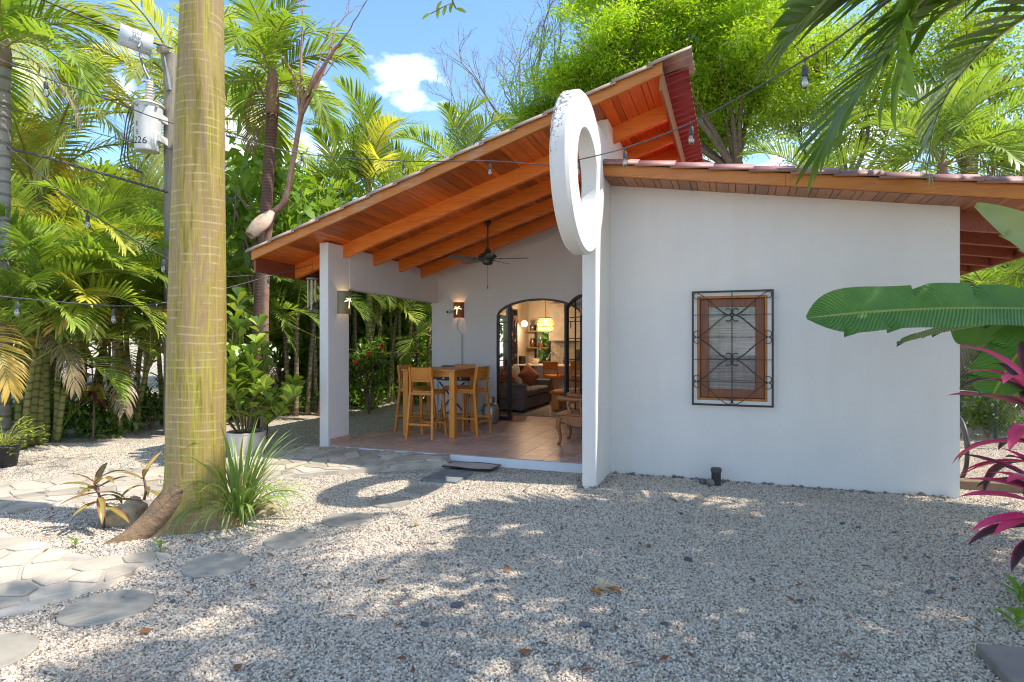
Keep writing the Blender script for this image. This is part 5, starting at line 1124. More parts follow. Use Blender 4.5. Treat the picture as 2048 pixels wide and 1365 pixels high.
# leaf-cloud meshes for trees and shrubs
def leafcloud(name, seed, R3, nc, nl, cr, ll, lw, hollow=.5, mat=None, up=.25, flat=.6):
    g_ = np.random.default_rng(seed); d = g_.normal(size=(nc, 3)); d /= np.linalg.norm(d, axis=1)[:, None]; rr_ = g_.uniform(hollow, 1, nc) ** .7
    lob = 1 + .22 * np.sin(d[:, 0] * 4 + seed) * np.cos(d[:, 1] * 5 + 1) + .15 * np.sin(d[:, 2] * 7 + seed)
    C_ = d * (rr_ * lob)[:, None] * np.array(R3); sz = cr * g_.uniform(.6, 1.35, nc)
    ix = np.repeat(np.arange(nc), nl); n = len(ix); off = g_.normal(size=(n, 3)) * np.array([1, 1, flat]) * .55; P = C_[ix] + off * sz[ix][:, None]
    D = g_.normal(size=(n, 3)) * .7 + off * .9 + np.array([0, 0, -up]); D /= np.linalg.norm(D, axis=1)[:, None]
    A = g_.normal(size=(n, 3)) * .6 + np.array([0, 0, 1.0]); W = np.cross(D, A); W /= np.linalg.norm(W, axis=1)[:, None] + 1e-9
    l_ = ll * g_.uniform(.6, 1.3, n)[:, None]; w_ = lw * g_.uniform(.7, 1.2, n)[:, None]; up_ = np.cross(W, D) * w_ * .35
    V = np.stack([P, P + D * l_ * .45 + W * w_ * .5 + up_, P + D * l_, P + D * l_ * .45 - W * w_ * .5 + up_], 1).reshape(-1, 3)
    me = bpy.data.meshes.new(name); me.vertices.add(4 * n); me.vertices.foreach_set('co', V.ravel().astype(np.float32)); me.loops.add(4 * n); me.loops.foreach_set('vertex_index', np.arange(4 * n, dtype=np.int32))
    me.polygons.add(n); me.polygons.foreach_set('loop_start', np.arange(0, 4 * n, 4, dtype=np.int32)); me.update(calc_edges=True)
    if mat: me.materials.append(mat)
    return me
def limbs(m, base, top, r0, spread, R3, c, n, seed, k=2):
    r = random.Random(seed); base, top, c = Vector(base), Vector(top), Vector(c)
    m.tube(catm([base, base.lerp(top, .5) + Vector((r.uniform(-.2, .2), r.uniform(-.2, .2), 0)), top], 5), [r0 * (1.3 - .06 * i) for i in range(11)], 9)
    for i in range(n):
        a = i * GA; e = r.uniform(-.2, .9); q = c + Vector((R3[0] * .75 * math.cos(a) * math.cos(e), R3[1] * .75 * math.sin(a) * math.cos(e), R3[2] * .75 * math.sin(e))); s = base.lerp(top, r.uniform(.65, 1))
        mid = s.lerp(q, .5) + Vector((r.uniform(-.3, .3), r.uniform(-.3, .3), r.uniform(-.2, .4))); m.tube(catm([s, mid, q], 4), [r0 * .55 * (1 - .1 * j) for j in range(9)], 5)
        for kk in range(k):
            q2 = q + Vector((r.gauss(0, .3) * R3[0], r.gauss(0, .3) * R3[1], r.gauss(0, .25) * R3[2])); m.tube([mid.lerp(q, r.random()), mid.lerp(q2, .6), q2], [r0 * .25, r0 * .18, r0 * .06], 4)
CLOUDS = {}
def tree(label, x, y, c, R3, cloud, seed, bark=BARK, r0=.14, n=8, group=None, scale=1, rz=0, name='tree', cat='tree'):
    t = thing(name, label, cat, (x, y, 0), group); m = MB(); limbs(m, (x, y, -.05), (c[0] * .6 + x * .4, c[1] * .6 + y * .4, c[2] - R3[2] * .45), r0, .5, R3, c, n, seed); m.build('trunk', bark, t, smooth=True)
    put('crown', cloud, t, c, (0, 0, rz), scale); return t
# ---- big green-barked trunk in the yard
GB, t, b, o = newmat('green_striped_bark'); v = coords(t, (1, 1, 1), False)
vs_ = coords(t, (6, 6, .5), False); f = noise(t, vs_, 2.6, 6, .65, .8); f2 = noise(t, coords(t, (9, 9, .35), False), 3, 5, .7, 1.5)
c = ramp(t, f, [(.3, (.13, .11, .015)), (.42, (.25, .19, .03)), (.52, (.33, .235, .07)), (.6, (.27, .175, .08)), (.74, (.37, .27, .15))])
c = mixc(t, c, (.42, .39, .02), ramp(t, f2, [(.54, (0, 0, 0)), (.61, (.62, .62, .62))]))
c = mixc(t, c, (.25, .195, .13), ramp(t, noise(t, vs_, 4.3, 4, .7, 2), [(.58, (0, 0, 0)), (.68, (.8, .8, .8))]))
wv = N(t, 'ShaderNodeTexWave', wave_type='BANDS', bands_direction='Z'); wv.inputs['Scale'].default_value = 4.6; wv.inputs['Distortion'].default_value = 5; wv.inputs['Detail'].default_value = 3; wv.inputs['Detail Scale'].default_value = .35; L(t, v, wv.inputs['Vector'])
ln_ = ramp(t, wv.outputs['Fac'], [(.86, (0, 0, 0)), (.96, (1, 1, 1))]); c = mixc(t, c, (.44, .36, .2), mixc(t, (0, 0, 0), mixc(t, ln_, ramp(t, noise(t, v, 7, 3, .6), [(.44, (0, 0, 0)), (.62, (1, 1, 1))]), 1.0, 'MULTIPLY'), .8))
wv2 = N(t, 'ShaderNodeTexWave', wave_type='BANDS', bands_direction='Z'); wv2.inputs['Scale'].default_value = 11; wv2.inputs['Distortion'].default_value = 4; wv2.inputs['Detail'].default_value = 3; L(t, v, wv2.inputs['Vector'])
c = mixc(t, c, (.16, .12, .06), ramp(t, wv2.outputs['Fac'], [(.85, (0, 0, 0)), (1, (.14, .14, .14))]))
# shade of the unlit flank painted brown into the bark, and corky foot
sx = N(t, 'ShaderNodeSeparateXYZ'); tcg = N(t, 'ShaderNodeTexCoord'); L(t, tcg.outputs['Object'], sx.inputs[0])
mr = N(t, 'ShaderNodeMapRange'); mr.inputs['From Min'].default_value = .02; mr.inputs['From Max'].default_value = .3; mr.inputs['To Min'].default_value = .75; mr.inputs['To Max'].default_value = 0; L(t, sx.outputs['Z'], mr.inputs['Value'])
mm = N(t, 'ShaderNodeMath', operation='MULTIPLY'); L(t, mr.outputs[0], mm.inputs[0]); L(t, ramp(t, noise(t, v, 5, 4, .6), [(.35, (0, 0, 0)), (.6, (1, 1, 1))]), mm.inputs[1]); c = mixc(t, c, (.2, .13, .08), mm.outputs[0])
mr2 = N(t, 'ShaderNodeMapRange'); mr2.inputs['From Min'].default_value = -.16; mr2.inputs['From Max'].default_value = -.22; L(t, sx.outputs['X'], mr2.inputs['Value']); c = mixc(t, c, (.24, .125, .04), mixc(t, (0, 0, 0), mr2.outputs[0], .85))
L(t, c, b.inputs['Base Color']); b.inputs['Roughness'].default_value = .7; bump(t, b, noise(t, vs_, 6, 5, .7, 1), .35, .012)
tx_, ty_ = -4.46, 4.05; tr_ = thing('tree', 'stout yellow-green trunk with ringed bark flaring into a buttress root on the gravel', 'tree', (tx_, ty_, 0))
lv = math.atan2(-math.sin(YAW) * 1, -math.cos(YAW)); m = MB(); zs_ = [-.05, .0, .04, .08, .13, .2, .28, .38, .5, .65, .85, 1.1, 1.4, 1.8, 2.3, 2.9, 3.6, 4.4, 5.4, 6.6]; n = 48; vs = []
rd = math.atan2(3.44 - ty_, -4.68 - tx_)
for z in zs_:
    base_r = .238 - .003 * z - .02 * max(0, z - 2)
    for k in range(n):
        a = 2 * PI * k / n; fl = max(0, 1 - z / .5) ** 2.0
        d_ = math.cos(a - rd); lobe = max(0, d_) ** 16 * .2 + max(0, math.cos(a - rd - 2.3)) ** 6 * .16 + max(0, math.cos(a - rd - 3.9)) ** 6 * .18 + .03
        r_ = base_r * (1 + .018 * math.sin(3 * a + z * .7) + .01 * math.sin(7 * a + z * 1.7)) + fl * lobe
        r_ *= 1 + .012 * math.sin(z * 2.1)
        vs.append((tx_ + r_ * math.cos(a) + .02 * z, ty_ + r_ * math.sin(a), z))
m.add(vs, [(i * n + k, i * n + (k + 1) % n, (i + 1) * n + (k + 1) % n, (i + 1) * n + k) for i in range(len(zs_) - 1) for k in range(n)]); m.build('trunk', GB, tr_, smooth=True)
m = MB(); rdv = Vector((math.cos(rd), math.sin(rd), 0)); rsd = Vector((-rdv.y, rdv.x, 0)); rx = Vector((tx_, ty_, 0)); vs = []; rr0 = random.Random(2)
RT = [(.16, .46, .15), (.24, .33, .14), (.32, .22, .125), (.42, .13, .1), (.52, .075, .078), (.62, .035, .055), (.7, .008, .035), (.76, -.02, .015)]
for d_, hz, wd_ in RT:
    for k in range(14): a = 2 * PI * k / 14; q = 1 + .12 * math.sin(3 * a + d_ * 22) + rr0.uniform(-.05, .05); vs.append(rx + rdv * (d_ - .0 * math.cos(a)) + rsd * (wd_ * math.cos(a) * q + .03 * math.sin(d_ * 9)) + Vector((0, 0, hz - .09 + (.1 + hz * .25) * math.sin(a) * q * .8)))
m.add(vs, [(i * 14 + k, i * 14 + (k + 1) % 14, (i + 1) * 14 + (k + 1) % 14, (i + 1) * 14 + k) for i in range(len(RT) - 1) for k in range(14)]); m.build('root', pm('corky_root_bark', (.24, .15, .08), (.15, .1, .06), scale=8, rough=.95, bmp=1, bscale=24, bdist=.02), tr_, smooth=True)
m = MB(); limbs(m, (tx_ + .13, ty_, 6.5), (tx_ + .2, ty_, 8.2), .17, .5, (2.6, 2.6, 1.4), (tx_, ty_, 9.3), 7, 3); m.build('limb', GB, tr_, smooth=True)
put('crown', leafcloud('crown', 91, (2.8, 2.8, 1.5), 60, 60, .5, .16, .07, .4, BROAD), tr_, (tx_, ty_, 9.4))

# ---- palm hedge along the left edge of the yard
def G(px, py): p = gp(px, py); return p.x, p.y
hedge = [
 (28, 900, [1.5, 2.3, 1.9, 2.6], 'palm clump with pale green canes at the left end of the hedge behind the pot', F_AR, .0),
 (88, 888, [1.7, 2.5, 2.1, 2.9, 1.4], 'palm clump of yellow canes in the hedge, left of the reddish ti plant', F_AR, .1),
 (165, 868, [1.6, 2.6, 2.0], 'palm clump low in the hedge beside the ti plant', F_AR, .05),
 (248, 866, [1.3, 2.2, 1.7, 2.6], 'palm clump with a skirt of brown roots just left of the big trunk', F_AR, 0),
 (340, 850, [1.8, 2.6, 2.2], 'palm clump in the hedge hidden mostly by the big trunk', F_AD, .05),
 (478, 836, [1.5, 2.3, 2.0], 'palm clump in the hedge behind the potted round-leaved shrub', F_AD, 0),
]
for i, (a, bb, hs_l, lb, fsx, gd) in enumerate(hedge):
    x, y = G(a, bb); areca(lb, x, y, hs_l, .24, 100 + i, fsx, 5, CANE, .043, 1.0, gd + .06, i % 2, None, .2, 0, 1)
    hr = random.Random(900 + i)
    for k in range(5):        # old fronds arching out over the yard
        az = -.5 + .75 * (k - 2) * .6 + hr.uniform(-.2, .2); place_frond(hr.choice(fsx), col.objects[-1].parent, (x + .1, y, hr.uniform(1.3, 2.5)), az, R(hr.uniform(-12, 12)), hr.uniform(.9, 1.15), hr.uniform(-.5, .5))
back = [
 (-30, 11.5, [2.6, 3.6, 3.1], 'tall green palm clump behind the hedge at the left edge of the yard', .1), (70, 12.5, [3.0, 4.0, 3.4, 2.2], 'tall palm clump with some golden fronds behind the left end of the hedge', .35),
 (165, 12.6, [2.7, 3.6, 3.2], 'tall palm clump behind the hedge below the transformer', .15), (262, 13.2, [2.8, 3.8, 3.3], 'tall palm clump behind the hedge just left of the big trunk', .15),
 (395, 13.5, [2.6, 3.6], 'tall palm clump behind the hedge and behind the big trunk', .1), (470, 14.0, [2.9, 3.5, 2.3], 'tall palm clump right of the big trunk behind the round-leaved shrub', .0)]
for i, (a, d, hs_l, lb, gd) in enumerate(back):
    p = dp(a, 683, d); areca(lb, p.x, p.y, hs_l, .35, 140 + i, F_AD if i % 2 else F_AR, 7, CANE, .05, 1.15, gd, 1 if i in (1, 3) else 0, None, .2)
# palms seen through the open side of the porch: slim brown trunks
side_ = [(592, 832, [2.9, 3.4, 2.3], 'palm clump with slim leaning trunks left of the porch pillar'), (640, 826, [3.2, 2.6], 'palm with bare brown trunks hidden partly by the porch pillar'),
 (715, 812, [2.4, 3.3, 2.9], 'palm clump with root-skirted brown trunks seen just right of the pillar'), (758, 808, [3.4, 2.9, 3.7], 'palm clump with slim trunks in the middle of the porch opening'),
 (800, 806, [3.1, 2.7, 3.4], 'palm clump with yellow-green trunks behind the bar table'), (850, 803, [2.5, 3.2, 2.0], 'palm clump beside the rear porch wall, seen through the opening')]
for i, (a, bb, hs_l, lb) in enumerate(side_):
    x, y = G(a, bb); areca(lb, x, y, hs_l, .28, 170 + i, F_AD if i % 2 else F_AR, 6, CANEB if i != 4 else CANE, .05, .95, 0, 0, None, .16, 0, 0)
p = dp(660, 683, 17); areca('palm clump far behind the hedge left of the pillar', p.x, p.y, [3.2, 2.5, 3.8], .4, 190, F_AD, 7, CANEB, .05, 1.2)
p = dp(780, 683, 19); areca('palm clump far behind the porch opening', p.x, p.y, [3.0, 2.2, 3.6], .4, 191, F_AD, 7, CANEB, .05, 1.2)
# ---- tall palms
p = dp(5, 683, 9.2); palm('tall palm with a grey ringed trunk at the left edge, fronds spreading to the right', p.x, p.y, 5.75, F_FX, 11, 201, GREYT, .11, .1, .92, None, .45, 0, 1, 62, 30)
p = dp(-70, 683, 12.5); palm('coconut palm with long yellowish fronds hanging in from beyond the left edge', p.x, p.y, 7.4, F_CO, 20, 202, GREYT, .16, .13, 1.1, None, None, .2, 0, 55, 45)
p = dp(75, 683, 14); palm('low coconut palm with golden fronds behind the left end of the hedge', p.x, p.y, 4.9, F_CO, 17, 203, GREYT, .15, .13, 1.0, None, None, .5, 1, 65, 40)
p = dp(375, 683, 15); palm('coconut palm with dark green fronds fanning out behind the utility pole', p.x, p.y, 7.2, F_CO, 19, 204, GREYT, .15, .13, 1.0, None, None, 0, 0, 55, 45)
bx = dp(508, 683, 10.4); tp_ = dp(545, 683, 10.4)
palm('palm with a dark red-brown trunk and smooth brown crownshaft left of the porch roof', bx.x, bx.y, 5.5, F_MD, 17, 231, REDTR, .105, .095, .86, (tp_.x, tp_.y), .75, 0, 2, 58, 42)
p = dp(738, 683, 14.5); palm('bushy palm with a pale shaft above the porch roof edge, fronds partly browned', p.x, p.y, 4.7, F_AR, 17, 206, CANE, .09, .08, 1.3, None, .5, .06, 2, 55, 62, fgold=F_GS)
p = dp(690, 683, 16); palm('slender palm left of the bushy palm above the porch roof', p.x, p.y, 4.6, F_AD, 13, 207, CANE, .08, .07, 1.35, None, .4, 0, 1, 60, 50)
p = dp(925, 683, 20); palm('small palm crown peeping over the porch roof under the bare tree', p.x, p.y, 6.6, F_AD, 12, 208, CANE, .1, .09, 1.5, None, .4, 0, 0, 50, 55)
p = dp(815, 683, 17); palm('low palm with golden fronds just above the porch roof edge', p.x, p.y, 4.5, F_AR, 14, 209, CANE, .08, .07, 1.3, None, .35, .12, 1, 60, 50, fgold=F_GS)
# dried spathe on the trunk
m = MB(); a0_ = dp(545, 425, 9.9); a1_ = dp(500, 472, 9.7); ax = (a1_ - a0_).normalized(); u_ = ax.cross(Vector((0, 0, 1))).normalized(); w_ = u_.cross(ax); vs = []
for i in range(11):
    s = i / 10; cpos = a0_.lerp(a1_, s); rr_ = .05 + .13 * math.sin(PI * min(1, s * .85)) 
    for k in range(13):
        a = R(-110 + 220 * k / 12); vs.append(cpos + u_ * rr_ * math.sin(a) * 1.1 + w_ * rr_ * (math.cos(a) - .3) + w_ * .012 * math.sin(k * 2.4 + s * 3))
m.add(vs, [(i * 13 + k, (i + 1) * 13 + k, (i + 1) * 13 + k + 1, i * 13 + k + 1) for i in range(10) for k in range(12)])
sp_ = m.build('palm_spathe', pm('dry_tan_spathe', (.56, .42, .3), (.42, .28, .19), scale=7, rough=.7, stretch=(1, 1, 1), bmp=.4, bscale=25), None, smooth=True); tag(sp_, 'dry tan palm spathe hanging on the dark red trunk', 'spathe'); md = sp_.modifiers.new('thickness', 'SOLIDIFY'); md.thickness = .012
# ---- bare-limbed small tree beside that palm
def branching(m, p, d, ln, r, depth, rnd, up=.12, n=5, spread=.55, kids=(2, 3), shrink=.72):
    P = [p]; q = p.copy(); dd = d.copy()
    for i in range(3):
        dd = (dd + Vector((rnd.gauss(0, .13), rnd.gauss(0, .13), rnd.gauss(0, .1) + up * .3))).normalized(); q = q + dd * ln / 3; P.append(q.copy())
    m.tube(P, [r, r * .9, r * .8, r * .68], n if depth > 2 else 3, False)
    if depth == 0: return
    for k in range(rnd.randint(*kids)):
        a = Vector((rnd.gauss(0, 1), rnd.gauss(0, 1), rnd.gauss(0, .8))).normalized(); branching(m, P[-1] if k < 2 else P[2], (dd + a * spread + Vector((0, 0, up))).normalized(), ln * shrink * rnd.uniform(.8, 1.15), r * .64, depth - 1, rnd, up, n, spread, kids, shrink)
p = dp(528, 683, 10.1); t = thing('tree', 'thin bare-limbed tree leaning beside the dark red palm trunk', 'tree', (p.x, p.y, 0)); m = MB(); q = [Vector((p.x, p.y, 0)), dp(535, 480, 10), dp(570, 400, 9.9), dp(590, 300, 9.8), dp(607, 200, 9.7)]
Q_ = catm(q, 5); m.tube(Q_, [.065 - .0016 * i for i in range(len(Q_))], 8); rn = random.Random(5)
for tgt in ((640, 120), (672, 55), (605, 60), (560, 110), (700, 60), (650, 150)):
    e = dp(*tgt, 9.7 + rn.uniform(-.6, .6)); m.tube(catm([Q_[-1 - rn.randint(0, 3)], Q_[-1].lerp(e, .5) + Vector((rn.uniform(-.1, .1), 0, rn.uniform(-.1, .1))), e], 4), [.035, .033, .03, .028, .025, .022, .018, .014, .01], 6)
    branching(m, e, (e - Q_[-1]).normalized(), .35, .012, 2, rn, .1, 4)
m.build('trunk', pm('reddish_thin_bark', (.25, .13, .09), (.34, .22, .16), scale=10, rough=.8, bmp=.4), t, smooth=True)
# ---- bare grey tree beyond the roof
p = dp(1065, 683, 24); t = thing('tree', 'leafless grey tree with fine twigs against the sky behind the porch roof', 'tree', (p.x, p.y, 0)); m = MB(); rn = random.Random(12); tp_ = dp(1062, 300, 24); m.tube(catm([p - Vector((0, 0, CH)), p + Vector((.1, 0, 3)), tp_], 5), [.2 - .008 * i for i in range(11)], 8)
for a, bb in ((1010, 190), (955, 165), (1040, 110), (1085, 60), (985, 240), (1120, 90), (930, 245), (1075, 200)):
    e = dp(a, bb, 24 + rn.uniform(-1.5, 1.5)); s0 = p.lerp(tp_, .95) if bb < 200 else p + (tp_ - p) * .8; mid = s0.lerp(e, .5) + Vector((rn.uniform(-.3, .3), 0, rn.uniform(-.1, .4))); m.tube(catm([s0, mid, e], 5), [.075 - .005 * i for i in range(11)], 5, False)
    for f_ in (.45, .7, 1.0): branching(m, s0.lerp(mid, f_ * 2) if f_ < .5 else mid.lerp(e, f_ * 2 - 1), (e - s0 + Vector((0, 0, .3))).normalized(), .95 * (1.2 - .3 * f_), .03, 4, rn, .1, 4, .6, (2, 3), .74)
m.build('trunk', BAREB, t)
# ---- large feathery tree beyond the house, with layered sprays
CL_F = leafcloud('crown', 7, (1, 1, 1), 1, 1, 1, 1, 1)
def bigtree(label, x, y, lobes, mat, seed, bark, r0, ll, lw, nl, cr, dens=1.0, hollow=.45):
    t = thing('tree', label, 'tree', (x, y, 0)); m = MB(); rn_ = random.Random(seed)
    top = Vector((x, y, min(l[0][2] for l in lobes) * .8)); m.tube(catm([Vector((x, y, -.1)), Vector((x + .2, y, top.z * .5)), top], 5), [r0 * (1.25 - .05 * i) for i in range(11)], 10)
    for c_, R3 in lobes:
        c_ = Vector(c_); mid = top.lerp(c_, .5) + Vector((rn_.uniform(-.5, .5), rn_.uniform(-.5, .5), -.3)); m.tube(catm([top - Vector((0, 0, .4)), mid, c_], 5), [r0 * .5 * (1 - .07 * i) for i in range(11)], 6)
        for k in range(7): e = c_ + Vector((rn_.gauss(0, .55) * R3[0], rn_.gauss(0, .55) * R3[1], rn_.gauss(0, .5) * R3[2])); m.tube([mid.lerp(c_, rn_.random()), c_.lerp(e, .5) + Vector((0, 0, .1)), e], [r0 * .18, r0 * .1, r0 * .04], 4)
    m.build('trunk', bark, t, smooth=True)
    for k, (c_, R3) in enumerate(lobes):
        vol = (R3[0] * R3[1] * R3[2]) ** (2 / 3); put('crown', leafcloud('crown', seed * 31 + k, R3, int(vol * 9 * dens) + 8, nl, cr, ll, lw, hollow, mat), t, c_)
    return t
def lob(px, py, d, r, sq=.75): p = dp(px, py, d); rr_ = r * d / 1215; return ((p.x, p.y, p.z), (rr_, rr_, rr_ * sq))
bp_ = dp(1475, 683, 21)
bigtree('huge bright green feathery-leaved tree towering behind the roof ridge', bp_.x, bp_.y,
        [lob(1130, 195, 22, 95), lob(1235, 95, 21, 115), lob(1215, 190, 23, 110), lob(1345, 40, 21.5, 120), lob(1440, 120, 21, 125), lob(1330, 170, 23, 110), lob(1500, 30, 21, 120), lob(1230, -25, 22, 115), lob(1400, -70, 22, 130), lob(1075, 235, 23, 55), lob(1470, 235, 22, 90), lob(1550, 130, 22, 100), lob(1390, 250, 23, 70)], FEATH, 3, BARK, .24, .16, .045, 260, .52, 2.0)
bp_ = dp(1690, 683, 19)
bigtree('light green leafy tree behind the wing roof, right of the feathery tree', bp_.x, bp_.y, [lob(1620, 90, 19, 100), lob(1720, 170, 18.5, 110), lob(1660, 240, 19, 90), lob(1800, 80, 19, 120), lob(1590, 220, 20, 80), lob(1780, 250, 19, 90)], LIGHTG, 5, BARK, .17, .14, .055, 150, .55, 1.0)
bp_ = dp(1960, 683, 16.5)
bigtree('yellow-green leafy tree behind the far end of the wing roof', bp_.x, bp_.y, [lob(1900, 230, 17, 100), lob(2010, 150, 16, 110), lob(2080, 270, 16, 100), lob(1890, 110, 17, 100), lob(2000, 310, 17, 80), lob(1960, 30, 16, 120)], LIGHTG, 6, BARK, .16, .13, .055, 150, .5, 1.0)
for a, d, h, sd, lb in ((1885, 12.5, 5.0, 221, 'palm with a pale ringed trunk leaning left behind the wing roof'), (1930, 13.2, 5.4, 222, 'palm with a pale ringed trunk behind the wing roof near the edge'), (1640, 15, 4.9, 223, 'palm with drooping dark fronds behind the middle of the wing roof'), (2060, 13, 4.6, 224, 'palm at the far end of the wing roof, cut off by the edge'), (1760, 16, 4.4, 225, 'low palm just above the wing roof with dark fronds')):
    p = dp(a, 683, d); q = dp(a + (110 if sd < 223 else 10), 683, d); palm(lb, q.x, q.y, h, F_AD, 13, sd, GREYT, .1, .085, 1.15, (p.x, p.y), .35, 0, 1, 62, 45)
for i, (a, d, hs_l, lb) in enumerate(((1960, 13, [2.2, 2.8, 1.7], 'palm clump behind the wire fence beside the white wall'), (2040, 11.5, [1.8, 2.4, 2.9], 'palm clump behind the wire fence at the edge of the yard'), (2010, 15, [3.0, 2.4, 3.4], 'taller palm clump deep behind the wire fence'))):
    p = dp(a, 683, d); areca(lb, p.x, p.y, hs_l, .35, 230 + i, F_AD, 6, CANEB, .05, 1.1, 0, 1, None, .2, 0, 1)
# ---- single-leaf meshes with uv across the blade
def blade(name, Ln, W, prof, bend, fold, mats, n=10, nc=4, wavy=0, seed=0, twist=0):
    """prof(s) -> half width share; bend = total droop angle in radians; fold = V angle of the halves"""
    r = random.Random(seed); p = Vector((0, 0, 0)); vs = []; uv = []; e = 0; ph = r.uniform(0, 6)
    for i in range(n + 1):
        s = i / n; e = -bend * s ** 1.4; d = Vector((math.cos(e), 0, math.sin(e))); U = Vector((-math.sin(e), 0, math.cos(e))); hw = W / 2 * prof(s)
        for j in range(nc + 1):
            c_ = j / nc * 2 - 1; a = twist * s; y = hw * c_ * math.cos(fold); z = hw * abs(c_) * math.sin(fold) + (wavy * hw * math.sin(s * 17 + ph + c_) * abs(c_))
            vs.append(p + Vector((0, 1, 0)) * (y * math.cos(a) - z * math.sin(a)) + U * (z * math.cos(a) + y * math.sin(a))); uv.append((s, j / nc))
        p = p + d * (Ln / n)
    q = nc + 1; fs = [(i * q + j, i * q + j + 1, (i + 1) * q + j + 1, (i + 1) * q + j) for i in range(n) for j in range(nc)]
    me = bpy.data.meshes.new(name); me.from_pydata([tuple(v) for v in vs], [], fs); u = me.uv_layers.new(name='uv')
    for lp in me.loops: u.data[lp.index].uv = uv[lp.vertex_index]
    for x in (mats if isinstance(mats, (list, tuple)) else [mats]): me.materials.append(x)
    me.shade_smooth(); return me
def lance(s): return max(.02, math.sin(PI * min(1, s * .93 + .07)) ** .8)
def obov(s): return max(.06, (s ** .75) * (1 - max(0, (s - .72) / .28) ** 2.2) ** .5 * 1.0) if s < .999 else .12
def strap(s): return (.5 + .5 * min(1, s * 4)) * (1 - max(0, (s - .55) / .45) ** 1.7) + .01
def orient(ob, d, up=(0, 0, 1), parent=None, p=None, s=1):
    X = Vector(d).normalized(); Y = Vector(up).cross(X); Y = Y.normalized() if Y.length > 1e-4 else Vector((0, 1, 0)); Z = X.cross(Y)
    M_ = Matrix((X, Y, Z)).transposed().to_4x4(); ob.matrix_basis = Matrix.Translation(Vector(p) - org(parent)) @ M_ @ Matrix.Scale(s, 4)
def leaf(name, me, parent, p, d, up=(0, 0, 1), s=1):
    ob = bpy.data.objects.new(name, me); col.objects.link(ob); ob.parent = parent; orient(ob, d, up, parent, p, s); return ob

# ---- round-leaved shrub in the pale pot
pp = gp(493, 917); pp.z = 0
t = thing('potted_shrub', 'round-leaved green shrub in a cream pot beside the flagstone path', 'potted plant', pp)
m = MB(); m.lathe([(.0, 0), (.2, 0), (.235, .05), (.25, .2), (.255, .355), (.262, .36), (.262, .372), (.235, .372), (.23, .33), (0, .33)], 32, pp); m.build('pot', CERAM, t, smooth=40)
m = MB(); m.lathe([(0, .345), (.228, .34)], 20, pp); m.build('soil', pm('dark_soil', (.06, .045, .03), rough=1, bmp=.8, bscale=50), t)
CLL = [blade('leaf', .2, .14, obov, .35 + .2 * i, .18, CLUS, 6, 4, 0, i) for i in range(3)]
rn = random.Random(21); m = MB(); stems = []
for k in range(13):
    az = k * GA; tall = k % 3 == 0; h = rn.uniform(1.5, 2.05) if k in (0, 4, 9) else rn.uniform(.45, 1.3); sp = rn.uniform(.25, .62) * (1.1 if h < 1.2 else .45)
    e = pp + Vector((sp * math.cos(az), sp * math.sin(az), .35 + h * .92)); b0 = pp + Vector((.1 * math.cos(az), .1 * math.sin(az), .33)); P = catm([b0, b0.lerp(e, .5) + Vector((.12 * math.cos(az), .12 * math.sin(az), .05)), e], 6); m.tube(P, [.014 - .0007 * i for i in range(len(P))], 6); stems.append((P, az))
    for j in range(2): s_ = P[5 + 3 * j]; e2 = s_ + Vector((rn.gauss(0, .2), rn.gauss(0, .2), rn.uniform(.12, .3))); P2 = catm([s_, s_.lerp(e2, .5) + Vector((0, 0, .03)), e2], 4); m.tube(P2, .007, 5); stems.append((P2, rn.uniform(0, 6)))
m.build('stem', pm('green_brown_stem', (.15, .13, .05), rough=.8), t, smooth=True)
for P, az in stems:
    L_ = len(P)
    for i in range(max(1, L_ // 4), L_, 1):
        for s in (0, PI):
            a = az + i * PI / 2 + s; f_ = i / (L_ - 1); d = Vector((math.cos(a), math.sin(a), rn.uniform(.5, 1.7) + (.5 if i == L_ - 1 else 0)))
            if rn.random() < .8: leaf('leaf', rn.choice(CLL), t, P[i], d, (rn.gauss(0, .3), rn.gauss(0, .3), 1), rn.uniform(.85, 1.2))
# ---- long grass clump at the foot of the trunk
gp_ = gp(478, 1046); t = thing('lemongrass', 'long arching grass clump growing at the foot of the big trunk', 'grass clump', (gp_.x, gp_.y, 0))
BL = [blade('blade', .95, .024, strap, b_, .25, GRASSM, 12, 2, 0, i, tw) for i, (b_, tw) in enumerate(((.5, .2), (1.0, .5), (1.6, -.4), (2.2, .7), (2.7, -.6)))]
rn = random.Random(8)
for k in range(210):
    az = rn.uniform(0, 6.28); ou = rn.random() ** 1.2; d = Vector((math.cos(az) * (.1 + .72 * ou), math.sin(az) * (.1 + .72 * ou), 1.0)); o_ = .1 * rn.random()
    leaf('blade', BL[min(4, int(ou * 4 + rn.random() * 1.5))], t, (gp_.x + o_ * math.cos(az), gp_.y + o_ * math.sin(az), rn.uniform(0, .05)), d, (-math.cos(az), -math.sin(az), .3), rn.uniform(.55, 1.05) * (1.0 if ou < .6 else .85))
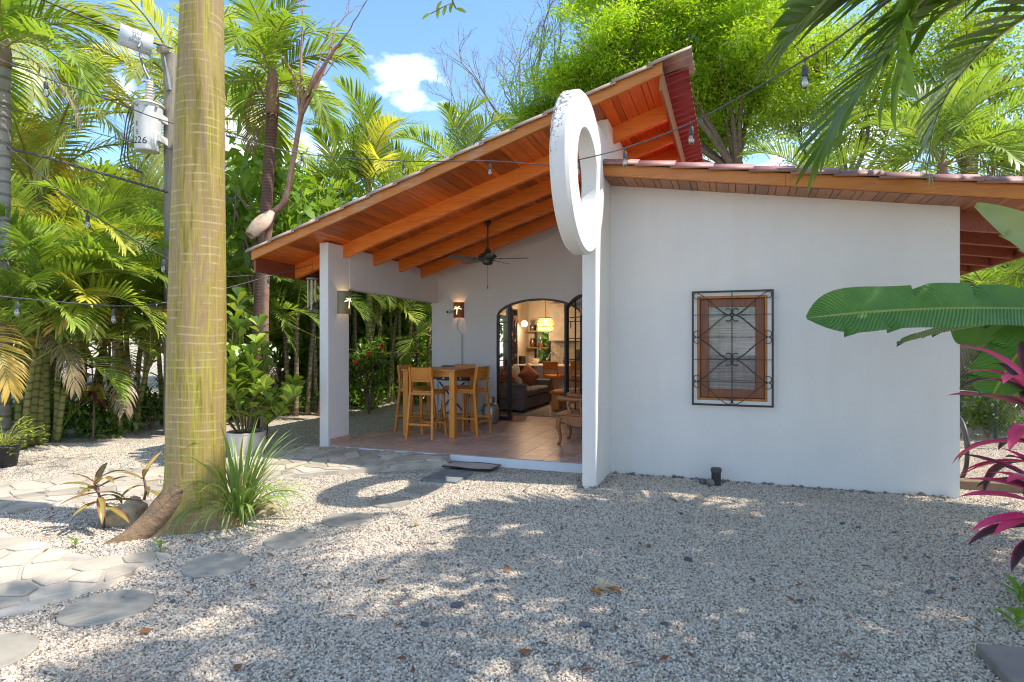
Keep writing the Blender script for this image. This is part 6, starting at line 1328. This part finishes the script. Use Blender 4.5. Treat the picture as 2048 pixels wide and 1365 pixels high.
# ---- ti plants: blade colours by place across the leaf
def timat(name, mid, edge, vary=.25, e0=.62):
    m, t, b, o = newmat(name); u = N(t, 'ShaderNodeUVMap'); s = N(t, 'ShaderNodeSeparateXYZ'); L(t, u.outputs[0], s.inputs[0])
    a = N(t, 'ShaderNodeMath', operation='SUBTRACT'); a.inputs[1].default_value = .5; L(t, s.outputs['Y'], a.inputs[0]); ab = N(t, 'ShaderNodeMath', operation='ABSOLUTE'); L(t, a.outputs[0], ab.inputs[0])
    f = noise(t, coords(t, (4, 14, 4)), 1.5, 3, .6); ad = N(t, 'ShaderNodeMath', operation='MULTIPLY_ADD'); ad.inputs[1].default_value = 1.6; L(t, ab.outputs[0], ad.inputs[0]); sb_ = N(t, 'ShaderNodeMath', operation='SUBTRACT'); sb_.inputs[1].default_value = .5; L(t, f, sb_.inputs[0]); L(t, sb_.outputs[0], ad.inputs[2])
    c = ramp(t, ad.outputs[0], [(e0 - .12, mid), (e0 + .06, edge)]); c = rndval(t, c, vary); L(t, c, b.inputs['Base Color']); b.inputs['Roughness'].default_value = .35
    tr = N(t, 'ShaderNodeBsdfTranslucent'); L(t, c, tr.inputs['Color']); ms = N(t, 'ShaderNodeMixShader'); ms.inputs[0].default_value = .3; L(t, b.outputs[0], ms.inputs[1]); L(t, tr.outputs[0], ms.inputs[2]); L(t, ms.outputs[0], o.inputs[0]); return m
TIPINK = timat('pink_ti_leaf', (.78, .1, .22), (.85, .06, .2), .2, .45); TIDARK = timat('dark_ti_leaf', (.07, .045, .05), (.45, .02, .12), .2, .66); TIBRN = timat('bronze_green_ti_leaf', (.3, .27, .06), (.34, .12, .07), .25, .55); TIOR = timat('withered_orange_ti_leaf', (.5, .22, .03), (.3, .1, .05), .1, .6)
def tiplant(label, base, h, mats, n, seed, ll=.42, lw=.075, az0=None, spread=6.28, stem=True):
    t = thing('ti_plant', label, 'plant', base); r = random.Random(seed); me_ = {}; base = Vector(base)
    top = base + Vector((r.uniform(-.05, .05), r.uniform(-.05, .05), h)); m = MB(); P = catm([base, base.lerp(top, .5) + Vector((.02, .02, 0)), top], 6); m.tube(P, [.016 - .0006 * i for i in range(len(P))], 7); m.build('stem', pm('ti_stem', (.22, .13, .09), rough=.8), t, smooth=True)
    for k in range(n):
        f_ = (k + 1) / n; i = min(len(P) - 1, int((.45 + .55 * f_) * (len(P) - 1) + .5)); az = k * GA if az0 is None else az0 + r.uniform(-spread / 2, spread / 2); el = -.15 + 1.1 * f_ ** 2 + r.uniform(-.15, .15)
        mt = r.choices(range(len(mats)), [m_[1] for m_ in mats])[0]; bd = r.choice((.5, .8, 1.2)); key = (mt, bd)
        if key not in me_: me_[key] = blade('leaf', ll, lw, lance, bd, .35, mats[mt][0], 10, 4, .04, seed + len(me_))
        leaf('leaf', me_[key], t, P[i], (math.cos(az), math.sin(az), el), (0, 0, 1), r.uniform(.8, 1.15))
    return t
q = gp(205, 1058); tiplant('bronze-leaved ti seedling standing beside the tan rock and the trunk root', (q.x, q.y, 0), .4, [(TIBRN, 6)], 17, 31, .31, .062)
q = gp(283, 1015); tiplant('small green ti seedling close behind the trunk root', (q.x, q.y, 0), .3, [(TIBRN, 1)], 7, 33, .32, .05)
q = dp(2062, 683, 4.2); q.z = 0; tiplant('pink and dark striped ti plant leaning in at the edge, upper crown', q, 1.32, [(TIPINK, 6), (TIDARK, 1.5), (TIOR, .5)], 24, 35, .56, .105, R(190), 4.2)
q = dp(2085, 683, 3.9); q.z = 0; tiplant('shorter pink ti plant with drooping dark leaves below the taller one', q, .72, [(TIPINK, 4), (TIDARK, 2.5)], 16, 37, .5, .11, R(190), 4.2)
q = gp(186, 882); tiplant('dark reddish ti plant in the hedge between the palm clumps', (q.x, q.y, 0), 1.35, [(TIDARK, 3), (TIBRN, 2)], 34, 39, .5, .085)
# ---- banana plant leaning in from the edge
BAN, t, b, o = newmat('banana_leaf'); u = N(t, 'ShaderNodeUVMap'); sp3 = N(t, 'ShaderNodeSeparateXYZ'); L(t, u.outputs[0], sp3.inputs[0])
a = N(t, 'ShaderNodeMath', operation='SUBTRACT'); a.inputs[1].default_value = .5; L(t, sp3.outputs['Y'], a.inputs[0]); ab = N(t, 'ShaderNodeMath', operation='ABSOLUTE'); L(t, a.outputs[0], ab.inputs[0])
pw = N(t, 'ShaderNodeMath', operation='MULTIPLY_ADD'); pw.inputs[1].default_value = -.16; L(t, ab.outputs[0], pw.inputs[0]); L(t, sp3.outputs['X'], pw.inputs[2])
sn = N(t, 'ShaderNodeMath', operation='MULTIPLY'); sn.inputs[1].default_value = 420; L(t, pw.outputs[0], sn.inputs[0]); si = N(t, 'ShaderNodeMath', operation='SINE'); L(t, sn.outputs[0], si.inputs[0])
f = noise(t, coords(t, (1, 1, 1)), 3, 4, .6); c = ramp(t, f, [(.35, (.07, .19, .035)), (.65, (.11, .26, .05))])
c = mixc(t, c, (.3, .36, .09), ramp(t, ab.outputs[0], [(.016, (1, 1, 1)), (.03, (0, 0, 0))])); c = mixc(t, c, (.2, .16, .05), ramp(t, ab.outputs[0], [(.488, (0, 0, 0)), (.5, (.9, .9, .9))]))
L(t, c, b.inputs['Base Color']); b.inputs['Roughness'].default_value = .42; bump(t, b, si.outputs[0], .5, .01)
tr = N(t, 'ShaderNodeBsdfTranslucent'); L(t, mixc(t, c, (1.5, 1.5, .5), 1.0, 'MULTIPLY'), tr.inputs['Color']); ms = N(t, 'ShaderNodeMixShader'); ms.inputs[0].default_value = .3; L(t, b.outputs[0], ms.inputs[1]); L(t, tr.outputs[0], ms.inputs[2]); L(t, ms.outputs[0], o.inputs[0])
BANU = leafmat('pale_banana_underside', (.24, .3, .15), (.32, .37, .2), vary=.05)
def bprof(s): return (.25 + .75 * min(1, s / .18) ** .7) * (1 - max(0, (s - .78) / .22) ** 3.4 * .93)
cen = Vector((2.75, 5.95, 0)); bt = thing('banana_plant', 'banana plant with one long glossy leaf reaching across the white wall', 'banana plant', cen)
m = MB(); m.tube(catm([cen, cen + Vector((-.03, 0, .9)), cen + Vector((-.1, -.02, 1.75))], 6), [.11 - .004 * i for i in range(13)], 12); m.build('stem', pm('banana_stem', (.2, .2, .08), (.16, .12, .06), scale=5, rough=.6), bt, smooth=True)
def banleaf(pa, pb, w_, up, bend, fold, seed, lift=0, cut=True, prof=bprof):
    pa, pb = Vector(pa), Vector(pb); me = blade('leaf', (pb - pa).length * (1 + bend * bend * .05), w_, prof, bend, fold, BAN, 46, 8, .05, seed)
    r = random.Random(seed); q = 9
    if cut:      # wind tears: a few cross slits in the outer half of the blade
        bm = bmesh.new(); bm.from_mesh(me); bm.verts.ensure_lookup_table()
        for k in range(5):
            i = r.randint(10, 42); sd_ = r.choice((0, 1)); js = range(0, 3) if sd_ == 0 else range(6, 9)
            for j in js: v = bm.verts[i * q + j]; v.co.x += .035 * (abs(j - 4) - 1) / 3; v.co.z -= .02 * (abs(j - 4) - 1)
        bm.to_mesh(me); bm.free()
    st_ = cen + Vector((-.08, -.02, 1.5)); m = MB(); m.tube(catm([st_, st_.lerp(pa, .6) + Vector((0, 0, .1)), pa, pa.lerp(pb, .12)], 4), [.03, .028, .026, .024, .022, .02, .019, .018, .017, .016, .015, .013, .01], 6)
    o_ = leaf('leaf', me, bt, pa, (pb - pa).normalized() + Vector((0, 0, lift)), up); m.build('petiole', RACH, bt, smooth=True); return o_
toc = (-ray(1850, 600)).normalized()
banleaf(dp(2110, 620, 4.75), dp(1640, 668, 4.5), .43, toc * 1.0 + Vector((0, 0, .62)), .25, .22, 3, .12)
banleaf(dp(2190, 560, 4.9), dp(1985, 452, 4.6), .3, toc + Vector((.6, 0, -.25)), .5, .3, 5, .15, True, lambda s: .12 + .88 * lance(s)).data.materials[0] = BANU
banleaf(dp(2100, 640, 4.95), dp(1790, 675, 5.0), .34, Vector((.1, .25, 1)), .25, .3, 7, .05)
banleaf(dp(2070, 628, 5.1), dp(1905, 660, 5.3), .5, toc * .6 + Vector((0, 0, -.5)), .3, .2, 9, .05, False)
banleaf(dp(2090, 650, 4.95), dp(1985, 770, 4.6), .42, toc + Vector((-.5, 0, .2)), .6, .3, 11, .1)
# ---- palm just outside the edge whose broad fronds hang over the wing roof
np_ = Vector((3.1, 6.1, 0)); t = palm('broad-fronded palm standing beyond the edge, its fronds hanging in front of the wing roof', np_.x, np_.y, 4.1, F_NR, 4, 301, GREYT, .1, .09, .9, None, .4, 0, 0, 50, 40)
crn = Vector((3.1, 6.1, 4.55))
def aim_frond(me, tgt, rot, s=None):
    """turn (and size) a frond so that its tip reaches tgt"""
    tp = max((v.co for v in me.vertices[:92]), key=lambda c_: c_.x if False else (c_ - Vector((0, 0, 0))).length); d = Vector(tgt) - crn
    az = math.atan2(d.y, d.x); pit = math.atan2(d.z, math.hypot(d.x, d.y)) - math.atan2(tp.z, math.hypot(tp.x, tp.y)); put('frond', me, t, crn, (rot, -pit, az), d.length / tp.length)
for tg, rot, k in ((dp(1650, 300, 5.0), -.3, 0), (dp(1560, 110, 4.9), .4, 1), (dp(1760, 190, 4.3), .5, 2), (dp(1800, 70, 4.5), .2, 1), (dp(1860, 330, 5.6), 0, 2), (dp(1600, -60, 5.2), .3, 0)): aim_frond(F_NR[k], tg, rot)
# ---- black pot with pale foliage at the left edge
pq = gp(8, 935); pq.z = 0; t = thing('potted_plant', 'lime-leaved bushy plant spilling from a black pot at the left edge', 'potted plant', pq)
m = MB(); m.lathe([(0, 0), (.13, 0), (.17, .26), (.18, .27), (.18, .3), (.165, .3), (.155, .25), (0, .25)], 20, pq); m.build('pot', BLACKP, t, smooth=40)
LIME_L = [blade('leaf', .09, .022, lance, .6, .2, PALE, 4, 2, 0, i) for i in range(2)]; m = MB(); rn = random.Random(17)
for k in range(30):
    az = k * GA; e = pq + Vector((rn.uniform(.1, .45) * math.cos(az), rn.uniform(.1, .45) * math.sin(az), rn.uniform(.32, .62))); m.tube([pq + Vector((0, 0, .25)), pq.lerp(e, .5) + Vector((0, 0, .2)), e], .004, 4)
    for j in range(8): a = rn.uniform(0, 6.28); leaf('leaf', LIME_L[j % 2], t, e - Vector((0, 0, .02 * j)), (math.cos(a), math.sin(a), rn.uniform(.1, .7)), (0, 0, 1), rn.uniform(.7, 1.2))
m.build('stem', RACH, t)
# ---- shrubs under the hedge and behind it
SH = [leafcloud('foliage', 400 + i, (.55, .55, .42), 26, 26, .2, .13, .065, .3, m_) for i, m_ in enumerate((DEEP, BROAD, BROAD, LIGHTG))]
SHB = [leafcloud('foliage', 420 + i, (.8, .8, 1.0), 46, 26, .32, .24, .11, .3, m_) for i, m_ in enumerate((BROAD, DEEP, BROAD))]
def shrub(label, x, y, z, me, s, sz=1, group=None):
    t = thing('shrub', label, 'shrub', (x, y, 0), group); m = MB(); r = random.Random(int(x * 100))
    for k in range(5): a = k * GA; m.tube([(x, y, -.02), (x + .12 * math.cos(a) * s, y + .12 * math.sin(a) * s, z * .6), (x + .3 * math.cos(a) * s, y + .3 * math.sin(a) * s, z + .1)], [.014, .011, .006], 5)
    m.build('stem', BARK, t); put('foliage', me, t, (x, y, z), (0, 0, r.uniform(0, 6)), (s, s, s * sz)); return t
low = [(60, 880, .4, 'low dark bush under the palm canes next to the black pot'), (118, 872, .35, 'low glossy bush left of the reddish ti plant in the hedge'), (215, 870, .35, 'low bush between the ti plant and the brown root skirt'), (300, 860, .4, 'low dark bush close to the left side of the big trunk'), (440, 840, .4, 'low bush just right of the big trunk behind the cream pot'), (505, 836, .35, 'low bush directly behind the round-leaved shrub'), (580, 832, .3, 'low bush at the gravel edge left of the porch pillar'), (668, 822, .3, 'low bush touching the right side of the porch pillar in view'), (735, 815, .35, 'low bush below the red hibiscus flowers'), (830, 808, .35, 'low bush behind the bar table and stools')]
for i, (a, bb, z, lb) in enumerate(low):
    x, y = G(a, bb); shrub(lb, x, y, z, SH[i % 3], .8 + .3 * (i % 3) / 2, .9, 'low shrubs along the foot of the palm hedge')
mid = [(425, 13.4, 1.0), (570, 14.8, 1.3), (700, 16.2, 1.3), (795, 17.5, 1.5), (640, 18, 2.2), (820, 19.5, 2.2), (740, 19, 2.4)]
for i, (a, d, z) in enumerate(mid):
    p = dp(a, 683, d); shrub('large-leaved green bush growing behind the palm hedge', p.x, p.y, z, SHB[i % 3], 1.1 + .25 * (i % 2) + (.4 if z > 2 else 0), 1.25, 'large-leaved bushes behind the palm hedge')
p = dp(490, 683, 11.6); tree('small broad-leaved tree with big drooping leaves left of the porch roof', p.x, p.y, dp(520, 400, 11.8), (1.0, 1.0, 1.1), leafcloud('crown', 77, (1.05, 1.0, 1.15), 44, 15, .4, .36, .17, .2, BROAD, .8), 5, BARK, .06, 6)
p = dp(640, 683, 13.2); tree('small leafy tree with hanging leaves behind the left porch roof corner', p.x, p.y, dp(640, 470, 13.2), (1.0, 1.0, .9), leafcloud('crown', 78, (1.1, 1.0, 1.0), 44, 18, .4, .3, .13, .2, BROAD, .7), 6, BARK, .06, 6)
# hibiscus in the porch opening
q = dp(738, 683, 13.4); t = thing('hibiscus', 'hibiscus bush with red flowers seen through the open porch side', 'shrub', (q.x, q.y, 0)); m = MB()
for k in range(6): a = k * GA; m.tube([(q.x, q.y, 0), (q.x + .15 * math.cos(a), q.y + .15 * math.sin(a), .7), (q.x + .3 * math.cos(a), q.y + .3 * math.sin(a), 1.35)], [.02, .015, .007], 5)
m.build('stem', BARK, t); put('foliage', SHB[2], t, (q.x, q.y, 1.15), (0, 0, 1), (.5, .5, .55)); REDF = leafmat('red_petal', (.6, .015, .02), (.7, .03, .03), vary=.1)
for a, bb in ((738, 708), (765, 694), (712, 726)):
    e = dp(a, bb, 12.9); m = MB()
    for k in range(5): an = k * 2 * PI / 5; d = Vector((math.cos(an), -.4, math.sin(an))) * .055; w_ = Vector((-math.sin(an), 0, math.cos(an))) * .035; m.add([e, e + d * .6 + w_, e + d * 1.1, e + d * .6 - w_], [(0, 1, 2, 3)])
    m.build('flower', REDF, t)
t = thing('clothes_line', 'yellow cord strung across the palms behind the porch', 'clothes line', dp(700, 700, 12.6)); m = MB(); m.tube(catm([dp(560, 640, 11.8), dp(690, 697, 12.2), dp(800, 706, 12.8), dp(880, 704, 13.4)]), .009, 5); m.build('cord', pm('yellow_cord', (.5, .38, .08), rough=.7), t, smooth=True)
for k, a in enumerate((782, 797)): e = dp(a, 706.5, 12.75); m = MB(); m.box(e.x - .012, e.x + .012, e.y - .01, e.y + .01, e.z - .07, e.z + .03); m.build('clothes_peg', pm('blue_peg' if k == 0 else 'lilac_peg', (.1, .2, .5) if k == 0 else (.4, .3, .5), rough=.5), t)
# ---- distant greenery beyond the hedge and house
CR = [leafcloud('crown', 500 + i, (2.6, 2.6, 2.2), 90, 60, .75, .3, .14, .35, m_) for i, m_ in enumerate((LIGHTG, BROAD, BROAD))]
rn = random.Random(6)
for i in range(8):
    a = -20 + i * 128; d = 21 + 5 * rn.random(); z = rn.uniform(3.0, 4.4) if a > 560 else rn.uniform(5.0, 6.6); p = dp(a, 683, d); tree('leafy tree standing far beyond the palm hedge', p.x, p.y, (p.x, p.y, z), (2.6, 2.6, 2.2), CR[i % 3], 600 + i, BARK, .13, 6, 'distant trees beyond the palm hedge', rn.uniform(.85, 1.15), rn.uniform(0, 6))
for i, a in enumerate((1250, 1500, 1620, 1760, 1880, 2010, 2130)):
    d = 24 + 4 * rn.random(); p = dp(a, 683, d); tree('leafy tree standing far behind the house', p.x, p.y, (p.x, p.y, rn.uniform(4, 6.5)), (2.6, 2.6, 2.2), CR[i % 3], 640 + i, BARK, .13, 6, 'distant trees behind the house', 1.25, rn.uniform(0, 6))
p = Vector((-4.8, 17.6, 0)); shrub('leafy bush behind the house, glimpsed through the kitchen window', p.x, p.y, 1.5, SHB[2], 1.3, 1.3)
for i, (a, d, z, s_) in enumerate(((1975, 10.2, .4, .8), (2020, 12.5, 1.0, 1.4), (1935, 12.8, .9, 1.3), (2060, 11, .8, 1.2))):
    p = dp(a, 683, d); shrub(('low dark shrub at the foot of the wire fence by the wall corner', 'broad-leaved bush deep behind the wire fence', 'bush behind the wire fence next to the wall corner', 'bush behind the wire fence near the banana plant')[i], p.x, p.y, z, (SH[0], SHB[0], SHB[1], SHB[2])[i], s_)
# ---- wire fences
def fence(label, a, bb, h, posts, step=.062, r=.0022):
    a, bb = Vector(a), Vector(bb); ln = (bb - a).length; u_ = (bb - a).normalized(); t = thing('wire_fence', label, 'fence', (a + bb) / 2); m = MB(); n = int((ln + h) / step)
    for k in range(n):
        for s in (0, 1):
            x0 = -h + k * step; p0, p1 = (x0, 0), (x0 + h, h)
            if x0 < 0: p0 = (0, -x0)
            if x0 + h > ln: p1 = (ln, ln - x0)
            if p1[0] - p0[0] < .01: continue
            if s: p0, p1 = (ln - p0[0], p0[1]), (ln - p1[0], p1[1])
            m.tube([a + u_ * p0[0] + Vector((0, 0, p0[1])), a + u_ * p1[0] + Vector((0, 0, p1[1]))], r, 3, False)
    tag(m.build('wire_mesh', GREYM, t), kind='stuff'); GP_ = pm('green_post', (.03, .08, .05), rough=.5)
    for k in range(posts): p = a + u_ * ln * k / (posts - 1); m = MB(); m.tube([p, p + Vector((0, 0, h + .1))], .03, 8); m.build('post', GP_, t, smooth=40)
    return t
a = dp(1895, 683, 10.9); bb = dp(2110, 683, 8.9); fence('green-posted chain link fence behind the white wall and pink ti plant', (a.x, a.y, 0), (bb.x, bb.y, 0), 1.95, 3)
a = dp(-40, 683, 13.6); bb = dp(560, 683, 15.5); fence('chain link fence showing dimly through the foot of the palm hedge', (a.x, a.y, 0), (bb.x, bb.y, 0), 1.6, 6, .09, .003)
# ---- bicycle leaning behind the corner of the wing
bk = thing('bicycle', 'dark bicycle parked behind the corner of the white wall, only a wheel showing', 'bicycle', (2.46, 8.9, 0)); bx_ = 2.46; BYW = ((8.55), (9.6)); R0 = .345
for y in BYW:
    m = MB(); m.tube([(bx_, y + R0 * math.cos(a), R0 + R0 * math.sin(a)) for a in [2 * PI * i / 36 for i in range(37)]], .024, 7, False); wh = m.build('wheel', BLACKP, bk, smooth=True)
    m = MB(); m.tube([(bx_, y + (R0 - .03) * math.cos(a), R0 + (R0 - .03) * math.sin(a)) for a in [2 * PI * i / 36 for i in range(37)]], .009, 5, False); m.build('rim', GREYM, wh, smooth=True)
    m = MB()
    for k in range(18): an = 2 * PI * k / 18; m.tube([(bx_, y, R0), (bx_, y + (R0 - .03) * math.cos(an), R0 + (R0 - .03) * math.sin(an))], .0015, 3, False)
    tag(m.build('spokes', GREYM, wh), kind='stuff'); m = MB(); m.tube([(bx_, y + (R0 + .045) * math.cos(a), R0 + (R0 + .045) * math.sin(a)) for a in [R(20 + 150 * i / 16) for i in range(17)]] if y < 9 else [(bx_, y + (R0 + .045) * math.cos(a), R0 + (R0 + .045) * math.sin(a)) for a in [R(0 + 150 * i / 16) for i in range(17)]], .022, 6); m.build('mudguard', BLACKP, bk, smooth=True)
m = MB(); bbk, hd_, stp = (bx_, 9.15, .28), (bx_, 8.72, .82), (bx_, 9.3, .85)
for s_, e_ in ((bbk, hd_), (bbk, stp), (stp, (bx_, 8.74, .76)), (stp, (bx_, 9.6, R0)), (bbk, (bx_, 9.6, R0)), (hd_, (bx_, 8.55, R0)), (hd_, (bx_, 8.68, 1.0))): m.tube([s_, e_], .016, 7)
m.build('frame', BLACK, bk, smooth=40); m = MB(); m.tube(catm([(bx_ - .28, 8.8, 1.0), (bx_ - .1, 8.68, 1.02), (bx_ + .1, 8.68, 1.02), (bx_ + .28, 8.8, 1.0)]), .012, 6); m.build('handlebar', BLACK, bk, smooth=True)
m = MB(); m.prism([(bx_ - .07, 9.45), (bx_ + .07, 9.45), (bx_ + .05, 9.3), (bx_ + .015, 9.18), (bx_ - .015, 9.18), (bx_ - .05, 9.3)], 'z', .88, .93); m.build('saddle', BLACKP, bk, bevel=.01)
m = MB(); m.box(2.25, 3.3, 7.9, 8.05, 0, .1); tag(m.build('timber_sleeper', BARK, None, bevel=.01), 'dark timber sleeper lying on the ground behind the wall corner', 'timber')
# ---- twig hanging in from above
t = thing('twig', 'leafy twig end hanging into the sky from above', 'twig', dp(905, -20, 4.2)); m = MB(); e0_, e1_ = dp(885, -160, 4.0), dp(908, 10, 4.2); m.tube(catm([e0_, dp(890, -60, 4.1), e1_, dp(918, 20, 4.22)]), [.012 - .0003 * i for i in range(31)], 5); m.tube([dp(900, 8, 4.2), dp(880, 18, 4.2), dp(862, 28, 4.2)], .003, 4); m.build('branch', BARK, t, smooth=True)
TWL = blade('leaf', .085, .035, lance, .5, .25, LIGHTG, 5, 2)
for a, bb, da, db in ((905, 5, -.3, -1), (893, 12, -.4, -1), (884, 3, -.6, -.8), (862, 28, -1, -.5), (912, 18, 1, -.3), (890, -5, -1, .3), (878, 16, -.2, -1)): leaf('leaf', TWL, t, dp(a, bb, 4.2), Vector((da * .94, da * .34, db)), (0, -1, .3), .9)
# ---- small weeds by the trunk and slab
WE = [blade('leaf', .1, .03, lance, .9, .2, BROAD, 5, 2, 0, 9)]
for i, (a, bb, n, s, lb) in enumerate(((150, 1098, 5, .8, 'tiny green weed sprouting from the gravel left of the trunk root'), (320, 1105, 5, .9, 'thin grass weed sprouting where the flagstone path ends'), (2040, 1215, 9, 1.6, 'green weed at the right edge of the gravel'), (2035, 1265, 8, 1.4, 'green weed beside the brown flagstone at the right edge'), (170, 992, 6, .9, 'small weed growing at the path edge left of the bronze ti seedling'))):
    p = gp(a, bb); t = thing('weed', lb, 'weed', (p.x, p.y, 0)); r = random.Random(i)
    m = MB(); m.tube([p, p + Vector((.01, 0, .08 * s))], .003, 4); m.build('stem', RACH, t)
    for k in range(n): az = k * GA; leaf('leaf', WE[0], t, p + Vector((0, 0, .02 + .06 * s * k / n)), (math.cos(az), math.sin(az), r.uniform(.3, 1.2)), (0, 0, 1), s)
# ---- shade trees standing to the right of the yard, outside the view
def shade(label, x, y, lobes, nl, cr, dens, seed, mat=LIGHTG):
    return bigtree(label, x, y, lobes, mat, seed, BARK, .2, .26, .12, nl, cr, dens, .2)
shade('spreading shade tree beyond the edge of the yard, dappling the gravel', 5.6, 2.6, [((3.6, 5.7, 6.4), (1.5, 1.4, .6)), ((5.2, 6.7, 6.8), (1.4, 1.3, .6)), ((6.4, 5.2, 7.4), (1.5, 1.5, .7)), ((3.0, 3.2, 6.2), (1.7, 1.7, .8)), ((5.6, 4.1, 7.6), (1.9, 1.8, .9)), ((5.6, 1.0, 7.2), (1.5, 1.4, .8)), ((7.2, 2.6, 8.0), (1.3, 1.3, .8))], 150, .46, -.2, 701)
for x, y, h, sd, lb in ((4.6, 4.4, 5.2, 702, 'palm beyond the edge of the yard casting frond shadows near the wall'), (4.6, .3, 5.4, 704, 'palm beyond the edge of the yard in front of the shade tree')):
    palm(lb, x, y, h, F_NR, 13, sd, GREYT, .11, .1, 1.0, None, .4, 0, 0, 55, 40)
palm('leaning coconut palm beyond the edge of the yard whose fronds shade the stepping stones', 3.5, 1.6, 6.7, F_CO, 11, 706, GREYT, .13, .11, .68, (1.8, 3.4), None, 0, 0, 35, 30)
